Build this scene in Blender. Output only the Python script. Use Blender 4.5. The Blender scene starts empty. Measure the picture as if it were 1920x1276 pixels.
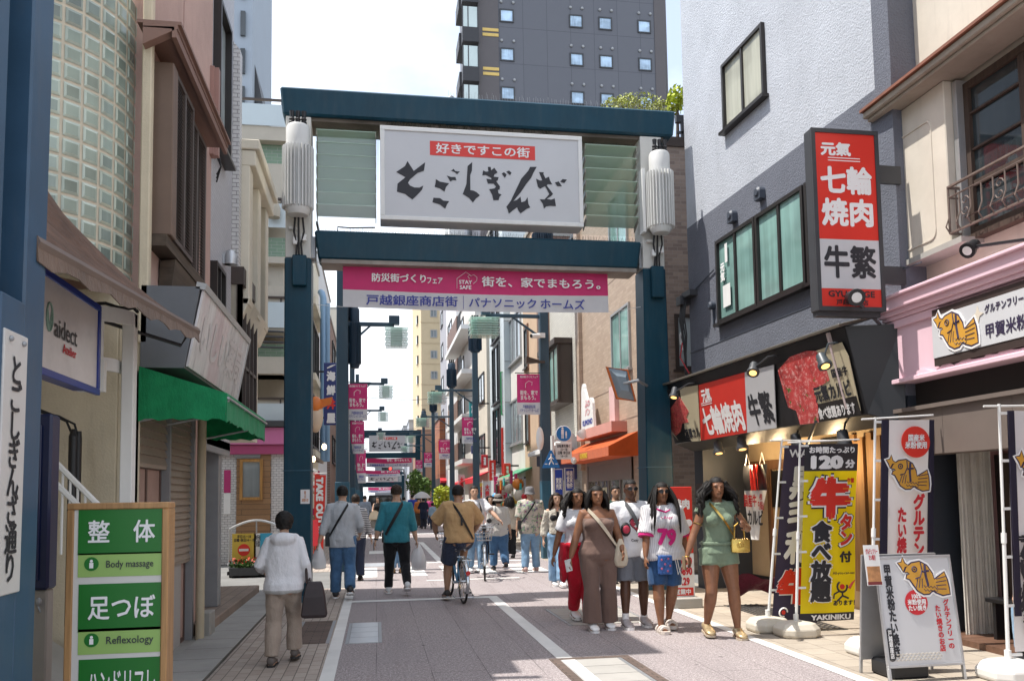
import bpy, bmesh, math, random
from mathutils import Vector, Matrix, noise
S=bpy.context.scene
R=math.radians
V=Vector
random.seed(7)
# ------------------------------------------------------------------ camera
CAMH=1.6; FPX=1550.0; PPX,PPY=960.0,816.0
def _n(v): return v.normalized()
_cy=_n(V((705-PPX,932-PPY,FPX)))
_cu=V((640-PPX,-18000-PPY,FPX)); _cu=_n(_cu-_cu.dot(_cy)*_cy)
_cx=-_n(_cy.cross(_cu))
if _cx.x<0: _cx=-_cx
# rows: world axes expressed in camera (right, down, forward)
CAM=bpy.data.cameras.new("camera"); cam=bpy.data.objects.new("camera",CAM); S.collection.objects.link(cam)
CAM.sensor_width=36; CAM.lens=FPX/1920*36; CAM.shift_x=0; CAM.shift_y=(PPY-638)/1920
CAM.clip_start=.05; CAM.clip_end=3000
right=V((_cx.x,_cy.x,_cu.x)); down=V((_cx.y,_cy.y,_cu.y)); fwd=V((_cx.z,_cy.z,_cu.z))
m=Matrix((( right.x,-down.x,-fwd.x,0),(right.y,-down.y,-fwd.y,0),(right.z,-down.z,-fwd.z,CAMH),(0,0,0,1)))
cam.matrix_world=m; S.camera=cam
# ------------------------------------------------------------------ world, sun, exposure
SUN_EL=R(65); SUN_DIR=_n(V((-math.cos(SUN_EL),.13*math.cos(SUN_EL),math.sin(SUN_EL))))   # towards the sun
W=bpy.data.worlds.new("World"); S.world=W; W.use_nodes=True
nt=W.node_tree; nt.nodes.clear()
def _wn(t,**k):
    n=nt.nodes.new(t)
    for a,b in k.items(): setattr(n,a,b)
    return n
out=_wn('ShaderNodeOutputWorld'); bg=_wn('ShaderNodeBackground'); sky=_wn('ShaderNodeTexSky')
sky.sky_type='NISHITA'; sky.sun_disc=False; sky.sun_elevation=SUN_EL
sky.sun_rotation=math.atan2(SUN_DIR.x,SUN_DIR.y); sky.air_density=1.0; sky.dust_density=1.5
tc=_wn('ShaderNodeTexCoord'); nz=_wn('ShaderNodeTexNoise'); nz.inputs['Scale'].default_value=1.7; nz.inputs['Detail'].default_value=8; nz.inputs['Roughness'].default_value=.55
mpp=_wn('ShaderNodeMapping'); mpp.inputs['Scale'].default_value=(1,1,1.8); mpp.inputs['Location'].default_value=(1.3,.7,.1)
rp=_wn('ShaderNodeValToRGB'); rp.color_ramp.elements[0].position=.40; rp.color_ramp.elements[1].position=.62
rp.color_ramp.elements[0].color=(.30,.30,.30,1)
mix=_wn('ShaderNodeMix',data_type='RGBA'); mix.inputs['B'].default_value=(5.8,6.1,6.55,1)
bg.inputs['Strength'].default_value=.15
L=nt.links.new
L(tc.outputs['Generated'],mpp.inputs['Vector']); L(mpp.outputs[0],nz.inputs['Vector']); L(nz.outputs['Fac'],rp.inputs[0])
L(rp.outputs[0],mix.inputs['Factor']); L(sky.outputs[0],mix.inputs['A']); L(mix.outputs['Result'],bg.inputs['Color']); L(bg.outputs[0],out.inputs[0])
sl=bpy.data.lights.new("sun",'SUN'); sl.energy=3.5; sl.angle=R(.5); sl.color=(1,.955,.89)
so=bpy.data.objects.new("sun",sl); S.collection.objects.link(so); so.rotation_euler=SUN_DIR.to_track_quat('Z','Y').to_euler()
S.view_settings.view_transform='Standard'; S.view_settings.look='None'; S.view_settings.exposure=.88; S.view_settings.gamma=1
S.cycles.max_bounces=6; S.cycles.transparent_max_bounces=10; S.cycles.caustics_reflective=False; S.cycles.caustics_refractive=False
try: S.cycles.use_denoising=True
except Exception: pass
# ------------------------------------------------------------------ measuring: pixels of a 1920x1276 picture on real planes
O=V((0,0,CAMH))
def ray(px,py):
    d=V((px-PPX,py-PPY,FPX)); return V((d.dot(_cx),d.dot(_cy),d.dot(_cu)))
def PZ(px,py,z=0): r=ray(px,py); return O+r*((z-CAMH)/r.z)
def PY(px,py,y): r=ray(px,py); return O+r*(y/r.y)
def PX(px,py,x): r=ray(px,py); return O+r*(x/r.x)
UP=V((0,0,1))
class Frame:
    """flat frame: origin o, unit u (along), v (up), n (outwards)"""
    def __init__(s,o,u,v=UP,n=None):
        s.o=V(o); s.u=_n(V(u)); v=V(v); s.v=_n(v-v.dot(s.u)*s.u); s.n=_n(V(n)) if n is not None else s.u.cross(s.v)
    def p(s,u,v,d=0): return s.o+s.u*u+s.v*v+s.n*d
    def px(s,x,y):
        r=ray(x,y); t=(s.o-O).dot(s.n)/r.dot(s.n); q=O+r*t-s.o; return q.dot(s.u),q.dot(s.v)
    def at(s,u,v,d=0): return Frame(s.p(u,v,d),s.u,s.v,s.n)
class BigFrame(Frame):
    """a frame whose u, v (above eye level 1.6) and d are given in units of k metres"""
    k=1.0
    def p(s,u,v,d=0): return s.o+s.u*(u*s.k)+s.v*(1.6+(v-1.6)*s.k)+s.n*(d*s.k)
    def px(s,x,y):
        a,b=Frame.px(s,x,y); return a/s.k,1.6+(b-1.6)/s.k
    def at(s,u,v,d=0):
        f=BigFrame(s.o+s.n*(d*s.k),s.u,s.v,s.n); f.k=s.k; return f
def big(F,k): f=BigFrame(F.o,F.u,F.v,F.n); f.k=k; return f
def wall_left(a,b):   # street facing wall on the left, u runs away from the camera, n towards +x
    a=V((a[0],a[1],0)); b=V((b[0],b[1],0)); f=Frame(a,b-a); 
    if f.n.x<0: f.n=-f.n
    return f
def wall_right(a,b):
    a=V((a[0],a[1],0)); b=V((b[0],b[1],0)); f=Frame(a,b-a)
    if f.n.x>0: f.n=-f.n
    return f
def front(x,y,z=0): return Frame((x,y,z),(1,0,0),UP,(0,-1,0))   # faces the camera, u to the right
# ------------------------------------------------------------------ materials
MATS={}
class NT:
    def __init__(s,name):
        s.m=bpy.data.materials.new(name); s.m.use_nodes=True; s.t=s.m.node_tree; s.b=s.t.nodes['Principled BSDF']; s.geo=None
    def n(s,t,**k):
        x=s.t.nodes.new(t)
        for a,b in k.items():
            if a.startswith('i_'): x.inputs[a[2:]].default_value=b
            else: setattr(x,a,b)
        return x
    def l(s,a,b): s.t.links.new(a,b)
    def pos(s):
        if not s.geo: s.geo=s.n('ShaderNodeNewGeometry')
        return s.geo.outputs['Position']
    def plane(s,ax,scale=1.0):
        sp=s.n('ShaderNodeSeparateXYZ'); s.l(s.pos(),sp.inputs[0]); c=s.n('ShaderNodeCombineXYZ')
        s.l(sp.outputs['XYZ'.index(ax[0].upper())],c.inputs[0]); s.l(sp.outputs['XYZ'.index(ax[1].upper())],c.inputs[1])
        if scale==1.0: return c.outputs[0]
        v=s.n('ShaderNodeVectorMath',operation='SCALE'); v.inputs['Scale'].default_value=scale; s.l(c.outputs[0],v.inputs[0]); return v.outputs[0]
    def noise(s,scale,detail=4,rough=.6,vec=None,stretch=None):
        x=s.n('ShaderNodeTexNoise',i_Scale=scale,i_Detail=detail,i_Roughness=rough)
        src=vec or s.pos()
        if stretch:
            mp=s.n('ShaderNodeMapping',i_Scale=stretch); s.l(src,mp.inputs[0]); src=mp.outputs[0]
        s.l(src,x.inputs['Vector']); return x.outputs['Fac']
    def ramp(s,fac,*stops):
        x=s.n('ShaderNodeValToRGB'); e=x.color_ramp.elements
        while len(e)<len(stops): e.new(.5)
        for a,(p,c) in zip(e,stops): a.position=p; a.color=tuple(c)+(1,) if len(c)==3 else c
        s.l(fac,x.inputs[0]); return x.outputs[0]
    def mix(s,fac,a,b,mode='MIX'):
        x=s.n('ShaderNodeMix',data_type='RGBA',blend_type=mode)
        for k,q in (('Factor',fac),('A',a),('B',b)):
            if hasattr(q,'is_linked'): s.l(q,x.inputs[k])
            elif k=='Factor': x.inputs[k].default_value=q
            else: x.inputs[k].default_value=tuple(q)+(1,)
        return x.outputs['Result']
    def bump(s,h,dist=.01,strength=1,prev=None):
        x=s.n('ShaderNodeBump',i_Distance=dist,i_Strength=strength); s.l(h,x.inputs['Height'])
        if prev: s.l(prev,x.inputs['Normal'])
        return x.outputs[0]
    def col(s,c):
        if hasattr(c,'is_linked'): s.l(c,s.b.inputs['Base Color'])
        else: s.b.inputs['Base Color'].default_value=tuple(c)+(1,)
    def done(s,rough=.6,nrm=None,spec=.5,metal=0):
        if hasattr(rough,'is_linked'): s.l(rough,s.b.inputs['Roughness'])
        else: s.b.inputs['Roughness'].default_value=rough
        s.b.inputs['Specular IOR Level'].default_value=spec; s.b.inputs['Metallic'].default_value=metal
        if nrm: s.l(nrm,s.b.inputs['Normal'])
        return s.m
def mul(c,k): return tuple(max(0,min(1,x*k)) for x in c)
def chipped(m):
    t=NT.__new__(NT); t.m=m; t.t=m.node_tree; t.b=t.t.nodes['Principled BSDF']; t.geo=None; src=t.b.inputs['Base Color'].links[0].from_socket; ch=t.noise(7,9,.75); st=t.noise(1,6,.7,stretch=(14,14,.5)); c=t.mix(t.ramp(st,(.45,(0,)*3),(.75,(.5,)*3)),src,(.014,.055,.078)); c=t.mix(t.ramp(ch,(.70,(0,)*3),(.72,(.75,)*3)),c,(.30,.31,.30)); t.l(c,t.b.inputs['Base Color']); return m
def paint(name,c,rough=.45,var=.12,scale=3.0,bump=0.0,spec=.5,metal=0,dirt=0.0,streak=False,bscale=60):
    if name in MATS: return MATS[name]
    t=NT(name)
    f=t.noise(scale,5,.65)
    c1=t.ramp(f,(.25,mul(c,1-var)),(.5,c),(.75,mul(c,1+var)))
    if dirt:
        g=t.noise(2.5,6,.7,stretch=(3,3,.5) if streak else None); c1=t.mix(t.ramp(g,(.5,(0,0,0)),(.75,(dirt,)*3)),c1,mul((.22,.19,.15),.8))
    t.col(c1)
    nr=t.bump(t.noise(bscale,3,.6),.004,bump) if bump else None
    rg=t.n('ShaderNodeMapRange'); rg.inputs['To Min'].default_value=max(.02,rough-.08); rg.inputs['To Max'].default_value=min(1,rough+.1); t.l(f,rg.inputs[0])
    MATS[name]=t.done(rg.outputs[0],nr,spec,metal); return MATS[name]
def stucco(name,c,scale=90,bump=.6,dist=.012,var=.1,dirt=.25):
    if name in MATS: return MATS[name]
    t=NT(name); f=t.noise(1.3,6,.65); c1=t.ramp(f,(.3,mul(c,1-var)),(.7,mul(c,1+var)))
    g=t.noise(2.0,6,.7,stretch=(2.5,2.5,.35)); c1=t.mix(t.ramp(g,(.55,(0,0,0)),(.8,(dirt,)*3)),c1,mul(c,.55))
    t.col(c1); MATS[name]=t.done(.85,t.bump(t.noise(scale,4,.65),dist,bump),.25); return MATS[name]
def tiles(name,ax,c1,c2,mortar,bw,bh,ms=.006,off=.5,bump=.5,rough=.5,squash=1,dirt=.15):
    if name in MATS: return MATS[name]
    t=NT(name); b=t.n('ShaderNodeTexBrick',offset=off,squash=squash); v=t.plane(ax); t.l(v,b.inputs['Vector'])
    b.inputs['Color1'].default_value=tuple(c1)+(1,); b.inputs['Color2'].default_value=tuple(c2)+(1,); b.inputs['Mortar'].default_value=tuple(mortar)+(1,)
    b.inputs['Scale'].default_value=1; b.inputs['Brick Width'].default_value=bw; b.inputs['Row Height'].default_value=bh
    b.inputs['Mortar Size'].default_value=ms; b.inputs['Mortar Smooth'].default_value=.1; b.inputs['Bias'].default_value=0
    g=t.noise(1.6,6,.7); c=t.mix(t.ramp(g,(.4,(0,0,0)),(.8,(dirt,)*3)),b.outputs['Color'],mul(mortar,.5))
    g2=t.noise(25,3,.6); c=t.mix(.25,c,t.mix(1.0,c,t.ramp(g2,(.3,(.6,)*3),(.7,(1,)*3)),'MULTIPLY'))
    t.col(c); iv=t.n('ShaderNodeMath',operation='SUBTRACT'); iv.inputs[0].default_value=1; t.l(b.outputs['Fac'],iv.inputs[1])
    MATS[name]=t.done(rough,t.bump(iv.outputs[0],.006,bump),.4); return MATS[name]
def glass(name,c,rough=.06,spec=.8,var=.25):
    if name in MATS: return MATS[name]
    t=NT(name); f=t.noise(.9,3,.5); c1=t.ramp(f,(.35,mul(c,1-var)),(.65,mul(c,1+var))); g=t.noise(1,4,.6,stretch=(7,7,.5)); c1=t.mix(t.ramp(g,(.42,(0,)*3),(.62,(.45,)*3)),c1,mul(c,1.5)); h=t.noise(.55,2,.5,stretch=(1,1,2.2)); c1=t.mix(t.ramp(h,(.5,(0,)*3),(.6,(.4,)*3)),c1,mul(c,.45)); t.col(c1)  # pale and dark streaks in the colour stand for curtains and painted reflections
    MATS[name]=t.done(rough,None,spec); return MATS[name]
def translucent(m,fac=.5):
    if m.get('tl'): return m
    m['tl']=1; t=m.node_tree; b=t.nodes['Principled BSDF']; o=[n for n in t.nodes if n.type=='OUTPUT_MATERIAL'][0]
    tr=t.nodes.new('ShaderNodeBsdfTranslucent'); mx=t.nodes.new('ShaderNodeMixShader'); mx.inputs[0].default_value=fac
    src=b.inputs['Base Color']
    if src.is_linked: t.links.new(src.links[0].from_socket,tr.inputs[0])
    else: tr.inputs[0].default_value=src.default_value
    t.links.new(b.outputs[0],mx.inputs[1]); t.links.new(tr.outputs[0],mx.inputs[2]); t.links.new(mx.outputs[0],o.inputs[0]); return m
def clear(name,c=(.8,.95,.9),rough=.05,alpha=.35):
    if name in MATS: return MATS[name]
    t=NT(name); t.col(c); t.b.inputs['Alpha'].default_value=alpha; MATS[name]=t.done(rough,None,.8); return MATS[name]
def emit(name,c,s,base=None):
    if name in MATS: return MATS[name]
    t=NT(name); t.col(base or c); t.b.inputs['Emission Color'].default_value=tuple(c)+(1,); t.b.inputs['Emission Strength'].default_value=s
    MATS[name]=t.done(.4); return MATS[name]
def cloth(name,c,var=.14,weave=500,bump=.3,rough=.9,scale=6):
    if name in MATS: return MATS[name]
    t=NT(name); tcn=t.n('ShaderNodeTexCoord'); f=t.noise(scale,4,.6,vec=tcn.outputs['Object']); t.col(t.ramp(f,(.3,mul(c,1-var)),(.7,mul(c,1+var))))
    w=t.noise(13,5,.65,vec=tcn.outputs['Object'],stretch=(1,1,.5)); w2=t.noise(420,2,.6,vec=tcn.outputs['Object']); nr=t.bump(w,.035,min(1,bump*1.8),t.bump(w2,.002,.4)); MATS[name]=t.done(rough,nr,.2)
    t.b.inputs['Sheen Weight'].default_value=.15
    return MATS[name]
def wood(name,c,ax=(1,1,.08),scale=30,rough=.5):
    if name in MATS: return MATS[name]
    t=NT(name); f=t.noise(scale,5,.6,stretch=ax); g=t.noise(2,2,.5)
    c1=t.ramp(f,(.3,mul(c,.62)),(.55,c),(.75,mul(c,1.2))); c1=t.mix(t.ramp(g,(.35,(0,0,0)),(.7,(.35,)*3)),c1,mul(c,.55)); t.col(c1)
    MATS[name]=t.done(rough,t.bump(f,.003,.4),.35); return MATS[name]
# ------------------------------------------------------------------ mesh builder
SPLIT={'rear_panel','vent_hood','bracket','window_sticker','wall_bracket','window_surround','beam_bracket','vent_cap','side_window','stair_window','yellow_bar','shop_poster','fish_mark','wall_poster','lower_panel','shutter_rail','mirror_bracket','bolt','pillar','spot_lamp','cable_riser','balcony_railing','lamp_shade','roof_unit','air_conditioner','louvre_bracket','loop','hanging_cord','base_collar','corner_strip'}
class MB:
    def __init__(s): s.v=[]; s.f=[]; s.mi=[]; s.cur=0
    def add(s,vs,fs):
        k=len(s.v); s.v+= [V(x) for x in vs]; s.f+=[tuple(k+i for i in f) for f in fs]; s.mi+=[s.cur]*len(fs); return s
    def hexa(s,p): # 8 points: bottom 4, top 4
        return s.add(p,[(3,2,1,0),(4,5,6,7),(0,1,5,4),(1,2,6,5),(2,3,7,6),(3,0,4,7)])
    def box(s,a,b):
        x0,x1=sorted((a[0],b[0])); y0,y1=sorted((a[1],b[1])); z0,z1=sorted((a[2],b[2]))
        return s.hexa([(x0,y0,z0),(x1,y0,z0),(x1,y1,z0),(x0,y1,z0),(x0,y0,z1),(x1,y0,z1),(x1,y1,z1),(x0,y1,z1)])
    def fbox(s,F,u0,u1,v0,v1,d0,d1):
        return s.hexa([F.p(u0,v0,d0),F.p(u1,v0,d0),F.p(u1,v0,d1),F.p(u0,v0,d1),F.p(u0,v1,d0),F.p(u1,v1,d0),F.p(u1,v1,d1),F.p(u0,v1,d1)])
    def quad(s,*p): return s.add(p,[tuple(range(len(p)))])
    def fquad(s,F,u0,u1,v0,v1,d=0): return s.quad(F.p(u0,v0,d),F.p(u1,v0,d),F.p(u1,v1,d),F.p(u0,v1,d))
    def frame(s,F,u0,u1,v0,v1,w,d0,d1):
        s.fbox(F,u0,u1,v0,v0+w,d0,d1); s.fbox(F,u0,u1,v1-w,v1,d0,d1); s.fbox(F,u0,u0+w,v0+w,v1-w,d0,d1); s.fbox(F,u1-w,u1,v0+w,v1-w,d0,d1); return s
    def prism(s,F,poly,d0,d1):
        n=len(poly); a=[F.p(u,v,d0) for u,v in poly]; b=[F.p(u,v,d1) for u,v in poly]
        return s.add(a+b,[tuple(range(n-1,-1,-1)),tuple(range(n,2*n))]+[(i,(i+1)%n,n+(i+1)%n,n+i) for i in range(n)])
    def rings(s,rs,cap=True,closed=False):
        n=len(rs[0]); k=[p for r in rs for p in r]; f=[]
        m=len(rs)
        for i in range(m if closed else m-1):
            a=i*n; b=((i+1)%m)*n
            for j in range(n): f.append((a+j,a+(j+1)%n,b+(j+1)%n,b+j))
        if cap and not closed: f+= [tuple(range(n-1,-1,-1)),tuple(range((m-1)*n,m*n))]
        return s.add(k,f)
    def tube(s,pts,r,n=8,cap=True,closed=False):
        pts=[V(p) for p in pts]; rs=[]; m=len(pts); up=None
        rad=r if isinstance(r,(list,tuple)) else [r]*m
        for i,p in enumerate(pts):
            if closed: t=pts[(i+1)%m]-pts[i-1]
            else: t=pts[min(i+1,m-1)]-pts[max(i-1,0)]
            t=_n(t) if t.length>1e-9 else V((0,0,1))
            if up is None: up=V((0,0,1)) if abs(t.z)<.9 else V((1,0,0))
            a=up-up.dot(t)*t
            if a.length<1e-6: a=V((1,0,0)).cross(t)
            a=_n(a); up=a; b=t.cross(a)
            rs.append([p+(a*math.cos(2*math.pi*j/n)+b*math.sin(2*math.pi*j/n))*rad[i] for j in range(n)])
        return s.rings(rs,cap,closed)
    def cyl(s,a,b,r,r2=None,n=12): return s.tube([a,b],[r,r if r2 is None else r2],n)
    def lathe(s,c,prof,axis=UP,n=16,cap=True):
        c=V(c); axis=_n(V(axis)); a=V((1,0,0)) if abs(axis.x)<.8 else V((0,1,0)); a=_n(a-a.dot(axis)*axis); b=axis.cross(a)
        return s.rings([[c+axis*h+(a*math.cos(2*math.pi*j/n)+b*math.sin(2*math.pi*j/n))*max(r,.0004) for j in range(n)] for r,h in prof],cap)
    def ell(s,c,r,n=12,m=8):
        c=V(c); r=(r,r,r) if not isinstance(r,(tuple,list)) else r
        return s.rings([[c+V((r[0]*math.sin(t)*math.cos(2*math.pi*j/n),r[1]*math.sin(t)*math.sin(2*math.pi*j/n),-r[2]*math.cos(t))) for j in range(n)] for t in [max(.03,min(math.pi-.03,math.pi*i/m)) for i in range(m+1)]])
    def torus(s,c,axis,Rr,r,n=32,k=8):
        c=V(c); axis=_n(V(axis)); a=V((0,0,1)) if abs(axis.z)<.8 else V((1,0,0)); a=_n(a-a.dot(axis)*axis); b=axis.cross(a)
        return s.tube([c+(a*math.cos(2*math.pi*i/n)+b*math.sin(2*math.pi*i/n))*Rr for i in range(n)],r,k,closed=True)
    def mat(s,i): s.cur=i; return s
    def pieces(s):
        par=list(range(len(s.v)))
        def fd(i):
            while par[i]!=i: par[i]=par[par[i]]; i=par[i]
            return i
        for f in s.f:
            for i in f[1:]: par[fd(i)]=fd(f[0])
        g={}
        for k,f in enumerate(s.f): g.setdefault(fd(f[0]),[]).append(k)
        L_=[]
        for fs in g.values():
            vs=[s.v[i] for k in fs for i in s.f[k]]; L_.append([fs,[min(p[a] for p in vs)-.01 for a in range(3)],[max(p[a] for p in vs)+.01 for a in range(3)]])
        done=False
        while not done:
            done=True
            for i in range(len(L_)):
                for j in range(i+1,len(L_)):
                    A,B=L_[i],L_[j]
                    if all(A[1][a]<=B[2][a] and B[1][a]<=A[2][a] for a in range(3)):
                        L_[i]=[A[0]+B[0],[min(A[1][a],B[1][a]) for a in range(3)],[max(A[2][a],B[2][a]) for a in range(3)]]; L_.pop(j); done=False; break
                if not done: break
        out=[]
        for fs,_,_ in L_:
            m=MB(); ids={}
            for k in fs:
                m.f.append(tuple(ids.setdefault(i,len(ids)) for i in s.f[k])); m.mi.append(s.mi[k])
            m.v=[s.v[i] for i in ids]; out.append(m)
        return out
    def build(s,name,mat,parent=None,smooth=False,bevel=0,auto=None):
        if name in SPLIT:
            SPLIT.discard(name); o=[m.build(name,mat,parent,smooth,bevel,auto) for m in s.pieces()][0]; SPLIT.add(name); return o
        me=bpy.data.meshes.new(name); off=wloc(parent) if parent else V((0,0,0))
        me.from_pydata([tuple(p-off) for p in s.v],[],s.f)
        bm=bmesh.new(); bm.from_mesh(me)
        for i,f in enumerate(bm.faces): f.material_index=s.mi[i]; f.smooth=bool(smooth)
        bmesh.ops.recalc_face_normals(bm,faces=bm.faces)
        if bevel:
            bmesh.ops.bevel(bm,geom=[e for e in bm.edges if len(e.link_faces)==2 and e.calc_face_angle(0)>.5],offset=bevel,segments=1,affect='EDGES',clamp_overlap=True)
        bm.to_mesh(me); bm.free()
        for mm in (mat if isinstance(mat,(list,tuple)) else [mat]): me.materials.append(mm)
        if smooth and auto is not False:
            try: me.set_sharp_from_angle(angle=R(auto or 40))
            except Exception: pass
        o=bpy.data.objects.new(name,me); S.collection.objects.link(o)
        if parent: o.parent=parent
        return o
def wloc(o):
    v=V((0,0,0))
    while o: v=v+o.location; o=o.parent
    return v
def tag(o,label=None,cat=None,group=None,kind=None):
    if label: o['label']=label
    if cat: o['category']=cat
    if group: o['group']=group
    if kind: o['kind']=kind
    return o
def thing(name,label,cat,loc=(0,0,0),group=None):
    o=bpy.data.objects.new(name,None); S.collection.objects.link(o); o.location=V(loc); o.empty_display_size=.2
    return tag(o,label,cat,group)
def struct(o): o['kind']='structure'; return o
def dup(o,parent=None,delta=None,label=None,group=None):
    c=o.copy(); S.collection.objects.link(c); c.parent=parent
    if delta is not None: c.location=o.location+V(delta)
    if label: c['label']=label
    if group: c['group']=group
    for ch in list(o.children): dup(ch,c)
    return c
# ------------------------------------------------------------------ lettering
_dg=None
def text_mesh(body,bold=0.0,line=1.0,align='CENTER',res=2):
    cu=bpy.data.curves.new('lettering','FONT'); cu.body=body; cu.align_x=align; cu.space_line=line; cu.offset=bold; cu.resolution_u=res; cu.fill_mode='BOTH'
    cu.extrude=0; ob=bpy.data.objects.new('lettering',cu); S.collection.objects.link(ob)
    dg=bpy.context.evaluated_depsgraph_get(); me=bpy.data.meshes.new_from_object(ob.evaluated_get(dg)); 
    bpy.data.objects.remove(ob); bpy.data.curves.remove(cu)
    return [v.co.copy() for v in me.vertices],[tuple(p.vertices) for p in me.polygons],me
def put_text(mb,body,F,u0,u1,v0,v1,d=.004,bold=0.0,line=1.0,keep=False,rot=0,shear=0):
    vs,fs,me=text_mesh(body,0,line); bpy.data.meshes.remove(me)
    if not vs: return mb
    if rot: c,s_=math.cos(rot),math.sin(rot); vs=[V((p.x*c-p.y*s_,p.x*s_+p.y*c,0)) for p in vs]
    if shear: vs=[V((p.x+shear*p.y,p.y,0)) for p in vs]
    a0=min(p.x for p in vs)-bold; a1=max(p.x for p in vs)+bold; b0=min(p.y for p in vs)-bold; b1=max(p.y for p in vs)+bold
    sx=(u1-u0)/max(1e-6,a1-a0); sy=(v1-v0)/max(1e-6,b1-b0)
    if keep:
        k=min(sx,sy); cu=(u0+u1)/2; cv=(v0+v1)/2; u0=cu-k*(a1-a0)/2; v0=cv-k*(b1-b0)/2; sx=sy=k
    sh=[(0,0)] if not bold else [(bold*math.cos(t*math.pi/3+.3),bold*math.sin(t*math.pi/3+.3)) for t in range(6)]
    for k,(ex,ey) in enumerate(sh):     # a heavier stroke: the same strokes laid a hair apart
        mb.add([F.p(u0+(p.x+ex-a0)*sx,v0+(p.y+ey-b0)*sy,d+k*.0004) for p in vs],fs)
    return mb
def lettering(parent,body,F,u0,u1,v0,v1,mat,d=.004,bold=0.0,line=1.0,keep=False,name='lettering',rot=0,shear=0):
    return put_text(MB(),body,F,u0,u1,v0,v1,d,bold,line,keep,rot,shear).build(name,mat,parent)
def vert(s): return '\n'.join(s)
# ================================================================== materials used in several places
M={}
M['teal']=paint('teal_paint',(.0015,.040,.068),.36,.22,1.2,.06,.3,dirt=.10,streak=True)
chipped(M['teal'])
M['teal_light']=paint('teal_paint_pale',(.03,.10,.15),.5,.2,2.5,.1,.4,dirt=.2,streak=True)
M['white']=paint('white_paint',(.74,.74,.72),.5,.05,3,dirt=.08,streak=True)
M['sign_white']=paint('sign_white',(.55,.555,.57),.35,.03,1.5)
M['black']=paint('black_paint',(.012,.012,.014),.4,.2,4)
M['char']=paint('charcoal_lettering',(.022,.022,.028),.6,.05)
M['red']=paint('red_vinyl',(.66,.035,.022),.4,.06,2)
M['redink']=paint('red_ink',(.55,.02,.03),.6,.05)
M['pinkban']=paint('magenta_vinyl',(.62,.035,.17),.55,.08,4,.15)
M['navyink']=paint('navy_ink',(.045,.06,.30),.6,.05)
M['whiteink']=paint('white_ink',(.80,.79,.78),.55,.03)
M['grey']=paint('grey_metal',(.32,.33,.34),.45,.1,4,metal=.4)
M['galv']=paint('galvanised_steel',(.50,.51,.52),.38,.1,8,metal=.7)
M['dgrey']=paint('dark_grey_metal',(.045,.047,.052),.45,.15,5)
M['brownmetal']=paint('brown_metal',(.055,.038,.030),.45,.15,5)
M['bronze']=paint('bronze_window_frame',(.035,.030,.028),.35,.1,5,metal=.3)
M['alum']=paint('aluminium_frame',(.42,.42,.42),.35,.08,5,metal=.5)
M['louvre_glass']=clear('pale_green_glass',(.44,.58,.47),.1,.66)
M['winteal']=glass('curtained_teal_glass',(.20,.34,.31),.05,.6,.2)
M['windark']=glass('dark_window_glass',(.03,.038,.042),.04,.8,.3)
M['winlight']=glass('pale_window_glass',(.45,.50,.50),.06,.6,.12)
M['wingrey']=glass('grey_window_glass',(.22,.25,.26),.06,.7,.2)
M['concrete']=stucco('concrete',(.36,.35,.32),60,.35,.006,.1,.35)
M['rubber']=paint('black_rubber',(.012,.012,.012),.8,.1,8)
M['wirem']=paint('black_cable',(.014,.014,.016),.6,.1,8)
def road_mat():
    t=NT('mauve_aggregate_paving'); sp=t.noise(85,2,.9); sp2=t.noise(34,4,.85); big=t.noise(.55,5,.65)
    c=t.ramp(sp,(.34,(.10,.075,.08)),(.45,(.31,.272,.272)),(.56,(.48,.435,.42)),(.66,(.78,.73,.70)))
    c=t.mix(t.ramp(sp2,(.44,(0,)*3),(.56,(.8,)*3)),c,(.19,.153,.158)); c=t.mix(t.ramp(big,(.38,(0,)*3),(.66,(.4,)*3)),c,(.28,.25,.25))
    st=t.noise(3.3,7,.75); c=t.mix(t.ramp(st,(.60,(0,)*3),(.72,(.45,)*3)),c,(.12,.10,.10))
    for sc,th,k in ((1.7,.045,.8),(.8,.03,.7)):
        vo=t.n('ShaderNodeTexVoronoi',i_Scale=sc); t.l(t.pos(),vo.inputs['Vector']); c=t.mix(t.ramp(vo.outputs['Distance'],(th*.7,(k,)*3),(th,(0,)*3)),c,(.07,.06,.06))
    tr=t.noise(1,5,.7,stretch=(2.2,.12,1)); c=t.mix(t.ramp(tr,(.5,(0,)*3),(.7,(.35,)*3)),c,(.16,.135,.14))
    b=t.n('ShaderNodeTexBrick',offset=.5); v=t.plane('yx'); t.l(v,b.inputs['Vector']); b.inputs['Scale'].default_value=1
    b.inputs['Brick Width'].default_value=1.1; b.inputs['Row Height'].default_value=.5; b.inputs['Mortar Size'].default_value=.004; b.inputs['Mortar Smooth'].default_value=.2
    wob=t.noise(1.1,3,.6); jf=t.n('ShaderNodeMath',operation='MULTIPLY'); t.l(b.outputs['Fac'],jf.inputs[0]); t.l(t.ramp(wob,(.36,(.1,)*3),(.60,(.7,)*3)),jf.inputs[1])
    c=t.mix(jf.outputs[0],c,(.045,.037,.038)); t.col(c)
    return t.done(.88,t.bump(sp,.004,.5),.25)
M['road']=road_mat(); translucent(M['pinkban'],.3)
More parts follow.
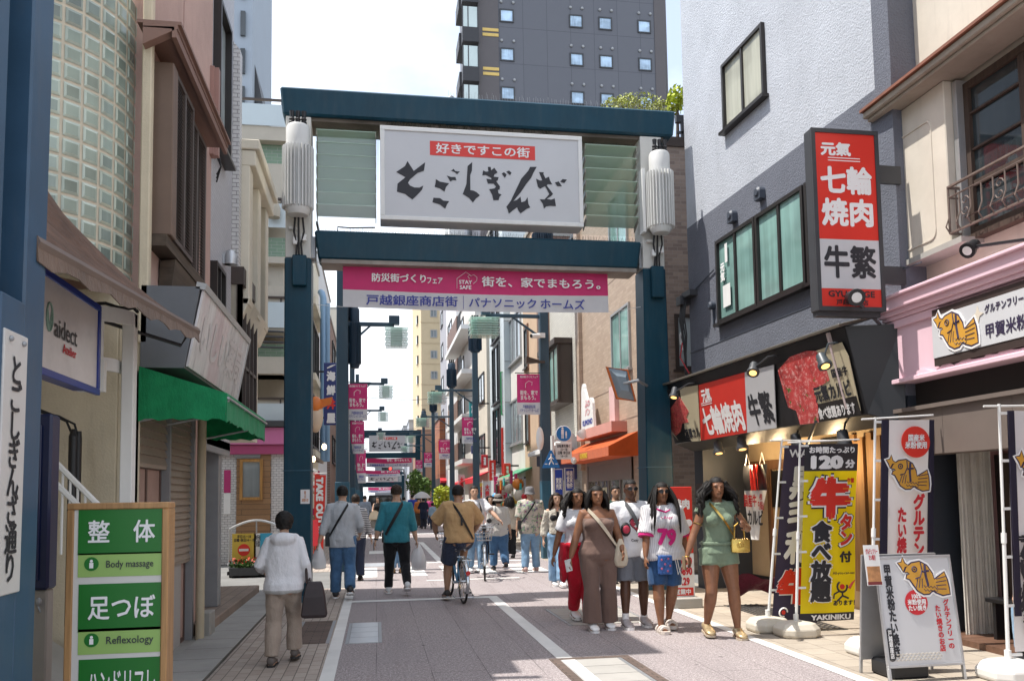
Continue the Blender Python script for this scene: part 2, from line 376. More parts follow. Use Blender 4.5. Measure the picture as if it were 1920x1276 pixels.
def paver(name,ax,c1,c2,mort,bw,bh,ms=.005):
    t=NT(name); b=t.n('ShaderNodeTexBrick',offset=.5); t.l(t.plane(ax),b.inputs['Vector']); b.inputs['Scale'].default_value=1
    b.inputs['Color1'].default_value=c1+(1,); b.inputs['Color2'].default_value=c2+(1,); b.inputs['Mortar'].default_value=mort+(1,)
    b.inputs['Brick Width'].default_value=bw; b.inputs['Row Height'].default_value=bh; b.inputs['Mortar Size'].default_value=ms; b.inputs['Mortar Smooth'].default_value=.3; b.inputs['Bias'].default_value=-.2
    n1=t.noise(1.2,6,.7); n2=t.noise(120,2,.7); c=t.mix(t.ramp(n1,(.4,(0,)*3),(.72,(.5,)*3)),b.outputs['Color'],mul(c1,.55)); c=t.mix(.35,c,t.mix(1,c,t.ramp(n2,(.3,(.55,)*3),(.7,(1,)*3)),'MULTIPLY'))
    t.col(c); iv=t.n('ShaderNodeMath',operation='SUBTRACT'); iv.inputs[0].default_value=1; t.l(b.outputs['Fac'],iv.inputs[1])
    return t.done(.85,t.bump(iv.outputs[0],.004,.6,t.bump(n2,.002,.4)),.25)
M['pave_l']=paver('beige_brick_paving','yx',(.50,.43,.37),(.39,.32,.275),(.15,.13,.115),.21,.105)
M['pave_r']=paver('cream_block_paving','yx',(.47,.41,.335),(.38,.325,.265),(.15,.125,.10),.3,.3,.004)
M['pave_b']=paver('brown_brick_border','xy',(.17,.125,.105),(.13,.10,.085),(.06,.05,.045),.21,.07)
M['marking']=stucco('worn_white_marking',(.68,.67,.64),120,.3,.003,.12,.35)
M['asph']=stucco('pale_asphalt',(.20,.20,.195),160,.4,.004,.15,.2)
M['kerbst']=paver('grey_kerb_stone','yx',(.42,.41,.385),(.37,.36,.335),(.10,.095,.085),.6,.5,.006)
def sheet(name,pts,z,mat): return struct(MB().quad(*[(x,y,z) for x,y in pts]).build(name,mat))
def rect(x0,x1,y0,y1): return [(x0,y0),(x1,y0),(x1,y1),(x0,y1)]
sheet('ground',rect(-400,400,-30,900),-.012,M['asph'])
sheet('road',rect(-.49,4.12,-8,420),0,M['road'])
sheet('left_pavement',rect(-1.5,-.489,-8,15.2),.001,M['pave_l'])
sheet('left_pavement',rect(-2.2,-.489,18.6,420),.001,M['pave_l'])
sheet('side_street',rect(-30,-.489,15.2,18.6),-.004,M['asph'])
sheet('right_pavement',rect(4.10,9.5,-8,13.6),.001,M['pave_r'])
sheet('right_pavement',rect(4.10,5.6,13.6,420),.001,M['pave_r'])
struct(MB().box((-2.0,-8,-.02),(-1.5,15.0,.035)).build('kerb',M['kerbst'],bevel=.008))
struct(MB().box((-6,-8,-.03),(-2.0,15.0,.02)).build('forecourt',M['concrete']))
# painted and inlaid markings
sheet('edge_line',rect(-.50,-.37,-8,15.3),.005,M['marking']); sheet('edge_line',rect(-.50,-.37,21,300),.005,M['marking'])
sheet('edge_line',rect(3.98,4.11,-8,16),.005,M['marking']); sheet('edge_line',rect(3.98,4.11,21,300),.005,M['marking'])
sheet('centre_line',rect(1.74,1.90,4.6,13.02),.005,M['marking'])
sheet('stop_line',rect(-.37,1.90,13.02,13.24),.0052,M['marking'])
sheet('stop_line',rect(.95,2.75,15.95,16.08),.005,M['marking'])
for a,b in ((-.45,.02),(.72,1.03),(1.42,1.75),(2.15,2.5),(2.9,3.6)): sheet('crossing_stripe',rect(a,b,17.0,19.3),.005,M['marking'])
for px in ((640,720),): pass
sheet('centre_line',rect(1.48,1.64,20.5,29.5),.005,M['marking']); sheet('stop_line',rect(1.0,4.0,20.2,20.4),.005,M['marking'])
for k,y in enumerate((24,33,41,50,60,72,85)): sheet('crossing_stripe',rect(-.2,.75,y,y+1.3),.005,M['marking'])
for k,y in enumerate((36,46,58)): sheet('crossing_stripe',rect(1.2,3.8,y,y+.5),.005,M['marking'])
# concrete inlays, covers and gratings
def patch(name,x0,x1,y0,y1,c,lines,label,z=.007):
    t=thing(name,label,'cover',((x0+x1)/2,(y0+y1)/2,0)); mb=MB(); n=lines
    for k in range(n): mb.box((x0+.04,y0+(y1-y0)*k/n+.006,-.01),(x1-.04,y0+(y1-y0)*(k+1)/n-.006,z))
    mb.build('lid',c,t); f=MB(); f.box((x0,y0,-.01),(x0+.035,y1,z-.001)); f.box((x1-.035,y0,-.01),(x1,y1,z-.001)); f.build('frame',M['grey'],t); return t
M['cover']=stucco('cover_concrete',(.36,.345,.32),90,.4,.004,.1,.3)
b=patch('utility_cover',1.76,2.36,6.6,7.95,M['cover'],4,'wide concrete slab cover crossing the centre line at the front',.0062)
mbb=MB(); mbb.box((1.66,6.5,-.01),(1.755,8.05,.006)); mbb.box((2.365,6.5,-.01),(2.46,8.05,.006)); mbb.box((1.755,7.955,-.01),(2.365,8.05,.006)); mbb.build('brick_border',M['pave_b'],b)
sheet('centre_line',rect(1.765,1.895,6.6,7.94),.0095,M['marking'])
patch('utility_cover',-.34,.06,9.4,10.9,M['galv'],4,'silver ribbed utility cover beside the left white line')
patch('utility_cover',2.33,3.4,10.0,11.5,M['cover'],7,'long concrete drain cover under the walking group')
patch('utility_cover',-.95,-.52,9.5,11.2,M['pave_b'],2,'brown inlaid cover in the left brick pavement')
patch('utility_cover',-.35,.3,19.6,20.6,M['galv'],3,'grey metal cover just beyond the zebra stripes')
mb=MB(); 
for k in range(26): mb.box((4.85,8.9+k*.09,-.02),(5.35,8.93+k*.09,.008))
for k in range(7): mb.box((4.86+k*.08,8.9,-.02),(4.88+k*.08,11.24,.006))
tag(mb.build('drain_grating',M['dgrey']),'dark steel grating laid in pavement outside the grill restaurant','grating')
M['deck']=paver('tan_deck_tile','yx',(.33,.26,.21),(.28,.22,.18),(.12,.10,.085),.6,.15)
# ================================================================== the gate over the street
GY=13.23
def bird_spikes(mb,p0,p1,n,h=.11):
    p0=V(p0);p1=V(p1)
    for i in range(n):
        p=p0.lerp(p1,(i+.5)/n); q=p+V((random.uniform(-.02,.02),random.uniform(-.05,.05),h)); mb.tube([p,q],.0022,3)
def transformer(parent,c,r,z0,z1,mat,name='transformer'):
    mb=MB(); h=z1-z0; mb.lathe((c[0],c[1],z0),[(r*.62,0),(r*.8,.05*h),(r*.8,.06*h)],n=20)
    mb.lathe((c[0],c[1],z0+.05*h),[(r*.78,0),(r*.78,.72*h)],n=24); mb.lathe((c[0],c[1],z0+.77*h),[(r*.76,0),(r*.76,.17*h),(r*.68,.2*h),(r*.4,.22*h)],n=24)
    for k in range(26):
        a=2*math.pi*k/26; ca,sa=math.cos(a),math.sin(a); F=Frame((c[0]+ca*r*.76,c[1]+sa*r*.76,z0+.07*h),(ca,sa,0)); mb.fbox(F,0,r*.26,0,.66*h,-.008,.008)
    o=mb.build(name,mat,parent,True)
    mb=MB()
    for k in (-1,0,1): mb.lathe((c[0]+k*r*.38,c[1]-.04,z0+.98*h),[(r*.16,0),(r*.2,.03),(r*.14,.05),(r*.2,.08),(r*.13,.1),(r*.17,.14*h)],n=10)
    mb.build('bushing',M['black'],o,True); return o
gate=thing('street_gate','big blue street arch nearest us with white kana name board and two white transformers','gate',(1.8,GY,0))
def column(x0,x1,z0,z1,name,mat,dy=0,tap=0): 
    return MB().hexa([(x0-tap,GY+.05,z0),(x1+tap,GY+.05,z0),(x1+tap,GY+.5+dy,z0),(x0-tap,GY+.5+dy,z0),(x0,GY+.05,z1),(x1,GY+.05,z1),(x1,GY+.5+dy,z1),(x0,GY+.5+dy,z1)]).build(name,mat,gate,bevel=.015)
for x0,x1,zb,tp in ((-1.42,-1.005,5.42,0),(4.50,4.90,5.42,.05)):
    c=column(x0,x1,0,zb,'column',M['teal'],0,tp)
    MB().box((x0+.01,GY+.06,zb+.001),(x1-.01,GY+.49,7.74)).build('column_casing',stucco('grey_white_casing',(.60,.59,.55),80,.3,.004,.06,.45),c,bevel=.01)
    q=MB(); q.box((x0-.015-tp,GY+.035,0),(x1+.015+tp,GY+.515,.1)); q.box((x0-.012-tp*.65,GY+.04,2.03),(x1+.012+tp*.65,GY+.51,2.045)); q.build('base_collar',M['teal_light'],c)
    xm=(x0+x1)/2+.02; jb=MB().box((xm-.10,GY-.05,4.95 if x0<0 else 4.9),(xm+.12,GY+.05,5.44)).build('junction_box',M['teal'],c,bevel=.012)
    mb=MB()
    for k,dx in enumerate((-.05,0,.06)): mb.tube([(xm+dx,GY-.10,6.05),(xm+dx*1.4,GY-.08,5.8),(xm+dx*.6,GY-.05,5.62),(xm+dx*.8,GY-.02,5.44)],.016,6)
    mb.build('cable',M['wirem'],c,True)
    mb=MB(); mb.box((xm-.09,GY-.07,5.60),(xm-.02,GY-.0,5.72)); mb.box((xm+.03,GY-.07,5.66),(xm+.12,GY,5.77)); mb.box((xm-.16,GY-.02,5.86),(xm-.03,GY+.06,5.90)); mb.build('connector',M['white'],c,bevel=.01)
    if x0<0: transformer(c,(xm-.0,GY-.20),.24,6.02,7.5,paint('transformer_white',(.62,.62,.60),.5,.06,3,dirt=.15,streak=True))
    else:
        transformer(c,(xm+.03,GY-.20),.23,5.95,7.38,MATS['transformer_white']); MB().box((x0-.03,GY-.12,6.0),(x0+.02,GY+.08,7.1)).build('side_plate',M['white'],c)
# beams
def beam(x0,x1,z0,z1,y0,y1,slope,name):
    mb=MB(); mb.hexa([(x0+slope,y0+slope,z0),(x1-slope,y0+slope,z0),(x1-slope,y1-slope,z0),(x0+slope,y1-slope,z0),(x0,y0,z1),(x1,y0,z1),(x1,y1,z1),(x0,y1,z1)])
    return mb.build(name,M['teal'],gate,bevel=.03)
bt=beam(-1.5,5.15,7.76,8.20,GY,GY+.85,.04,'top_beam')
MB().box((-1.3,GY+.12,7.70),(4.95,GY+.7,7.765)).build('soffit',stucco('rusted_soffit',(.13,.11,.09),30,.4,.006,.4,.6),bt)
for u0,u1 in ((.2,2.6),):
    mb=MB()
    for k in range(260):
        x=random.uniform(.2,3.0); p=V((x,GY+.06+random.uniform(0,.1),7.755)); mb.tube([p,p+V((random.uniform(-.03,.03),-.01,-random.uniform(.03,.09)))],.004,3)
    mb.build('moss_fringe',paint('dry_moss',(.03,.03,.015),.9,.3,20),bt)
bl=beam(-.96,4.48,5.42,5.87,GY+.02,GY+.62,.06,'lower_beam')
MB().box((-.85,GY+.1,5.36),(4.4,GY+.55,5.425)).build('soffit',stucco('grey_soffit',(.30,.27,.24),30,.3,.004,.3,.5),bl)
for xa,xb in ((-1.02,-.95),(4.47,4.52)): MB().box((xa,GY+.15,5.45),(xb,GY+.45,5.8)).build('beam_bracket',M['grey'],bl)
mb=MB(); mb.box((-.9,GY+.055,5.871),(4.4,GY+.105,5.876)); bird_spikes(mb,(-.9,GY+.06,5.87),(4.4,GY+.06,5.87),170,.07); bird_spikes(mb,(-.9,GY+.1,5.87),(4.4,GY+.1,5.87),110,.07); mb.build('bird_spike_row',M['black'],bl)
mb=MB(); mb.box((1.2,GY+.09,8.201),(5.0,GY+.11,8.206)); bird_spikes(mb,(1.2,GY+.1,8.2),(5.0,GY+.1,8.2),80,.13); mb.build('bird_spike_row',M['grey'],bt)
# name board
sg=MB().box((.085,GY-.02,6.065),(3.455,GY+.35,7.625)).build('name_board',M['sign_white'],gate,bevel=.012)
FS=front(0,GY-.02)
MB().frame(FS,.085,3.455,6.065,7.625,.07,0,.022).build('frame',M['white'],sg,bevel=.006)
def zp(F,z0x,z0y,k,poly): return [F.px(z0x+x/k,z0y+y/k) for x,y in poly]
KANA=[[(307,395),(364,483),(467,405),(455,482),(400,500),(330,560),(312,590),(330,615),(370,632),(415,633),(450,615),(440,650),(405,690),(352,740),(285,690),(212,670),(218,597),(290,540),(206,493),(285,440)],
[(562,557),(600,580),(683,595),(655,625),(640,670),(598,640),(552,626),(560,590)],[(661,525),(700,538),(738,538),(748,568),(715,565),(692,578)],[(722,465),(738,485),(779,489),(755,512),(725,490),(700,482)],
[(541,724),(600,728),(630,750),(683,755),(662,785),(646,824),(600,785),(532,765)],
[(890,404),(887,482),(872,520),(873,655),(900,660),(930,675),(959,703),(925,730),(896,767),(860,725),(804,692),(838,600),(848,440)],
[(1030,447),(1055,447),(1060,478),(1088,455),(1118,497),(1090,515),(1083,535),(1128,540),(1118,570),(1105,575),(1140,625),(1135,650),(1120,655),(1127,685),(1155,697),(1135,715),(1128,745),(1080,747),(1070,700),(1042,648),(1090,640),(1105,625),(1080,597),(1030,598),(1017,553),(1062,560),(1060,545),(1012,520),(980,523),(988,478),(1010,490),(1035,488)],
[(1155,508),(1175,495),(1200,515),(1184,546)],[(1195,492),(1220,480),(1244,500),(1230,522)],
[(1410,448),(1470,446),(1440,500),(1420,545),(1380,595),(1330,670),(1260,755),(1290,745),(1325,714),(1332,765),(1365,755),(1388,720),(1395,780),(1412,812),(1380,825),(1325,866),(1305,840),(1293,810),(1260,835),(1218,868),(1210,835),(1197,805),(1235,755),(1330,555),(1395,480)],
[(1490,494),(1534,496),(1530,510),(1548,550),(1580,535),(1590,570),(1610,605),(1570,603),(1560,615),(1617,690),(1600,710),(1560,735),(1600,742),(1632,730),(1643,800),(1590,798),(1555,803),(1535,823),(1525,780),(1497,738),(1540,740),(1583,692),(1545,620),(1500,643),(1480,625),(1464,553),(1500,570),(1520,568)],
[(1633,588),(1668,577),(1697,622),(1655,620)],[(1680,580),(1703,557),(1742,562),(1718,593)]]
mb=MB()
for q in KANA:
    p=zp(FS,700,220,4.8,q); mb.add([FS.p(u,v,.006) for u,v in p],[tuple(range(len(p)))])
mb.build('kana_lettering',M['char'],sg)
MB().fquad(FS,FS.px(806,275)[0],FS.px(1003,280)[0],7.175,7.415,.004).build('red_label',M['red'],sg)
lettering(sg,'好きですこの街',FS,FS.px(817,275)[0],FS.px(993,280)[0],7.21,7.385,M['whiteink'],.006,.022)
# glass louvres either side of the board
for x0,x1 in ((-.93,.02),(3.52,4.44)):
    for k in range(7):
        z=6.22+k*.205
        g=MB().hexa([(x0,GY+.02,z+.07),(x1,GY+.02,z+.07),(x1,GY+.28,z-.04),(x0,GY+.28,z-.04),(x0,GY+.02,z+.082),(x1,GY+.02,z+.082),(x1,GY+.28,z-.028),(x0,GY+.28,z-.028)]).build('glass_louvre',M['louvre_glass'],gate)
        mb=MB()
        for xe in (x0,x1-.012): mb.hexa([(xe,GY+.03,z-.01),(xe+.012,GY+.03,z-.01),(xe+.012,GY+.28,z-.12),(xe,GY+.28,z-.12),(xe,GY+.03,z+.064),(xe+.012,GY+.03,z+.064),(xe+.012,GY+.28,z-.043),(xe,GY+.28,z-.043)])
        mb.build('louvre_bracket',stucco('stained_bracket',(.30,.29,.25),40,.3,.003,.3,.5),g)
mb=MB(); mb.box((-.97,GY+.33,6.06),(.07,GY+.36,7.7)); mb.box((3.47,GY+.33,6.06),(4.47,GY+.36,7.7))
mb.build('rear_panel',clear('stained_glass_panel',(.30,.46,.34),.2,.12),gate)
mb=MB(); mb.box((-.93,GY-.01,5.95),(-.9,GY+.3,6.0)); mb.tube([(-.6,GY+.2,5.87),(-.6,GY+.2,5.99),(-.4,GY+.2,5.98),(0,GY+.2,6.0)],.012,5); mb.build('wire_clip',M['black'],gate)
st=MB().box((-1.42+.26,GY+.045,1.52),(-1.42+.34+.06,GY+.052,1.74)).build('notice_sticker',M['whiteink'],gate)
lettering(st,'街\nの\nお知らせ',front(0,GY+.045),-1.14,-1.04,1.55,1.72,paint('orange_ink',(.6,.2,.03),.6),.003,.03)
# ================================================================== cloth banner under the gate
ban=thing('street_banner','wide pink and white fabric banner roped across the road under the gate','banner',(1.65,13.5,5),)
FB=front(0,13.5); bx0,bz1=FB.px(643,493); bx1,_=FB.px(1139,508); bz0=FB.px(643,575)[1]; bzr=FB.px(1139,586)[1]
def cloth_sheet(x0,x1,z0,z1,y,amp,nx=60,nz=10):
    def P(a,b): 
        x=x0+(x1-x0)*a; z=z0+(z1-z0)*b; return V((x,y+amp*(noise.noise(V((x*2.2,z*.7,3)))+.5*noise.noise(V((x*7+z*5,z*3,1)))),z-.03*math.sin(math.pi*a)))
    mb=MB(); g=[[P(i/nx,j/nz) for j in range(nz+1)] for i in range(nx+1)]
    mb.add([p for r in g for p in r],[(i*(nz+1)+j,(i+1)*(nz+1)+j,(i+1)*(nz+1)+j+1,i*(nz+1)+j+1) for i in range(nx) for j in range(nz)]); return mb
mb=cloth_sheet(bx0,bx1,bz0,bz1,13.5,.018)
mb.mi=[0 if (i%10)<4.5 else 1 for i in range(len(mb.f))]
zs=bz0+(bz1-bz0)*.4
me=mb.build('fabric',[paint('banner_white',(.66,.66,.68),.6,.05,4,.2),M['pinkban']],ban,True)
for p in me.data.polygons: p.material_index=0 if p.index%10<4 else 1
FBt=front(0,13.5-.035)
def bt_(s,xa,ya,xb,yb,mat,b=.02): 
    u0,v1=FBt.px(xa,ya); u1,v0=FBt.px(xb,yb); lettering(me,s,FBt,u0,u1,v0,v1,mat,.0,b)
bz=lambda x,y:(640+x/3.765,480+y/3.765)
for s,a,b,c,d,k,w in (('防災街づくり',215,118,598,190,'whiteink',.03),('フェア',605,150,715,196,'whiteink',.025),('街を、家でまもろう。',990,142,1830,236,'whiteink',.022),('戸越銀座商店街',175,268,822,358,'navyink',.022),('パナソニック',900,292,1378,372,'navyink',.022),('ホームズ',1405,298,1720,378,'navyink',.022),('STAY\nSAFE',830,168,924,236,'whiteink',.03)):
    bt_(s,*bz(a,b),*bz(c,d),M[k],w)
mb=MB(); hp=[FBt.px(*bz(x,y)) for x,y in ((816,230),(816,158),(880,112),(915,140),(935,132),(958,150),(955,175),(930,196))]
mb.tube([FBt.p(u,v,.004) for u,v in hp],.004,4); hp=[FBt.px(*bz(x,y)) for x,y in ((905,160),(892,145),(905,132),(918,140))]; mb.tube([FBt.p(u,v,.004) for u,v in hp],.004,4)
u,v=FBt.px(*bz(862,322)); mb.build('house_heart_mark',M['whiteink'],me)
MB().fbox(FBt,u-.004,u+.004,v-.12,v+.1,0,.002).build('divider_line',M['navyink'],me)
mb=MB(); mb.tube([(bx0,13.5,bz1),(-1.0,13.45,5.4)],.006,4); mb.tube([(bx1,13.5,bz1),(4.5,13.45,5.5)],.006,4); mb.tube([(bx0,13.5,bz0),(-1.0,13.45,bz0+.02)],.004,4); mb.tube([(bx1,13.5,bz0),(4.5,13.45,bz0+.1)],.004,4)
for k in range(5): x=bx0+.02+(bx1-bx0-.04)*k/4; mb.tube([(x,13.5,bz1-.02),(x,13.46,5.42)],.005,4)
mb.build('rope',M['white'],ban)
# ================================================================== lamp posts, lamps and their small banners
M['bsmall']=paint('small_banner_pink',(.62,.045,.20),.6,.06,5,.1)
def pink_flag(px0,py0,px1,py1,y,label,detail,grp='small pink event banners hanging from the lamp posts'):
    F=front(0,y); u0,v1=F.px(px0,py0); u1,v0=F.px(px1,py1)
    t=thing('event_banner',label,'banner',((u0+u1)/2,y,v0),grp)
    zc=v0+(v1-v0)*.30; n=12
    def sh(z0,z1,mat,nm,par):
        mb=MB(); g=[]
        for j in range(5):
            z=z0+(z1-z0)*j/4; g.append([V((u0+(u1-u0)*i/n,y+.015*math.sin(i*.9+y+z*3),z)) for i in range(n+1)])
        mb.add([p for r in g for p in r],[(j*(n+1)+i,j*(n+1)+i+1,(j+1)*(n+1)+i+1,(j+1)*(n+1)+i) for j in range(4) for i in range(n)]); return mb.build(nm,mat,par,True)
    a=sh(zc,v1,M['bsmall'],'pink_cloth',t); b=sh(v0,zc,MATS['banner_white'],'white_cloth',t)
    F2=front(0,y-.03); w=u1-u0; h=v1-v0
    if detail:
        lettering(a,'街を、家で\nまもろう。',F2,u0+w*.12,u1-w*.1,v0+h*.36,v0+h*.60,M['whiteink'],0,.03)
        lettering(a,'防災街づくりフェア',F2,u0+w*.14,u1-w*.08,v0+h*.90,v0+h*.96,M['whiteink'],0,.03)
        mb=MB(); mb.tube([F2.p(u0+w*p,v0+h*q,0) for p,q in ((.36,.66),(.36,.76),(.5,.83),(.66,.80),(.64,.72))],.006,4); mb.build('house_heart_mark',M['whiteink'],a)
        lettering(b,'戸越銀座商店街\nパナソニック ホームズ',F2,u0+w*.1,u1-w*.08,v0+h*.06,v0+h*.24,M['navyink'],0,.02)
    MB().tube([(u0-.05,y,v1+.03),(u1+.08,y,v1+.03)],.012,5).build('hanger_rod',M['black'],t); return t
def glass_lamp(parent,c,w,h,mat):
    mb=MB(); n=8
    for k in range(n):
        z=c[2]-h/2+h*k/n; e=w/2*(1 if k%2 else .92); mb.box((c[0]-e,c[1]-w*.35,z),(c[0]+e,c[1]+w*.35,z+.02))
    mb.box((c[0]-w*.25,c[1]-w*.2,c[2]-h*.45),(c[0]+w*.25,c[1]+w*.2,c[2]+h*.45)); return mb.build('lamp_glass',mat,parent)
M['lamp_glass']=clear('lamp_glass',(.60,.80,.72),.08,.5)
def lamp_post(x,y,h,side,label,arm_z,arm_l,lw,lh,trans=True,w=.2,arm=True):
    t=thing('lamp_post',label,'lamp post',(x,y,0),'blue lamp posts along the shopping street')
    p=MB(); p.hexa([(x-w/2,y-w/2,0),(x+w/2,y-w/2,0),(x+w/2,y+w/2,0),(x-w/2,y+w/2,0),(x-w*.4,y-w*.4,h),(x+w*.4,y-w*.4,h),(x+w*.4,y+w*.4,h),(x-w*.4,y+w*.4,h)]); pole=p.build('pole',M['post_teal'],t,bevel=.012)
    MB().box((x-w/2-.008,y-w/2-.008,0),(x+w/2+.008,y+w/2+.008,1.95)).build('pole_sleeve',M['teal_light'],pole,bevel=.01)
    if arm:
        mb=MB(); xe=x-side*arm_l; mb.box((x,y-.04,arm_z),(xe,y+.04,arm_z+.09)); mb.hexa([(x,y-.03,arm_z-.6),(x,y+.03,arm_z-.6),(x-side*.0,y+.03,arm_z-.52),(x-side*.0,y-.03,arm_z-.52),(x-side*arm_l*.55,y-.03,arm_z),(x-side*arm_l*.55,y+.03,arm_z),(x-side*arm_l*.55,y+.03,arm_z+.05),(x-side*arm_l*.55,y-.03,arm_z+.05)]); mb.box((xe-.12,y-.1,arm_z+.05),(xe+.12,y+.1,arm_z+.24)); a=mb.build('arm',M['post_teal'],t,bevel=.008)
        glass_lamp(a,(xe-side*.05,y,arm_z-lh/2),lw,lh,M['lamp_glass'])
    if trans: transformer(t,(x+side*.02,y),.27,h,h+1.35,M['trn'])
    return t
M['trn']=paint('transformer_navy',(.012,.035,.065),.5,.15,3)
M['post_teal']=paint('lamp_post_blue',(.028,.062,.092),.45,.12,1.5,dirt=.1,streak=True)
lpz=lamp_post(-.73,18.7,6.9,-1,'blue lamp post next to the navy vertical seafood sign',5.45,1.15,.52,.47,False,.30); transformer(lpz,(-.46,18.75),.14,4.5,5.9,M['trn']); transformer(lpz,(-.62,18.9),.16,5.6,6.9,M['trn'])
lamp_post(-.8,29,7.2,-1,'blue lamp post behind the white apron of pink banners on left',5.5,1.1,.5,.45,False)
lamp_post(-.82,38,7.2,-1,'third blue lamp post along the left side of the street',5.5,1.1,.5,.45,False)
lamp_post(-.85,50,7.2,-1,'farthest blue lamp post on the left before the second gate',5.5,1.1,.55,.5,False)
for (px,y,h,l) in ((1024,20.7,7.4,'blue lamp post nearest on the right with camera and pink banner'),(893,33,7.4,'blue lamp post behind the cyclist with a finned transformer'),(848,44,7.4,'third blue lamp post along the right shops'),(813,57,7.4,'slim blue lamp post by the red brick building'),(795,69,7.4,'farthest blue lamp post on the right side')):
    lamp_post(PY(px,900,y).x,y,h,1,l,5.8 if y>30 else 6.15,1.5,.75,.5,True,.27)
translucent(M['bsmall'],.4); translucent(MATS['banner_white'],.4)
D1='pink event banner on the nearest {} lamp post'
pink_flag(650,719,689,787,18.66,D1.format('left'),True); pink_flag(969,701,1013,777,20.66,D1.format('right'),True)
pink_flag(657,789,683,850,28.9,'pink event banner second along the left lamp posts',True)
pink_flag(866,782,896,831,32.9,'pink event banner on the lamp post behind the cyclist',True)
pink_flag(668,843,686,905,37.9,'pink event banner third along the left, beside the second gate leg',True)
pink_flag(823,824,845,860,43.9,'pink event banner in front of the red brick building',True)
pink_flag(795,848,812,875,56.9,'small far pink event banner beside the second gate',True)
pink_flag(779,862,792,884,68.9,'farthest small pink event banner right of the signal',True)
pink_flag(664,850,681,880,49.9,'small far pink event banner left of the second gate',False)
# ================================================================== buildings: helpers
def building(label,loc,cat='building',name='building',group=None): return thing(name,label,cat,loc,group)
def part(par,name,mat,fn,**k):
    mb=MB(); fn(mb); return mb.build(name,mat,par,**k)
def window(par,F,u0,u1,v0,v1,fm,gm,n=2,w=.05,d=.05,sill=True,mid=None,name='window'):
    mb=MB(); mb.frame(F,u0,u1,v0,v1,w,-.02,d)
    for k in range(1,n): u=u0+(u1-u0)*k/n; mb.fbox(F,u-w*.5,u+w*.5,v0+w,v1-w,-.02,d-.008)
    if mid: mb.fbox(F,u0+w,u1-w,v0+(v1-v0)*mid-w*.4,v0+(v1-v0)*mid+w*.4,-.02,d-.012)
    o=mb.build(name,fm,par)
    p=MB()
    for k in range(n): a=u0+(u1-u0)*k/n; b=u0+(u1-u0)*(k+1)/n; p.fbox(F,a+(.005 if k else w*.5),b-(.005 if k<n-1 else w*.5),v0+w*.5,v1-w*.5,-.02,.012+.012*(k%2))
    p.build('pane',gm,o)
    if sill: MB().fbox(F,u0-.05,u1+.05,v0-.05,v0-.004,-.02,d+.05).build('sill',fm,o)
    return o
M['cream_st']=stucco('beige_stucco',(.60,.53,.395),50,.5,.012,.12,.5)
M['pink_st']=stucco('pink_stucco',(.52,.36,.31),110,.7,.012,.12,.3)
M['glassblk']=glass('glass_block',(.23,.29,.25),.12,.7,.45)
M['creamj']=paint('cream_mortar',(.60,.54,.42),.8,.1,6,.2)
# ---- near leg of another arch at the left edge of the street
leg=thing('gate_leg','dark blue steel leg of a nearer arch with a white plate of brush lettering','gate leg',(-1.62,3.7,0))
xg=lambda z: -1.497+.006*z
def lbox(mb,d0,d1,y0,y1,z0,z1): mb.hexa([(xg(z0)+d0,y0,z0),(xg(z0)+d1,y0,z0),(xg(z0)+d1,y1,z0),(xg(z0)+d0,y1,z0),(xg(z1)+d0,y0,z1),(xg(z1)+d1,y0,z1),(xg(z1)+d1,y1,z1),(xg(z1)+d0,y1,z1)])
def _l(mb): lbox(mb,-.4,0,3.3,3.55,0,7); lbox(mb,-.4,0,3.78,4.0,0,7)
part(leg,'column',paint('arch_leg_blue',(.035,.085,.15),.45,.2,2,.1,dirt=.15,streak=True),_l,bevel=.010)
part(leg,'column_recess',M['teal'],lambda mb: lbox(mb,-.38,-.10,3.55,3.78,0,7.0))
part(leg,'mount_plate',MATS['arch_leg_blue'],lambda mb: lbox(mb,-.099,.004,3.552,3.778,.2,2.45),bevel=.006)
FL=Frame((xg(1.7)+.012,0,0),(0,1,0),(.006,0,1)); FL.v=V((.006,0,1)); FL.o=FL.o-V((.006*1.7,0,0)); pu0=3.575; pu1=3.80; pv1=FL.px(30,650)[1]; pv0=FL.px(30,1110)[1]
pl=part(leg,'name_plate',paint('plate_white',(.60,.585,.56),.4,.05,3),lambda mb: mb.fbox(FL,pu0,pu1,pv0,pv1+.06,-.012,.0),bevel=.004)
lettering(pl,vert('とごしぎんざ通り'),FL,pu0+.055,pu1-.055,pv0+.05,pv1-.04,M['char'],.003,.02,.85)
part(pl,'bolt',M['grey'],lambda mb:[mb.ell(FL.p(u,pv1+.025,.004),.012,8,6) for u in (pu0+.05,pu1-.05)],smooth=True)
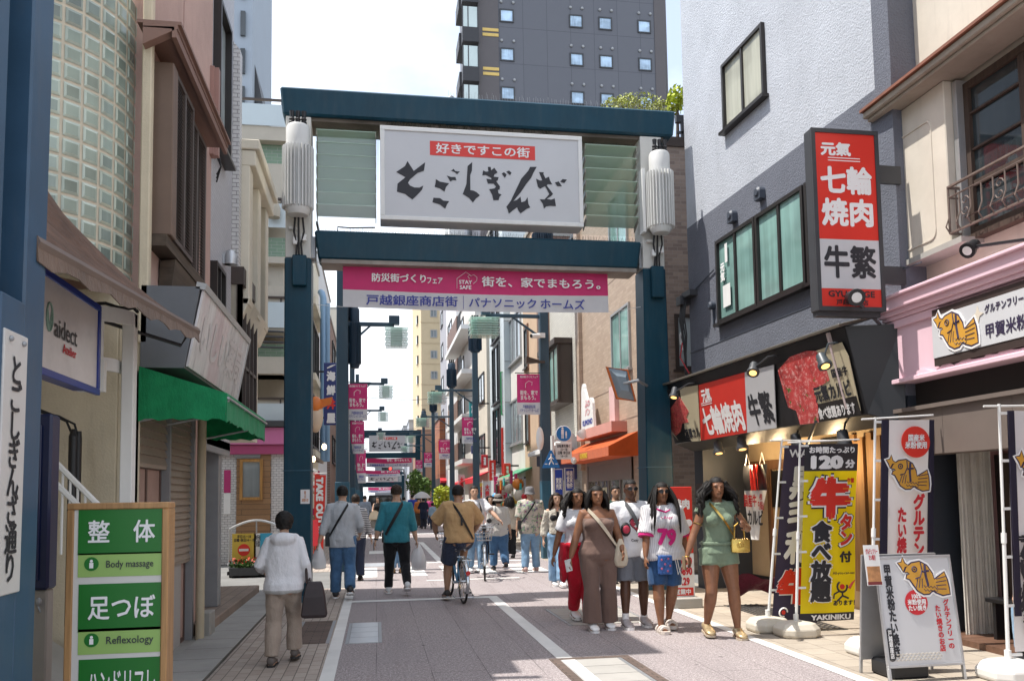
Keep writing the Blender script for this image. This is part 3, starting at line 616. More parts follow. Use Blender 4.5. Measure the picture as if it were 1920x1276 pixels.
# ---- glass block building
b=building('cream stucco building with curved glass block stair bay','(0,0,0)' and (-3.2,7.9,0))
part(b,'wall',M['cream_st'],lambda mb:(mb.box((-9,7.72,0),(-2.25,8.0,3.48)),mb.box((-2.25,7.72,0),(-2.06,7.75,3.48)),mb.box((-9,8.3,3.48),(-2.4,10.6,5.0)),mb.box((-9,-3,0),(-3.75,7.72,10.4)),mb.box((PY(263,300,7.7).x,7.70,3.0),(PY(287,300,7.8).x,7.8,7.4))),bevel=.01)  # the tall wall beside the camera is unseen; raised to shade the road
c0=(-3.22,7.95); Rb=1.0
def arc(r,z,a): return V((c0[0]+r*math.cos(a),c0[1]+r*math.sin(a),z))
def _gb(mb):
    n=20; a0,a1=R(-185),R(8); rows=int((5.3-3.5)/.162)+6; p=.162
    mb.mat(0); A=[a0+(a1-a0)*i/(n*2) for i in range(n*2+1)]
    mb.rings([[arc(Rb,3.47,a),arc(Rb,3.5+rows*p,a),arc(Rb-.1,3.5+rows*p,a),arc(Rb-.1,3.47,a)] for a in A],cap=True)
    for i in range(n):
        for j in range(rows):
            b0=a0+(a1-a0)*(i+.08)/n; b1=a0+(a1-a0)*(i+.92)/n; z0=3.5+p*(j+.08); z1=3.5+p*(j+.92); bm_=(b0+b1)/2
            mb.mat(1); q=[arc(Rb+.006,z0,b0),arc(Rb+.006,z0,b1),arc(Rb+.006,z1,b1),arc(Rb+.006,z1,b0)]
            ins=.14; c=[arc(Rb+.014,z0+p*ins,b0+(b1-b0)*ins),arc(Rb+.014,z0+p*ins,b1-(b1-b0)*ins),arc(Rb+.014,z1-p*ins,b1-(b1-b0)*ins),arc(Rb+.014,z1-p*ins,b0+(b1-b0)*ins)]
            mb.add(q+c,[(0,1,5,4),(1,2,6,5),(2,3,7,6),(3,0,4,7)]); mb.mat(2 if (i*7+j*3)%5 else 3); mb.add(c,[(0,1,2,3)])
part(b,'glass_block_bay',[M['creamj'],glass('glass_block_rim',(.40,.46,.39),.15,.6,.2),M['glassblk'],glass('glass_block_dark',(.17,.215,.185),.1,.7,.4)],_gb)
part(b,'roof',M['concrete'],lambda mb: mb.box((-9,-3,10.4),(-3.7,7.7,10.5)))
def _st(mb):
    for k in range(9): mb.box((-3.7,7.0-k*.0,.2*k),(-2.75,7.3,.2*k+.04)) if k<0 else None
    mb.hexa([(-3.3,6.55,.55),(-3.3,6.62,.55),(-2.35,6.62,.05),(-2.35,6.55,.05),(-3.3,6.55,.75),(-3.3,6.62,.75),(-2.35,6.62,.25),(-2.35,6.55,.25)])
F=front(0,6.6)
def _rail(mb):
    for (a,b_) in (((104,866),(178,940)),((104,905),(160,960))):
        p=F.p(*F.px(*a)); q=F.p(*F.px(*b_)); d=(q-p); q=p+d*2.2; mb.tube([p,q],.022,6)
    for k in range(10):
        p=F.p(*F.px(104+k*14,872+k*14)); mb.tube([p,p-V((0,0,.6))],.009,5)
part(b,'stair_rail',M['white'],_rail)
part(b,'stair_stringer',M['concrete'],lambda mb: mb.hexa([(-3.3,6.65,0),(-2.3,6.65,0),(-2.3,7.6,0),(-3.3,7.6,0),(-3.3,6.65,.9),(-2.3,6.65,.15),(-2.3,7.6,.15),(-3.3,7.6,.9)]))
# white post with curved hoops
F=front(0,6.9); u0,_=F.px(229,800); u1,_=F.px(252,800); zt=F.px(240,588)[1]
wp=thing('canopy_frame','white steel post with curved hoops in front of beige stucco','canopy frame',((u0+u1)/2,6.9,0))
part(wp,'post',M['white'],lambda mb: mb.box((u0,6.85,0),(u1,6.95,zt)),bevel=.006)
def _hoop(z,h,uA,uB,bend):
    def f(mb):
        n=14; rs=[]
        for i in range(n+1):
            a=math.pi*.5*i/n; x=uA+(uB-uA)*math.sin(a); y=6.9-bend*math.cos(a)+bend*.0
            rs.append([V((x,y-.03,z)),V((x,y+.03,z)),V((x,y+.03,z+h)),V((x,y-.03,z+h))])
        mb.rings(rs)
    return f
part(wp,'hoop',M['white'],_hoop(zt-.11,.11,u0-.5,u1,.35)); part(wp,'hoop',M['white'],_hoop(zt-.48,.10,u0-.5,u0-.02,.3))
part(wp,'strut',M['white'],lambda mb:(mb.cyl((u0-.12,6.75,zt-.45),(u0-.12,6.75,zt-.05),.018),mb.box((u0-.24,6.6,zt-.66),(u0-.05,6.66,zt-.42))))
part(wp,'cable',M['wirem'],lambda mb: mb.tube([V((u0-.5+.6*math.sin(R(90)*i/8),6.9-.3*math.cos(R(90)*i/8),zt+.02+.012*math.sin(i*2))) for i in range(9)],.014,5))
# hanging tan awning
aw=thing('fabric_awning','sagging tan fabric awning pulled out above the white lightbox sign','awning',(-1.6,5.2,3))
bA=PX(60,452,-1.5); bB=PX(368,621,-1.5)
def _aw(mb):
    n,m=18,14; g=[]
    for i in range(n+1):
        y=bA.y+(bB.y-bA.y)*i/n; row=[]
        for j in range(m+1):
            t=j/m; x=-1.5-1.45*t; zf=bA.z+(bB.z-bA.z)*i/n; z=zf+ (4.7-zf)*t-.26*math.sin(math.pi*t)*(1+.3*math.sin(i*.8)) +.02*math.sin(i*1.7+j*.6)
            row.append(V((x,y,z)))
        g.append(row)
    k=[p for r in g for p in r]+[p+V((0,0,.012)) for r in g for p in r]; N=(n+1)*(m+1); fs=[]
    for i in range(n):
        for j in range(m): a=i*(m+1)+j; q=(a,a+1,a+m+2,a+m+1); fs+= [q,tuple(N+x for x in reversed(q))]
    e=[i*(m+1) for i in range(n+1)]+[n*(m+1)+j for j in range(m+1)]
    for a,b_ in zip(e,e[1:]):
        if a!=b_: fs.append((a,b_,b_+N,a+N))
    mb.add(k,fs)
part(aw,'canvas',cloth('tan_canvas',(.17,.095,.065),.35,bump=.5),_aw,smooth=True)
part(aw,'front_bar',paint('awning_bar',(.16,.12,.10),.6,.15,4),lambda mb: mb.tube([bA,bB],.035,8),smooth=True)
def _val(mb):
    n=20; a=[]
    for i in range(n+1):
        p=bA.lerp(bB,i/n); a.append([p+V((.02,0,.02)),p+V((.03,0,-.09-.02*math.sin(i*1.9))),p+V((.022,0,-.09-.02*math.sin(i*1.9))),p+V((.012,0,.02))])
    mb.rings(a)
part(aw,'valance',cloth('tan_valance',(.15,.10,.07),.25),_val)
part(aw,'purple_trim',cloth('purple_cloth',(.12,.06,.22)),lambda mb: mb.quad(bA+V((-.02,.2,.03)),bA.lerp(bB,.45)+V((-.02,0,.02)),bA.lerp(bB,.3)+V((-.05,0,.05)),bA+V((-.06,.2,.09))))
part(aw,'support_arm',M['black'],lambda mb: mb.tube([bB+V((0,-.2,-.02)),bB+V((-.1,-.1,-.14)),(-2.8,6.6,3.2)],.015,6))
# shop name box
FN=wall_left((-1.92,4.4),(-1.92,6.2)); q0=FN.px(72,505); q1=FN.px(185,578); q2=FN.px(185,728)
na=thing('shop_sign','white lightbox shop sign with blue frame under the tan awning','shop sign',(-1.95,5.2,2.4))
v1=(q0[1]+q1[1])/2; v0=q2[1]
part(na,'box',paint('royal_blue',(.02,.045,.26),.35,.1,3),lambda mb: mb.fbox(FN,q0[0]-.3,q1[0]+.02,v0-.02,v1+.02,-.16,-.012))
part(na,'frame',MATS['royal_blue'],lambda mb: mb.frame(FN,q0[0]-.3,q1[0]+.03,v0-.05,v1+.03,.045,-.02,.012),bevel=.004)
fa=part(na,'face',paint('lightbox_face',(.62,.60,.60),.2,.12,3),lambda mb: mb.fbox(FN,q0[0]-.26,q1[0]-.015,v0-.005,v1-.01,-.012,0))
def pxr(par,s,F,a,b,mat,bold=.02,line=1,d=.003):
    u0,vv1=F.px(*a); u1,vv0=F.px(*b); lettering(par,s,F,min(u0,u1),max(u0,u1),vv0,vv1,mat,d,bold,line)
u_,v_=FN.px(131,630); 
lettering(fa,'aidect',FN,FN.px(116,0)[0],FN.px(158,0)[0],v_-.05,v_+.07,M['dgrey'],.004,.01); lettering(fa,'Atelier',FN,FN.px(132,0)[0],FN.px(157,0)[0],v_-.13,v_-.07,M['redink'],.004,.02)
part(fa,'leaf_mark',paint('leaf_green',(.20,.32,.26),.6),lambda mb: mb.tube([FN.p(FN.px(107,0)[0]+.045*math.cos(a),v_+.05+.085*math.sin(a),.004) for a in [i*math.pi/9 for i in range(19)]],.006,5))
part(fa,'leaf_fill',MATS['leaf_green'],lambda mb:[mb.tube([FN.p(FN.px(107,0)[0],v_-.03,.004),FN.p(FN.px(107,0)[0]+s*.03,v_+.03+k*.03,.004)],.004,4) for k in range(3) for s in (-1,1)])
# blue cabinet, cable pipes
cab=thing('meter_cabinet','navy blue cabinet on a grey base behind the near arch leg','cabinet',(-1.85,4.8,0))
F=front(0,4.6); cu0=F.px(40,900)[0]; cu1=F.px(95,900)[0]; cz1=F.px(90,775)[1]; cz0=F.px(90,1105)[1]
part(cab,'body',paint('navy_cabinet',(.006,.013,.055),.35,.15,2),lambda mb: mb.box((cu0,4.6,cz0),(cu1,4.72,cz1)),bevel=.012)
part(cab,'door',MATS['navy_cabinet'],lambda mb: mb.box((cu0+.03,4.585,cz0+.05),(cu1-.045,4.599,cz1-.06)),bevel=.004)
cb=part(cab,'base',stucco('beige_grey_base',(.34,.32,.29),80,.3,.003,.1,.3),lambda mb: mb.box((cu0+.01,4.62,0),(cu1-.01,4.71,cz0-.002)),bevel=.008)
part(cb,'latch',M['grey'],lambda mb: (mb.ell((cu1-.045,4.605,cz0-.06),(.016,.012,.022)),mb.tube([(cu1-.045,4.60,cz0-.08),(cu1-.03,4.59,cz0-.11)],.005,5)),smooth=True)
cp=thing('cable_riser','pair of black cable risers against the beige stucco wall','cable riser',(-2.5,7.2,1))
F=front(0,7.3); 
def _cp(mb):
    for a in ((127,147,818),(140,152,822)):
        ua=F.px(a[0],900)[0]; ub=F.px(a[1],900)[0]; zt_=F.px(0,a[2])[1]; z0_=F.px(0,915)[1]; mb.cyl(((ua+ub)/2,7.3,0.6),((ua+ub)/2,7.3,zt_),(ub-ua)/2); mb.cyl(((ua+ub)/2,7.3,zt_),((ua+ub)/2,7.3,zt_+.06),(ub-ua)/2,.02)
part(cp,'sleeve',M['black'],_cp,smooth=True)
part(cp,'cable',M['wirem'],lambda mb:[mb.tube([F.p(*F.px(x,y)) for x,y in pts],.010,5) for pts in (((75,768),(100,778),(125,790),(137,818)),((75,772),(110,780),(140,795),(147,822)))],smooth=True)
# ---- massage sign
F=front(0,4.30); a0=F.px(127,945); a1=F.px(318,945); 
ms=thing('standing_sign','wooden framed green and white massage menu sign standing by kerb','standing sign',((a0[0]+a1[0])/2,4.4,0))
u0,u1,zt=a0[0],a1[0],a0[1]+.005
bw=wood('oak_frame',(.42,.235,.10),(1,1,.06),40,.4)
part(ms,'frame',bw,lambda mb: mb.frame(F,u0,u1,.02,zt,.032,-.12,.012),bevel=.005)
bd=part(ms,'box',bw,lambda mb: mb.fbox(F,u0+.004,u1-.004,.03,zt-.004,-.118,-.01))
fc=part(ms,'face',paint('menu_face',(.62,.60,.56),.35,.06,1.5),lambda mb: mb.fbox(F,u0+.032,u1-.032,.05,zt-.032,-.009,.0))
G1=paint('menu_green',(.012,.15,.018),.35,.06,1.2); G2=paint('menu_lime',(.30,.47,.13),.35,.1,1)
def mrow(pxa,pya,pxb,pyb,mat,d=.003):
    a=F.px(pxa,pya); b_=F.px(pxb,pyb); part(fc,'colour_panel',mat,lambda mb: mb.fbox(F,a[0],b_[0],b_[1],a[1],0,d))
for y0,y1,y2,t,en in ((953,1036,1077,'整　体','Body massage'),(1095,1178,1220,'足つぼ','Reflexology'),(1236,1322,1362,'ハンドリフレ','Hand massage')):
    mrow(148,y0,308,y1,G1); mrow(147,y1+1,308,y2,G2)
    pxr(fc,t,F,(166,y0+22),(291,y0+62),M['whiteink'],.016,d=.005); 
    u,v=F.px(172,(y1+y2)/2); part(fc,'round_mark',G1,lambda mb: mb.lathe(F.p(u,v,.003),[(.033,0),(.033,.002)],(0,-1,0),20))
    part(fc,'figure_mark',M['whiteink'],lambda mb:(mb.lathe(F.p(u,v+.014,.0055),[(.007,0),(.007,.001)],(0,-1,0),12),mb.fbox(F,u-.009,u+.009,v-.02,v+.006,.0055,.0065)))
    pxr(fc,en,F,(200,y1+14),(288,y1+29),M['dgrey'],.008,d=.005)
# ---- pink stucco building with louvred window, sign box and green awning
FW=wall_left((-2.06,7.75),(-2.06,12.0))
pk=building('pink stucco building with brown louvred window above closed shutters',(-2.4,9.2,0))
part(pk,'wall',M['pink_st'],lambda mb: (mb.box((-9,7.95,2.9),(-2.06,10.75,7.2)),mb.box((-9,8.75,7.2),(-2.06,10.75,10.2)),mb.box((-9,7.78,2.9),(-2.9,7.95,7.2)),mb.box((-9,7.95,0),(-2.16,10.75,2.9))))  # stepped top is out of view; shaped to outline the road's shade
part(pk,'corner_strip',paint('pink_trim',(.33,.19,.16),.6,.1,3),lambda mb:(mb.fbox(FW,2.86,3.02,5.95,7.1,0,.05),mb.fbox(FW,.2,.216,5.9,7.1,0,.006),mb.fbox(FW,1.4,1.41,5.95,7.1,0,.005),mb.fbox(FW,2.9,3.0,5.95,7.1,.05,.1)))
lv=part(pk,'shutter_box',M['brownmetal'] and paint('brown_steel_box',(.16,.105,.075),.5,.12,3),lambda mb: mb.fbox(FW,.15,.33,4.05,5.70,0,.20),bevel=.008)
def _lou(mb):
    for (a,b_,d) in ((.33,1.1,.19),(1.12,2.05,.13)):
        mb.frame(FW,a,b_,4.05,5.70,.045,d-.05,d); 
        mid=(a+b_)/2; mb.fbox(FW,mid-.03,mid+.03,4.09,5.66,d-.05,d)
        for k in range(44): z=4.10+k*.0362; 
        for k in range(43):
            z=4.10+k*.0367
            for c,e in ((a+.045,mid-.03),(mid+.03,b_-.045)): mb.hexa([FW.p(c,z,d-.02),FW.p(e,z,d-.02),FW.p(e,z+.008,d-.02),FW.p(c,z+.008,d-.02),FW.p(c,z+.022,d-.045),FW.p(e,z+.022,d-.045),FW.p(e,z+.03,d-.045),FW.p(c,z+.03,d-.045)])
        mb.fbox(FW,a+.02,b_-.02,4.07,5.68,d-.09,d-.07)
part(pk,'louvre_shutter',paint('dark_louvre',(.085,.065,.055),.5,.15,6),_lou)
part(pk,'window_sill',wood('weathered_sill',(.10,.075,.055),(.3,.06,1),20,.8),lambda mb:(mb.fbox(FW,.10,2.15,3.93,4.04,0,.17),mb.hexa([FW.p(.5,3.55,0),FW.p(2.2,3.55,0),FW.p(2.2,3.6,.12),FW.p(.5,3.6,.12),FW.p(.5,3.9,.02),FW.p(2.2,3.9,.02),FW.p(2.2,3.92,.16),FW.p(.5,3.92,.16)])))
part(pk,'window_hood',paint('hood_red_brown',(.23,.135,.105),.6,.15,3),lambda mb:(mb.fbox(FW,-.15,2.45,5.86,5.90,0,.30),mb.fbox(FW,-.15,2.45,5.78,5.86,.25,.29),mb.fbox(FW,-.15,2.45,5.90,5.93,-.05,.33),mb.hexa([FW.p(-.15,5.70,0),FW.p(-.05,5.70,0),FW.p(-.05,5.85,.27),FW.p(-.15,5.85,.27),FW.p(-.15,5.87,0),FW.p(-.05,5.87,0),FW.p(-.05,5.88,.27),FW.p(-.15,5.88,.27)])))
part(pk,'roof',M['concrete'],lambda mb: mb.box((-9,8.7,10.2),(-1.95,10.75,10.3)))
def _shut(mb):
    def sl(u0,u1,z0,z1,d):
        n=int((z1-z0)/.075)
        for k in range(n): z=z0+(z1-z0)*k/n; h=(z1-z0)/n; mb.hexa([FW.p(u0,z,-.12),FW.p(u1,z,-.12),FW.p(u1,z,d+.03),FW.p(u0,z,d+.03),FW.p(u0,z+h,-.12),FW.p(u1,z+h,-.12),FW.p(u1,z+h,d),FW.p(u0,z+h,d)])
        mb.fbox(FW,u0,u1,z0-.04,z0,-.12,d+.02)
    sl(.02,1.12,1.95,2.75,-.06); sl(1.18,2.25,.95,2.75,-.06)
part(pk,'roller_shutter',paint('taupe_shutter',(.36,.30,.245),.45,.12,3,metal=.15,dirt=.2,streak=True),_shut)
part(pk,'shutter_rail',M['grey'],lambda mb:(mb.fbox(FW,-.03,.02,0,2.75,-.12,-.01),mb.fbox(FW,1.12,1.18,0,2.75,-.12,-.01),mb.fbox(FW,2.25,2.32,0,2.75,-.12,-.01)))
dg=part(pk,'glazed_door',M['windark'],lambda mb: mb.fbox(FW,.02,2.25,.02,2.0,-.14,-.125))
part(dg,'door_frame',paint('red_brown_frame',(.11,.06,.045),.5),lambda mb:(mb.frame(FW,.02,1.12,.02,1.95,.05,-.12,-.09),mb.fbox(FW,.55,.6,.05,1.9,-.12,-.09),mb.frame(FW,1.18,2.25,.02,1.0,.05,-.12,-.09)))
part(pk,'lower_panel',paint('grey_white_panel',(.42,.40,.38),.5,.1,3,dirt=.2),lambda mb:(mb.fbox(FW,.02,1.12,.02,.75,-.12,-.075),mb.fbox(FW,1.5,1.9,.02,.95,-.12,-.06)))
# the slanting sign box
sb=thing('shop_sign','weathered white slanting sign box over the closed shutters','shop sign',(-1.9,9,2.8))
y0,y1=7.70,10.40
part(sb,'box',paint('slate_panel',(.135,.145,.16),.5,.1,3,dirt=.15,streak=True),lambda mb: mb.hexa([(-2.06,y0,2.78),(-1.69,y0,2.78),(-1.69,y1,2.78),(-2.06,y1,2.78),(-2.06,y0,3.52),(-1.56,y0,3.52),(-1.56,y1,3.52),(-2.06,y1,3.52)]))
FSg=Frame((-1.685,y0,2.78),(0,1,0),(.14,0,.74)); 
if FSg.n.x<0: FSg.n=-FSg.n
def _fade():
    t=NT('faded_sign_film'); n=t.noise(1,5,.7,stretch=(5,5,.9)); n2=t.noise(1,2,.5,stretch=(1.2,1.2,.6)); c=t.ramp(n,(.32,(.30,.28,.29)),(.45,(.56,.53,.53)),(.62,(.68,.66,.66))); c=t.mix(t.ramp(n2,(.5,(0,)*3),(.62,(.45,)*3)),c,(.52,.30,.33)); t.col(c); return t.done(.22,t.bump(n,.02,.5),.6)
sf=part(sb,'face',_fade(),lambda mb: mb.fbox(FSg,.03,2.66,.02,.73,0,.02))
part(sb,'top_rail',M['alum'],lambda mb:(mb.fbox(FSg,0,2.70,.73,.79,-.05,.035),mb.fbox(FSg,2.66,2.70,0,.73,-.02,.03)))
lettering(sf,'いしい薬局',FSg,.25,2.45,.18,.60,paint('faded_lettering',(.58,.55,.55),.5,.05),.022,.03)
# green awning
ga=thing('green_awning','scalloped green canvas awning over the shutters','awning',(-1.7,8.8,2.3))
gm=cloth('green_canvas',(.02,.33,.13),.16,bump=.35,rough=.7)
ya,yb=7.6,10.2; X0,X1=-2.04,-1.31
translucent(gm,.3); translucent(MATS['tan_canvas'],.25)
part(ga,'canopy',gm,lambda mb:(mb.hexa([(X0,ya,2.75),(X1,ya,2.52),(X1,yb,2.52),(X0,yb,2.75),(X0,ya,2.775),(X1,ya,2.545),(X1,yb,2.545),(X0,yb,2.775)])))
def _valg(mb):
    n=26
    def strip(P,n,top,bot,nrm):
        rs=[]
        for i in range(n+1):
            p=P(i/n); zt=top(i/n); zb=bot+.028*abs(math.sin(i*math.pi/3.25)); off=.012*math.sin(i*1.1)
            rs.append([V((p[0],p[1],zt))+nrm*off*.3,V((p[0],p[1],zb))+nrm*off,V((p[0],p[1],zb))+nrm*(off+.008),V((p[0],p[1],zt))+nrm*.008])
        mb.rings(rs)
    strip(lambda t:(X0+(X1-X0)*t,ya),13,lambda t:2.775-.23*t,2.29,V((0,-1,0)))
    strip(lambda t:(X1,ya+(yb-ya)*t),39,lambda t:2.545,2.28,V((1,0,0)))
    strip(lambda t:(X0+(X1-X0)*t,yb),13,lambda t:2.775-.23*t,2.29,V((0,1,0)))
part(ga,'valance',gm,_valg,smooth=True)
part(ga,'frame_rod',M['galv'],lambda mb:(mb.tube([(X0,8.6,2.35),(X1+.03,8.6,2.5)],.012,6),mb.tube([(X0,ya+.05,2.3),(X1+.02,ya+.05,2.48)],.012,6),mb.tube([(X1+.02,ya,2.5),(X1+.02,yb,2.5)],.012,6),mb.tube([(X0,yb-.1,2.3),(X1,yb-.1,2.45)],.012,6)))
# pipe, pillar, step
tag(MB().tube([(-1.99,10.02,.0),(-1.99,10.02,2.9)],.05,12).build('drain_pipe',paint('cream_pipe',(.50,.43,.30),.5,.08,3),None,True),'cream vinyl drain pipe at the end of the shutters','pipe')
tag(MB().box((-2.05,10.15,0),(-1.9,10.45,.30)).build('concrete_block',M['concrete'],None,bevel=.01),'small dark concrete block beside the drain pipe','block')
struct(MB().box((-3.4,10.3,0),(-1.96,14.7,.15)).build('entrance_step',M['deck'],bevel=.012))
# ---- pale tile building
FT=wall_left((-2.08,10.75),(-2.08,12.45))
tb=building('pale grey tiled narrow building with dark framed windows',(-2.3,11.6,0))
part(tb,'wall',tiles('pale_grey_tile','yz',(.52,.52,.55),(.47,.47,.50),(.36,.36,.38),.10,.05,.004,.5,.4,.4,dirt=.1),lambda mb:(mb.box((-9,10.75,2.3),(-2.08,12.45,10.5)),mb.box((-9,12.0,0),(-3.35,12.45,2.3))))
part(tb,'shopfront',M['grey'],lambda mb:(mb.box((-2.36,11.9,.15),(-2.13,12.1,2.3)),mb.box((-2.13,10.75,2.22),(-2.08,12.45,2.42)),mb.box((-3.4,10.75,.15),(-2.9,11.9,2.3))),bevel=.01)
window(tb,FT,.15,1.0,6.25,8.2,M['bronze'],M['winlight'],1,.06,.10); window(tb,FT,.10,.75,3.75,4.65,M['bronze'],M['windark'],2,.05,.09)
part(tb,'vent_cowl',M['galv'],lambda mb:(mb.lathe((-1.98,11.75,4.85),[(.09,0),(.09,.12),(.06,.19),(.01,.21)],n=14),mb.box((-2.08,11.70,4.85),(-1.98,11.8,5.0))),smooth=True)
part(tb,'cable',M['wirem'],lambda mb:[mb.tube([(-2.05,11.0,6.1+.1*k),(-1.99,11.02,5.95),(-2.05,11.05,5.75+.05*k)],.01,5) for k in range(3)])
# ---- white brick strip with cream balcony block and brown bay window
cb_=building('cream building with boxed balcony, white brick pier and brown bay window',(-2.2,13.6,0))
wb=tiles('white_brick_tile','xz',(.66,.65,.64),(.60,.59,.58),(.28,.27,.27),.13,.062,.006,.5,.6,.4,dirt=.08)
cm=stucco('cream_paint_wall',(.66,.61,.50),70,.3,.004,.08,.35)
part(cb_,'wall',cm,lambda mb:(mb.box((-9,12.46,0),(-3.35,15.2,2.6)),mb.box((-9,12.46,2.6),(-2.08,15.2,7.0))))
part(cb_,'brick_pier',wb,lambda mb: mb.hexa([(-2.14,12.40,4.9),(-1.98,12.40,4.9),(-1.98,12.6,4.9),(-2.14,12.6,4.9),(-2.14,12.40,8.5),(-1.98,12.40,8.3),(-1.98,12.6,8.3),(-2.14,12.6,8.5)]))
def _bal(mb):
    FB_=wall_left((-2.08,12.62),(-2.08,15.2))
    mb.fbox(FB_,0,2.3,6.62,6.86,0,.30); mb.fbox(FB_,-.03,2.35,6.87,7.02,0,.36)
    for a,b_ in ((0,.34),(.95,1.25),(1.85,2.2)): mb.fbox(FB_,a,b_,4.5,6.62,.0,.22)
    mb.hexa([FB_.p(0,4.2,0),FB_.p(2.2,4.2,0),FB_.p(2.2,4.25,.1),FB_.p(0,4.25,.1),FB_.p(0,4.6,0),FB_.p(2.2,4.6,0),FB_.p(2.2,4.6,.24),FB_.p(0,4.6,.24)])
part(cb_,'balcony',cm,_bal,bevel=.012)
part(cb_,'balcony_railing',M['wingrey'],lambda mb: mb.box((-2.08,12.95,4.6),(-1.98,14.5,5.5)))
bay=part(cb_,'bay_window',M['brownmetal'],lambda mb:(mb.box((-2.2,12.38,4.74),(-1.9,14.0,5.0)),mb.box((-2.2,12.4,2.85),(-1.93,14.0,2.97)),mb.box((-2.0,12.39,2.97),(-1.92,12.47,4.74)),[mb.box((-1.99,12.39+.38*k,2.97),(-1.92,12.44+.38*k,4.74)) for k in range(5)],mb.box((-1.99,12.4,3.55),(-1.925,14.0,3.6))))
part(bay,'pane',M['windark'],lambda mb: mb.box((-2.15,12.45,2.97),(-1.96,13.98,4.74)))
part(bay,'side_panel',paint('tan_side',(.36,.32,.25),.5,.1,3),lambda mb: mb.box((-2.17,12.41,2.97),(-2.0,12.448,4.74)))
part(cb_,'roof',M['concrete'],lambda mb: mb.box((-9,12.5,7.02),(-2.1,15.2,7.1)))
# ---- blue grey tower behind
tw=building('tall blue grey apartment tower rising behind the white brick pier',(-5,22,0))
part(tw,'wall',paint('blue_grey_render',(.30,.35,.41),.6,.06,1),lambda mb:(mb.box((-14,24.5,0),(PY(473,120,24.5).x,29,22)),))
part(tw,'stair_window',M['windark'],lambda mb:[mb.box((PY(451,120,24.5).x,24.42,9.5+k*1.15),(PY(460,120,24.5).x,24.5,10.25+k*1.15)) for k in range(9)])
part(tw,'annex_roof',M['dgrey'],lambda mb: mb.prism(front(0,25),[front(0,25).px(x,y) for x,y in ((473,98),(493,196),(488,196),(473,190))],-2,0))
part(tw,'annex',wb,lambda mb: mb.box((-6,25.02,0),(PY(488,190,25).x,28,PY(488,195,25).z)))
# ---- apartments over pink shop at the side street corner
AY=21.5; FA=front(0,AY)
ap=building('apartment block with pale glass balconies over a pink and brick shop',(-4,AY,0))
def zz(py): return FA.px(500,py)[1]
part(ap,'wall',stucco('warm_beige_render',(.47,.42,.335),60,.3,.004,.08,.3),lambda mb: mb.box((-12,AY+1.1,3.2),(-2.25,AY+7,11.5)))
def _slabs(mb):
    for a,b_ in ((236,262),(366,378),(480,492),(535,565),(614,622),(668,700),(748,756)): mb.box((-12,AY+.02,zz(b_)),(-2.25,AY+1.2,zz(a)))
    for a,b_ in ((299,366),(487,535),(668,700)): mb.box((-12,AY+.25,zz(b_)),(-2.35,AY+1.2,zz(a)))
part(ap,'floor_slab',stucco('balcony_slab',(.46,.42,.35),60,.3,.004,.08,.3),_slabs)
part(ap,'green_tile',tiles('pale_green_tile','xz',(.20,.30,.20),(.17,.26,.18),(.30,.34,.28),.28,.09,.008,.5,.4,.4),lambda mb:[mb.box((-12,AY+.3,zz(b_)),(-2.3,AY+.5,zz(a))) for a,b_ in ((262,299),(438,480),(640,668))])
for a,b_ in ((196,236),(381,426),(566,614),(756,789)):
    g=part(ap,'balcony_glass',paint('frosted_glass_panel',(.50,.57,.59),.15,.05,1),lambda mb: mb.box((-12,AY-.02,zz(b_)),(-2.28,AY+.01,zz(a)))); part(g,'hand_rail',M['brownmetal'],lambda mb:(mb.box((-12,AY-.03,zz(a)+.10),(-2.25,AY+.03,zz(a)+.15)),[mb.box((-2.4-k*1.1,AY-.01,zz(a)),(-2.36-k*1.1,AY+.01,zz(a)+.1)) for k in range(5)]))
part(ap,'cornice',M['dgrey'],lambda mb: mb.box((-12,AY-.25,zz(801)),(-2.2,AY+1.2,zz(789))),bevel=.02)
part(ap,'pink_fascia',paint('pink_fascia',(.55,.16,.33),.5,.05,2),lambda mb: mb.box((-12,AY-.15,zz(833)),(-2.22,AY+1.1,zz(802))))
part(ap,'magenta_band',paint('magenta_band',(.36,.055,.15),.5,.05,2),lambda mb: mb.box((-12,AY-.10,zz(851)),(-2.24,AY+1.1,zz(834))))
part(ap,'shop_wall',wb,lambda mb:(mb.box((-12,AY,0),(-2.25,AY+7,zz(851)))))
wdx0,wdx1=FA.px(444,900)[0],FA.px(508,900)[0]
wp_=part(ap,'timber_panel',tiles('timber_board','xz',(.33,.19,.095),(.26,.145,.07),(.10,.06,.035),1.1,.135,.006,.37,.3,.5),lambda mb: mb.box((wdx0,AY-.05,0),(wdx1,AY+.01,zz(851))))
F2=front(0,AY-.05); w=window(wp_,F2,F2.px(450,900)[0],F2.px(493,900)[0],F2.px(0,944)[1],F2.px(0,864)[1],wood('amber_frame',(.42,.22,.07),(1,1,.1),30,.4),M['wingrey'],1,.07,.06,False)
part(wp_,'vent_grille',M['grey'],lambda mb:[mb.fbox(F2,F2.px(449,0)[0],F2.px(494,0)[0],F2.px(0,862)[1]+k*.035,F2.px(0,862)[1]+.022+k*.035,0,.03) for k in range(4)])
part(ap,'wall_poster',paint('magenta_poster',(.42,.03,.15),.5,.1),lambda mb: mb.box((FA.px(429,0)[0],AY-.02,zz(922)),(FA.px(441,0)[0],AY-.004,zz(880))))
part(ap,'wall_poster',M['white'],lambda mb: mb.box((FA.px(429,0)[0],AY-.02,zz(962)),(FA.px(441,0)[0],AY-.004,zz(923))))
part(ap,'wall_lamp',MATS['tan_side'],lambda mb: mb.lathe((-2.55,AY-.2,zz(412)),[(.16,0),(.17,.25),(.10,.42),(.03,.47)],n=12),smooth=True)
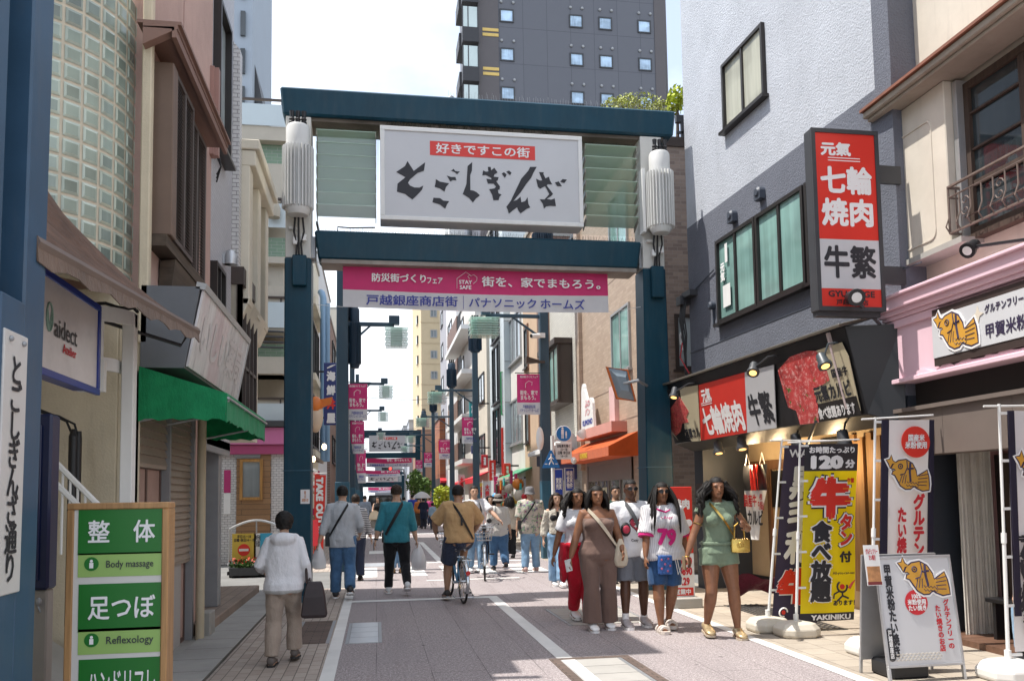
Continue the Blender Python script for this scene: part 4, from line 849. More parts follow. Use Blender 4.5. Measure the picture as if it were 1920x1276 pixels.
part(ap,'air_conditioner',M['white'],lambda mb:(mb.box((-3.1,AY+.3,zz(600)),(-2.85,AY+.7,zz(535))),mb.box((-2.78,AY+.2,zz(560)),(-2.73,AY+.3,zz(520)))))
part(ap,'balcony_clutter',M['dgrey'],lambda mb:[mb.tube([(-3.4,AY-.05,zz(620+10*k)),(-2.3,AY-.05,zz(622+10*k))],.025,6) for k in range(4)])
# alley closing building far left
al=building('plain cream house closing the side street on the left',(-9,18,0)); part(al,'wall',cm,lambda mb: mb.box((-16,15.25,0),(-8.5,21.4,6))); part(al,'roof',M['dgrey'],lambda mb: mb.box((-16,15.2,6),(-8.3,21.45,6.2)))
# ---- road closing barrier with flower boxes and notices
F=front(0,18.2)
br=thing('traffic_barrier','arched steel barrier on wheels holding yellow no entry notice','barrier',(-2.6,18.2,0))
bu0=F.px(431,1000)[0]; bu1=F.px(530,1000)[0]
def _br(mb):
    zs=F.px(0,1000)[1]; top=F.px(0,985)[1]; pts=[V((bu0,18.2,.15)),V((bu0,18.2,top-.18))]+[V((bu0+(bu1-bu0)*t,18.2,top-.16+.17*math.sin(math.pi*t))) for t in [i/12 for i in range(13)]]+[V((bu1,18.2,top-.18)),V((bu1,18.2,.15))]
    mb.tube(pts,.024,8); mb.tube([(bu0-.04,18.2,F.px(0,1070)[1]),(bu1+.04,18.2,F.px(0,1070)[1])],.028,8); mb.tube([(bu0,18.2,.5),(bu0,18.2,.2)],.03,8)
    mb.tube([((bu0+bu1)/2,18.2,top),((bu0+bu1)/2,18.2,.2)],.015,6)
part(br,'rail',M['galv'],_br,smooth=True)
def _base(mb): mb.box((bu0,17.9,.05),(bu1,18.5,.12)); [mb.lathe((x,17.95,.06),[(.06,-.02),(.06,.02)],(1,0,0),10) for x in (bu0+.06,bu1-.06)]
part(br,'wheel_base',M['black'],_base)
nu0,nv1=F.px(436,1000); nu1,nv0=F.px(480,1042); 
np_=part(br,'notice',paint('notice_yellow',(.60,.43,.06),.5,.06,3),lambda mb: mb.fbox(F,nu0,nu1,nv0-.08,nv1,.03,.045))
part(np_,'no_entry_disc',M['red'],lambda mb: mb.lathe(F.p((nu0+nu1)/2,nv0+.14,.045),[(.125,0),(.125,.006)],(0,-1,0),24)); part(np_,'no_entry_bar',M['whiteink'],lambda mb: mb.fbox(F,(nu0+nu1)/2-.095,(nu0+nu1)/2+.095,nv0+.115,nv0+.165,.052,.056))
lettering(np_,'平日15－18\n日曜･休日14－19',F,nu0+.04,nu1-.03,nv1-.17,nv1-.03,M['char'],.048,.03)
nu2=F.px(484,0)[0]; n2=part(br,'notice',M['white'],lambda mb: mb.fbox(F,nu2,bu1-.05,nv0-.05,nv1,.03,.045)); part(n2,'blue_notice',paint('cyan_print',(.05,.36,.55),.5,.05),lambda mb: mb.fbox(F,F.px(495,0)[0],F.px(517,0)[0],nv0-.02,nv1-.0,.046,.05)); lettering(n2,'歩行者\n天国',F,nu2+.02,nu2+.14,nv1-.28,nv1-.03,M['char'],.048,.03)
def leafy(mb,c,r,n,s,rnd,flat=False):
    for k in range(n):
        while True:
            q=V((rnd.uniform(-1,1),rnd.uniform(-1,1),rnd.uniform(-1,1)))
            if .25<q.length<1: break
        p=V(c)+V((q.x*r[0],q.y*r[1],q.z*r[2])); a=V((rnd.gauss(0,1),rnd.gauss(0,1),rnd.gauss(0,1)+.6)); a=_n(a); b_=_n(a.orthogonal()); b_=_n(b_*rnd.uniform(-1,1)+a.cross(b_)*rnd.uniform(-1,1)) if True else b_
        c_=a.cross(b_); e=s*rnd.uniform(.6,1.3); mb.add([p-b_*e*.5,p+c_*e*.28,p+b_*e*.6,p-c_*e*.28],[(0,1,2,3)])
def leafmat(name,c,var=.5):
    if name in MATS: return MATS[name]
    t=NT(name); oi=t.noise(5,3,.6); t.col(t.ramp(oi,(.3,mul(c,1-var)),(.7,mul(c,1+var)))); t.b.inputs['Subsurface Weight'].default_value=0
    t.b.inputs['Transmission Weight'].default_value=0; MATS[name]=t.done(.55,None,.3); return MATS[name]
rnd=random.Random(3)
for x in ((bu0+.05),(bu0+.72)):
    fb=thing('flower_box','red flowers in a dark planter box {} the traffic barrier'.format('at the left end of' if x<bu0+.1 else 'at the middle of'),'planter',(x+.3,18.0,.2))
    part(fb,'trough',M['dgrey'],lambda mb: mb.hexa([(x+.03,17.8,.04),(x+.6,17.8,.04),(x+.6,18.08,.04),(x+.03,18.08,.04),(x,17.78,.20),(x+.63,17.78,.20),(x+.63,18.1,.20),(x,18.1,.20)]))
    part(fb,'leaves',leafmat('planter_leaf',(.045,.10,.02)),lambda mb: leafy(mb,(x+.31,17.93,.27),(.34,.17,.11),520,.06,rnd)); part(fb,'flowers',leafmat('red_flower',(.45,.06,.03),.4),lambda mb: leafy(mb,(x+.31,17.9,.35),(.34,.17,.07),120,.05,rnd))
# ================================================================== right side: grill restaurant in the grey building
FG=wall_right((5.4,13.5),(5.73,8.0)); UE=5.36          # u runs towards the camera
gb=building('rough grey rendered building with dark lower band housing the grill restaurant',(6.2,10.7,0))
lg=stucco('silver_grey_render',(.46,.485,.53),38,1.0,.02,.08,.3); dk=stucco('slate_render',(.14,.15,.18),38,.9,.018,.1,.1)
def GB(u0,u1,z0,z1,d0,d1): return lambda mb: mb.fbox(FG,u0,u1,z0,z1,d0,d1)
part(gb,'upper_wall',lg,GB(0,5.08,6.21,12.5,-9,0)); part(gb,'upper_wall',dk,GB(5.08,UE,6.21,12.5,-9,-.001))
lw_=part(gb,'lower_wall',dk,GB(0,UE,2.62,6.209,-9,.004))
part(gb,'pillar',paint('dark_slate_pillar',(.035,.042,.055),.5,.15,3),lambda mb:(mb.fbox(FG,0,.32,0,2.62,-.9,-.0),mb.fbox(FG,5.0,UE,0,2.62,-9,-.02)))
window(gb,FG,1.12,2.36,4.29,5.63,M['bronze'],M['winteal'],2,.055,.06,True); window(gb,FG,2.38,3.62,4.29,5.63,M['bronze'],M['winteal'],2,.055,.06,True); window(gb,FG,3.66,4.9,4.29,5.63,M['bronze'],M['winteal'],2,.055,.06,True)
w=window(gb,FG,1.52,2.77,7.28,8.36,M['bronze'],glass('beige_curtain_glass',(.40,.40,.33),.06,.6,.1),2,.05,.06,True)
mb=MB()
for u,z in ((1.72,5.86),(2.55,5.92),(4.98,5.30)):
    mb.lathe(FG.p(u,z,.0),[(.085,0),(.08,.09),(.05,.12)],FG.n,10); mb.fbox(FG,u-.085,u+.085,z-.11,z,0,.10)
for u,z in ((.92,4.63),): mb.lathe(FG.p(u,z,0),[(.07,0),(.065,.08),(.04,.1)],FG.n,10); mb.fbox(FG,u-.015,u+.015,z-.35,z,0,.03)
mb.build('vent_hood',paint('slate_vent',(.05,.06,.08),.5),gb,True)
st=part(gb,'window_sticker',M['white'],lambda mb:(mb.fbox(FG,1.32,1.56,4.50,4.85,.042,.045),mb.fbox(FG,1.42,1.5,5.2,5.5,.042,.045)))
lettering(st,'元\n気',FG,1.26,1.40,4.92,5.22,M['whiteink'],.046,.06)
part(gb,'roof',M['concrete'],GB(-.1,UE,12.5,12.7,-9.1,.1))
part(gb,'string_course',paint('slate_trim',(.06,.07,.09),.6),lambda mb:(mb.fbox(FG,0,5.7,4.0,4.012,.002,.012),mb.tube([FG.p(0.06,5.0,.03),FG.p(1.0,5.2,.03)],.012,5)))
cbx=part(gb,'cable_box',M['dgrey'],lambda mb:(mb.fbox(FG,.0,.34,4.95,5.05,0,.15),mb.fbox(FG,-.12,.06,4.85,5.0,.0,.2)))
def _cb(mb):
    r=random.Random(5)
    for k in range(7): mb.tube([FG.p(-.08+.03*k,4.9,.12),FG.p(-.14+.04*k+r.uniform(-.05,.05),4.6,.14),FG.p(-.10+.02*k+r.uniform(-.1,.1),4.3,.12),FG.p(-.05+.01*k,4.0,.1),FG.p(-.06+r.uniform(-.05,.05),3.7,.08),FG.p(.02,3.4,.03)],.013,5)
part(cbx,'cable',M['wirem'],_cb,smooth=True)
part(cbx,'cable',M['redink'],lambda mb: mb.tube([FG.p(-.06,4.2,.13),FG.p(-.12,3.95,.15),FG.p(.03,3.65,.06)],.012,5))
# recessed shop front
D=-.85
bei=stucco('ochre_plaster',(.56,.42,.26),60,.3,.004,.12,.3)
part(gb,'shop_back_wall',bei,lambda mb: (mb.fbox(FG,.32,3.05,.22,2.6,D-.1,D),mb.fbox(FG,3.05,5.0,.0,2.6,D-.1,D+.02)))
part(gb,'skirting',tiles('dark_stone','yz',(.03,.03,.032),(.02,.02,.022),(.05,.05,.05),.3,.15,.004),lambda mb:(mb.fbox(FG,.32,3.05,0,.22,D-.1,D+.02),mb.fbox(FG,4.1,5.0,0,.3,D,D+.35)))
part(gb,'shop_ceiling',M['brownmetal'],GB(.0,5.0,2.56,2.615,D,-.01))
wdm=wood('dark_timber',(.20,.10,.05),(1,1,.1),25,.5)
part(gb,'timber_beam',wdm,lambda mb:(mb.fbox(FG,.32,3.05,1.95,2.10,D,D+.05),mb.fbox(FG,.95,1.05,.22,1.95,D,D+.04)))
part(gb,'dark_doorway',paint('dark_doorway',(.012,.010,.009),.5),lambda mb: (mb.fbox(FG,2.45,3.05,.1,2.35,D,D+.02),mb.fbox(FG,1.05,1.5,1.35,1.93,D,D+.02)))
part(gb,'side_door',paint('side_door_grey',(.22,.21,.19),.5,.1,3),lambda mb: mb.fbox(FG,-.06,.0,0,2.2,-.5,-.1))
cl=part(gb,'bamboo_cladding',wood('weathered_timber',(.36,.20,.085),(1,1,.07),22,.6),lambda mb:[mb.fbox(FG,3.2+k*.115,3.2+k*.115+.10+.01*(k%2),.25+.06*((k*7)%4),2.35-.05*((k*5)%3),D+.02,D+.07+.02*(k%3)) for k in range(15)])
part(gb,'timber_plaque',wood('plaque_timber',(.22,.12,.055),(1,1,.08),30,.5),lambda mb: mb.fbox(FG,1.72,2.10,.55,1.93,D+.05,D+.09))
lettering(gb.children[-1],vert('炭火焼肉'),FG,1.82,2.0,.9,1.85,M['char'],D+.094,.05)
pt=part(gb,'price_strip',M['white'],lambda mb: mb.fbox(FG,1.86,2.02,.42,.86,D+.095,D+.10)); lettering(pt,'五\n三\n〇\n円',FG,1.89,1.99,.45,.83,M['char'],D+.103,.05)
np2=part(gb,'name_plate',paint('brown_plate',(.07,.045,.04),.5),lambda mb: mb.fbox(FG,.06,.29,1.35,1.75,.0,.012)); lettering(np2,'サンパレス',FG,.08,.27,1.58,1.64,M['whiteink'],.015,.03); lettering(np2,'TOGOSHI',FG,.1,.25,1.50,1.53,M['whiteink'],.015,.02)
for k,u in enumerate((1.15,1.9,3.35)):
    pl_=bpy.data.lights.new('canopy_lamp_light','POINT'); pl_.energy=14; pl_.color=(1,.72,.40); pl_.shadow_soft_size=.06; po=bpy.data.objects.new('canopy_lamp_light',pl_); S.collection.objects.link(po); po.location=FG.p(u,2.0,-.32)
# hanging curtain
nr=thing('shop_curtain','black and red hanging price curtain in the restaurant entrance behind the woman in green','curtain',FG.p(1.3,1.2,-.4))
def hang(F,u0,u1,v0,v1,d,taper,mat,name,par,n=10):
    mb=MB(); g=[]
    for j in range(n+1):
        t=j/n; a=u0+taper*(1-t)*(u1-u0)*.25; b_=u1-taper*(1-t)*(u1-u0)*.4; g.append([F.p(a+(b_-a)*i/n,v0+(v1-v0)*t,d+.02*math.sin(i*1.3+j*.3)) for i in range(n+1)])
    mb.add([p for r in g for p in r],[(j*(n+1)+i,j*(n+1)+i+1,(j+1)*(n+1)+i+1,(j+1)*(n+1)+i) for j in range(n) for i in range(n)]); return mb.build(name,mat,par,True)
hang(FG,1.0,1.72,1.62,2.02,-.38,0,M['black'],'curtain_top',nr); hang(FG,1.25,1.47,1.62,2.02,-.365,0,M['red'],'red_stripe',nr); hw=hang(FG,1.0,1.68,.85,1.62,-.38,1,M['white'],'curtain_cloth',nr)
lettering(hw,'国産牛',FG,1.03,1.42,1.36,1.56,M['redink'],-.352,.03); lettering(hw,'490\n円(税込)',FG,1.46,1.64,1.30,1.57,M['redink'],-.352,.03); lettering(hw,'カルビ',FG,1.12,1.60,1.08,1.32,M['char'],-.352,.03)
MB().tube([FG.p(1.05,2.02,-.38),FG.p(1.12,2.2,-.38),FG.p(1.2,2.02,-.38)],.005,4).tube([FG.p(1.5,2.02,-.38),FG.p(1.58,2.2,-.38),FG.p(1.66,2.02,-.38)],.005,4).build('hanging_cord',M['white'],nr)
# slanting canopy with picture panels
FC0=wall_right((4.85,13.3),(5.15,8.0)); un=FC0.u; nn=FC0.n
CT=Frame(FC0.p(-.28,3.42,0),un,(UP*1.03+nn*.25)); 
if CT.n.dot(nn)<0: CT.n=-CT.n
cz=lambda x,y:CT.px(x,y)
can=thing('shop_canopy','slanting black sign canopy with meat photographs and red panel over restaurant entrance','shop sign',FC0.p(2.5,2.4,0))
cu0,_=cz(1236,726); _,cvt=cz(1400,667); cu1,_=cz(1600,700); cvb=cz(1616,778)[1]; cu0=-.28*0+0
CL=5.22
part(can,'canopy_body',M['black'],lambda mb: mb.hexa([CT.p(0,cvb,-.02),CT.p(CL,cvb,-.02),FG.p(5.35,2.3,.0),FG.p(.0,2.3,.0),CT.p(0,.0,-.02),CT.p(CL,.0,-.02),FG.p(5.35,3.42,.0),FG.p(.0,3.42,.0)]),bevel=.01)
part(can,'top_edge',paint('canopy_edge',(.16,.145,.12),.4,.1,4,metal=.3),lambda mb: mb.fbox(CT,-.03,CL+.02,.0,.035,-.4,.06),bevel=.006)
part(can,'edge_strip',paint('pale_strip',(.55,.45,.44),.5,.1,3),lambda mb:(mb.fbox(CT,CL-.30,CL-.27,cvb+.1,-.02,-.02,.02),))
def meat_mat(name,base,fat,sc):
    t=NT(name); n=t.noise(sc,6,.75,stretch=(1,1,1)); n2=t.noise(sc*3,4,.8,stretch=(3,1,1)); c=t.ramp(n,(.30,mul(base,.45)),(.46,base),(.60,mul(base,1.25)),(.72,fat)); c=t.mix(t.ramp(n2,(.52,(0,)*3),(.64,(.75,)*3)),c,fat); n3=t.noise(sc*1.6,2,.5); c=t.mix(t.ramp(n3,(.66,(0,)*3),(.69,(1,)*3)),c,(.10,.16,.03)); t.col(c); return t.done(.35,None,.5)
MEAT=meat_mat('marbled_beef_print',(.50,.055,.055),(.78,.50,.45),6); MEAT2=meat_mat('chopped_beef_print',(.46,.05,.06),(.66,.42,.24),13)
tan_=paint('khaki_print',(.50,.44,.30),.4,.05,1); dkp=paint('black_print',(.018,.015,.014),.35,.1,2)
def quadpx(F,pts,d): return [F.p(*F.px(x,y),d) for x,y in pts]
zc3=lambda x,y:(1220+x/4.571,640+y/4.571)
def cpoly(par,name,mat,pts,d):
    mb=MB(); q=[CT.px(*zc3(x,y)) for x,y in pts]; mb.prism(CT,q,0,d) if True else None; return mb.build(name,mat,par)
pl1=cpoly(can,'picture_panel',tan_,[(80,425),(405,372),(430,850),(250,858),(190,790)],.008)
cpoly(pl1,'panel_dark',dkp,[(80,425),(250,398),(285,640),(300,800),(360,855),(250,858),(150,700)],.011)
cpoly(pl1,'meat_print',MEAT2,[(140,580),(185,560),(250,468),(330,600),(310,650),(330,690),(275,700),(262,770),(240,790),(222,805),(190,770)],.014)
lettering(pl1,'極厚カル',CT,CT.px(*zc3(305,800))[0],CT.px(*zc3(428,780))[0],CT.px(*zc3(360,832))[1],CT.px(*zc3(360,735))[1],M['char'],.012,.045)
pl2=cpoly(can,'name_panel',M['red'],[(415,372),(810,262),(832,778),(436,846)],.010); cpoly(pl2,'name_panel_white',M['sign_white'],[(811,262),(1058,198),(1082,738),(833,778)],.0105)
def ct(par,s,a,b_,mat,bold=.045,d=.013,line=1):
    u0=CT.px(*zc3(a[0],(a[1]+b_[1])/2))[0]; u1=CT.px(*zc3(b_[0],(a[1]+b_[1])/2))[0]; v1=CT.px(*zc3((a[0]+b_[0])/2,a[1]))[1]; v0=CT.px(*zc3((a[0]+b_[0])/2,b_[1]))[1]
    lettering(par,s,CT,u0,u1,v0,v1,mat,d,bold,line)
ct(pl2,'元氣',(440,395),(522,520),M['whiteink']); ct(pl2,'七輪焼肉',(445,520),(805,790),M['whiteink'],.04); ct(pl2,'牛繁',(845,425),(1055,715),M['char'],.035)
u0,v=CT.px(*zc3(440,540)); u1,_=CT.px(*zc3(525,500)); MB().fbox(CT,u0,u1,v+.01,v+.022,0,.014).fbox(CT,u0,u1,v-.02,v-.008,0,.014).build('underline',M['whiteink'],pl2)
pl3=cpoly(can,'picture_panel',tan_,[(1085,190),(1640,5),(1700,130),(1810,620),(1270,712)],.0085)
cpoly(pl3,'panel_dark',dkp,[(1085,190),(1400,85),(1200,250),(1290,705),(1265,715)],.0115); cpoly(pl3,'panel_dark',dkp,[(1415,540),(1768,462),(1812,622),(1445,690)],.012)
cpoly(pl3,'meat_print',MEAT,[(1098,245),(1200,130),(1340,80),(1425,80),(1460,140),(1510,230),(1540,330),(1480,370),(1400,400),(1440,540),(1450,690),(1290,710),(1255,590),(1185,560),(1140,400)],.0145)
ct(pl3,'国産牛',(1555,215),(1700,300),M['char'],.04,.016); ct(pl3,'元氣カルビ',(1405,345),(1735,500),M['char'],.045,.017); ct(pl3,'食べ放題あります',(1440,535),(1772,645),M['whiteink'],.04,.016)
def spot(par,base,aim,s=1.0,lit=True,mat=None,arm=None):
    base=V(base); aim=_n(V(aim)); mb=MB(); 
    if arm: mb.tube(arm+[base],.014*s,6)
    mb.lathe(base-aim*.10*s,[(.03*s,0),(.065*s,.012*s),(.072*s,.10*s),(.075*s,.16*s),(.095*s,.17*s),(.095*s,.21*s)],aim,16); o=mb.build('spot_lamp',mat or M['dgrey'],par,True)
    MB().lathe(base-aim*.10*s,[(.06*s,.20*s),(.055*s,.213*s)],aim,16).build('lens',emit('warm_lamp_lens',(1,.55,.16),1.3) if lit else M['white'],o); return o
for (px,py,ax,ay,aim) in ((1228,748,1236,738,(-.3,-.5,-.6)),(1286,730,1304,722,(-.25,-.2,-.8)),(1438,684,1457,672,(-.35,-.5,-.7)),(1571,668,1572,648,(.0,-.5,-.75))):
    q=CT.px(px,py); b_=CT.p(q[0],q[1],.20); q2=CT.px(ax,ay); spot(can,b_,aim,.85,True,M['dgrey'] if px<1560 else paint('slate_lamp',(.06,.075,.085),.4),[CT.p(q2[0],q2[1]+.04,0),CT.p(q2[0],q2[1]+.05,.12)])
for u,lit,z in ((1.15,True,2.3),(1.9,True,2.32),(3.35,True,2.25),(4.35,True,2.22)): spot(can,FC0.p(u,z,-.35),(0,-.25,-.95),.95,lit,M['dgrey'],[FC0.p(u,2.56,-.42)])
part(can,'stay',M['black'],lambda mb: mb.tube([FC0.p(3.2,2.0,-.5),FC0.p(4.2,2.42,-.1)],.02,6))
# vertical red sign
SY=8.0; F=front(0,SY); a=F.px(1525,245); b_=F.px(1641,247); c=F.px(1655,579); d_=F.px(1535,579)
vs=thing('vertical_sign','tall red and white vertical restaurant sign box on the grey wall','shop sign',(5.05,SY,3.5))
x0=(a[0]+d_[0])/2+.0; x1=(b_[0]+c[0])/2; zt=a[1]; z0=c[1]
part(vs,'case',M['dgrey'],lambda mb: mb.box((x0-.02,SY+.012,z0-.03),(x1+.03,SY+.15,zt+.03)),bevel=.008)
part(vs,'case_frame',M['dgrey'],lambda mb: mb.frame(F,x0-.02,x1+.03,z0-.03,zt+.03,.045,-.015,.012)); part(vs,'bracket',M['dgrey'],lambda mb:(mb.box((x1+.02,SY+.1,zt-.5),(5.75,SY+.14,zt-.3)),mb.box((x1+.02,SY+.1,z0+.3),(5.75,SY+.14,z0+.5)),mb.box((x0,SY+.05,z0-.08),(x1,SY+.14,z0-.03))))
fz=lambda py: F.px(1590,py)[1]
f1=part(vs,'face_red',M['red'],lambda mb: mb.box((x0+.02,SY+.0,fz(449)),(x1-.01,SY+.011,zt-.01))); f2=part(vs,'face_white',M['sign_white'],lambda mb: mb.box((x0+.02,SY,fz(541)),(x1-.01,SY+.011,fz(449)-.001))); f3=part(vs,'face_red',M['red'],lambda mb: mb.box((x0+.02,SY,z0+.01),(x1-.01,SY+.011,fz(541)-.001)))
z5=lambda x,y:(1250+x/2.552,y/2.552)
def vt(par,s,a,b2,mat,bold=.05,line=1): 
    xa,ya=a; xb,yb=b2; u0=F.px(xa,(ya+yb)/2)[0]; u1=F.px(xb,(ya+yb)/2)[0]; lettering(par,s,F,u0,u1,F.px(1590,yb)[1],F.px(1590,ya)[1],mat,.003,bold,line)
vt(f1,'元氣',(1538,268),(1595,294),M['whiteink']); vt(f1,'七輪',(1538,312),(1635,365),M['whiteink'],.04); vt(f1,'焼肉',(1540,372),(1637,425),M['whiteink'],.04); vt(f2,'牛繁',(1545,460),(1643,522),M['char'],.03); vt(f3,'GYU SHIGE',(1553,545),(1640,557),M['char'],.03); vt(f3,'戸越銀座店',(1568,561),(1628,572),M['char'],.02)
MB().fbox(F,F.px(1539,0)[0],F.px(1598,0)[0],fz(298),fz(296.5),0,.004).fbox(F,F.px(1539,0)[0],F.px(1598,0)[0],fz(303),fz(301.5),0,.004).build('underline',M['whiteink'],f1)
# street level bits in front of the restaurant
rs=thing('standing_sign','red standing menu board behind the woman in number 79 jersey','standing sign',(4.75,11.2,0)); F=front(0,11.2)
ru0=F.px(1255,1000)[0]; ru1=F.px(1300,1000)[0]; rz1=F.px(0,930)[1]
bp=part(rs,'board',M['red'],lambda mb: mb.box((ru0,11.21,.75),(ru1,11.25,rz1)),bevel=.006); part(rs,'lower_board',M['white'],lambda mb: mb.box((ru0,11.21,.14),(ru1,11.25,.745))); part(rs,'base',M['concrete'],lambda mb: mb.box((ru0-.05,11.05,0),(ru1+.05,11.45,.14)),bevel=.01)
F=front(0,11.209); lettering(bp,'焼肉',F,ru0+.07,ru1-.04,rz1-.32,rz1-.17,M['whiteink'],.003,.06); lettering(bp,'¥990\n¥890\n.29',F,ru0+.12,ru1-.03,.3,.7,M['redink'],.003,.05); MB().fbox(F,ru0+.02,ru1-.02,.16,.27,.001,.003).build('red_strip',M['red'],rs); lettering(bp,'営業中',F,ru0+.06,ru1-.06,.175,.255,M['whiteink'],.006,.04)
part(bp,'cloud_mark',M['whiteink'],lambda mb:[mb.lathe(F.p(ru1-.13+dx,rz1-.52+dz,.002+.0005*i),[(r,0),(r,.002)],(0,-1,0),14) for i,(dx,dz,r) in enumerate(((0,0,.07),(.07,.01,.05),(-.06,.0,.05),(.02,-.07,.04)))])
fb_=thing('fallen_banner','dark red banner sagging to the ground beside the red menu board','banner',(5.2,11,0))
def _fbn(mb):
    g=[]
    for i in range(9):
        t=i/8; g.append([V((4.95+.75*t,11.0+.25*s-.1*t,.42-.30*s*(1-.3*t)+.05*math.sin(i+j))) for j,s in enumerate((0,.25,.5,.75,1))])
    mb.add([p for r in g for p in r],[(i*5+j,i*5+j+1,(i+1)*5+j+1,(i+1)*5+j) for i in range(8) for j in range(4)])
part(fb_,'cloth',[cloth('dark_red_cloth',(.10,.012,.03))],_fbn,smooth=True); part(fb_,'pole',M['black'],lambda mb: mb.tube([(4.9,11.0,.02),(5.0,11.0,1.2)],.012,6))
# ================================================================== far right house with pink bakery fascia
FH=big(wall_right((6.05,8.48),(6.1,2.0)),1.09)
hs=building('old cream stucco house with deep eave and balcony above pink bakery fascia',(6,6,0))
hst=stucco('cream_grit_stucco',(.62,.565,.48),140,.6,.006,.1,.45)
part(hs,'wall',hst,lambda mb:(mb.fbox(FH,0,5.5,2.4,9.5,-8,0),))
part(hs,'roof',M['concrete'],lambda mb: mb.fbox(FH,0,5.5,9.5,9.6,-8,.05))
part(hs,'wall_joint',M['concrete'],lambda mb: mb.fbox(FH,.02,5.5,6.9,6.92,0,.008))
ev=part(hs,'eave',stucco('eave_plaster',(.34,.295,.24),80,.3,.004,.15,.4),lambda mb:(mb.fbox(FH,-.02,5.5,5.49,5.53,.02,.38),mb.fbox(FH,-.04,5.5,5.53,5.60,0,.42),mb.fbox(FH,-.02,.12,5.75,6.05,0,.06)),bevel=.01)
part(ev,'roof_edge',paint('rusty_red_tile',(.22,.085,.05),.6,.2,8),lambda mb:(mb.hexa([FH.p(-.05,5.601,0),FH.p(5.5,5.601,0),FH.p(5.5,5.601,.45),FH.p(-.05,5.601,.45),FH.p(-.05,5.85,-.0),FH.p(5.5,5.85,-.0),FH.p(5.5,5.63,.45),FH.p(-.05,5.63,.45)]),mb.fbox(FH,-.03,.10,6.05,6.09,0,.15)))
bb=part(hs,'bay_box',hst,lambda mb:(mb.fbox(FH,.02,.92,3.92,5.488,.0,.20),),bevel=.01)
def _rr(mb):
    pts=[]; u0,u1,z0,z1,r=.12,.72,4.02,5.2,.08
    for (cx,cz_,a0) in ((u0+r,z0+r,180),(u1-r,z0+r,270),(u1-r,z1-r,0),(u0+r,z1-r,90)):
        for k in range(5): a=R(a0+k*22.5); pts.append(FH.p(cx+r*math.cos(a),cz_+r*math.sin(a),.202))
    mb.tube(pts,.012,5,closed=True)
part(bb,'moulding',hst,_rr)
part(bb,'drip_edge',M['concrete'],lambda mb: mb.fbox(FH,-.03,1.1,3.86,3.915,0,.24))
w=window(hs,FH,.98,4.5,3.95,5.42,wood('old_dark_timber',(.075,.05,.038),(1,1,.1),30,.7),M['windark'],5,.07,.05,True,.33)
part(w,'glazing_bar',MATS['old_dark_timber'],lambda mb:[mb.fbox(FH,1.0,4.48,z,z+.02,.0,.04) for z in (4.75,5.1)])
part(hs,'shutter_post',M['alum'],lambda mb: mb.fbox(FH,.93,.99,3.95,5.46,.0,.12))
rl=thing('iron_balcony','rusty wrought iron window balcony on the old cream house','balcony',FH.p(1.5,3.9,.3))
def _rl(mb):
    z0,z1=3.98,4.42; dd=.24; 
    mb.tube([FH.p(.96,z1,0),FH.p(.96,z1,dd),FH.p(4.5,z1,dd)],.018,6); mb.tube([FH.p(.96,z1-.10,0),FH.p(.96,z1-.10,dd),FH.p(4.5,z1-.10,dd)],.010,5); mb.tube([FH.p(.96,z0,0),FH.p(.96,z0,dd),FH.p(4.5,z0,dd)],.014,6)
    mb.tube([FH.p(.96,z0+.15,.1),FH.p(4.5,z0+.15,.23)],.008,5)
    for k in range(26):
        u=.96+k*.14; mb.tube([FH.p(u,z1-.1,dd),FH.p(u,z0+.16,dd),FH.p(u,z0+.06,dd+.04),FH.p(u,z0,dd)],.008,5)
        if k%3==1: 
            for s in (-1,1): mb.tube([FH.p(u+.07+s*.05*math.cos(a)*(1-a/9),z0+.20+s*.045*math.sin(a)*(1-a/9)+s*.045,dd) for a in [i*.7 for i in range(10)]],.006,4)
    for s in (0,.24): mb.tube([FH.p(.96,z0,s),FH.p(.96,z1,s)],.014,6)
    for s in (.08,.16): mb.tube([FH.p(.96,z0,s),FH.p(.96,z1,s)],.008,5)
part(rl,'railing',paint('rusted_iron',(.15,.11,.09),.7,.3,12),_rl,smooth=True)
# brick-ish lower wall between
pkf=building('pale pink bakery facade with classical mouldings and fish cake name board',(5.7,6,0),'shop','bakery')
FP=big(wall_right((5.67,8.33),(5.71,2.0)),1.09); pkm=paint('bakery_pink',(.78,.54,.61),.5,.04,2,.1)
part(pkf,'fascia',pkm,lambda mb:(mb.fbox(FP,0,5.6,2.70,3.30,-.35,0)),bevel=.006)
part(pkf,'moulding',pkm,lambda mb:(mb.fbox(FP,-.04,5.6,3.302,3.34,-.3,.05),mb.fbox(FP,-.06,5.6,3.341,3.39,-.3,.08),mb.fbox(FP,-.09,5.6,3.391,3.50,-.3,.12),mb.fbox(FP,-.12,5.6,3.501,3.53,-.35,.16),mb.fbox(FP,.0,.78,3.22,3.299,0,.03),mb.fbox(FP,-.01,5.6,2.655,2.699,-.3,.06)),bevel=.006)
def _ragged(mb):
    r=random.Random(4); u=0.3; pts=[]
    while u<3: pts.append((u,2.70+r.uniform(0,.05))); u+=r.uniform(.03,.12)
    mb.prism(FP,[(.3,2.66)]+pts+[(3,2.66)],.0,.03)
part(pkf,'peeling_trim',pkm,_ragged)
def _ins(mb):
    for z in (3.02,2.82):
        p=FP.p(-.0,z,.02); mb.tube([p,p+V((-.07,0,-.03)),p+V((-.10,0,.02)),p+V((-.12,0,.04))],.008,5); q=p+V((-.13,0,.05)); mb.lathe(q,[(.03,-.03),(.035,-.01),(.02,0),(.035,.01),(.03,.04)],UP,10)
part(pkf,'insulator',pkm,_ins,smooth=True)
FB2=FP.at(0,0,.045); bu0=FB2.px(1750,640)[0]; bz1=FB2.px(1750,573)[1]; bz0=FB2.px(1760,700)[1]
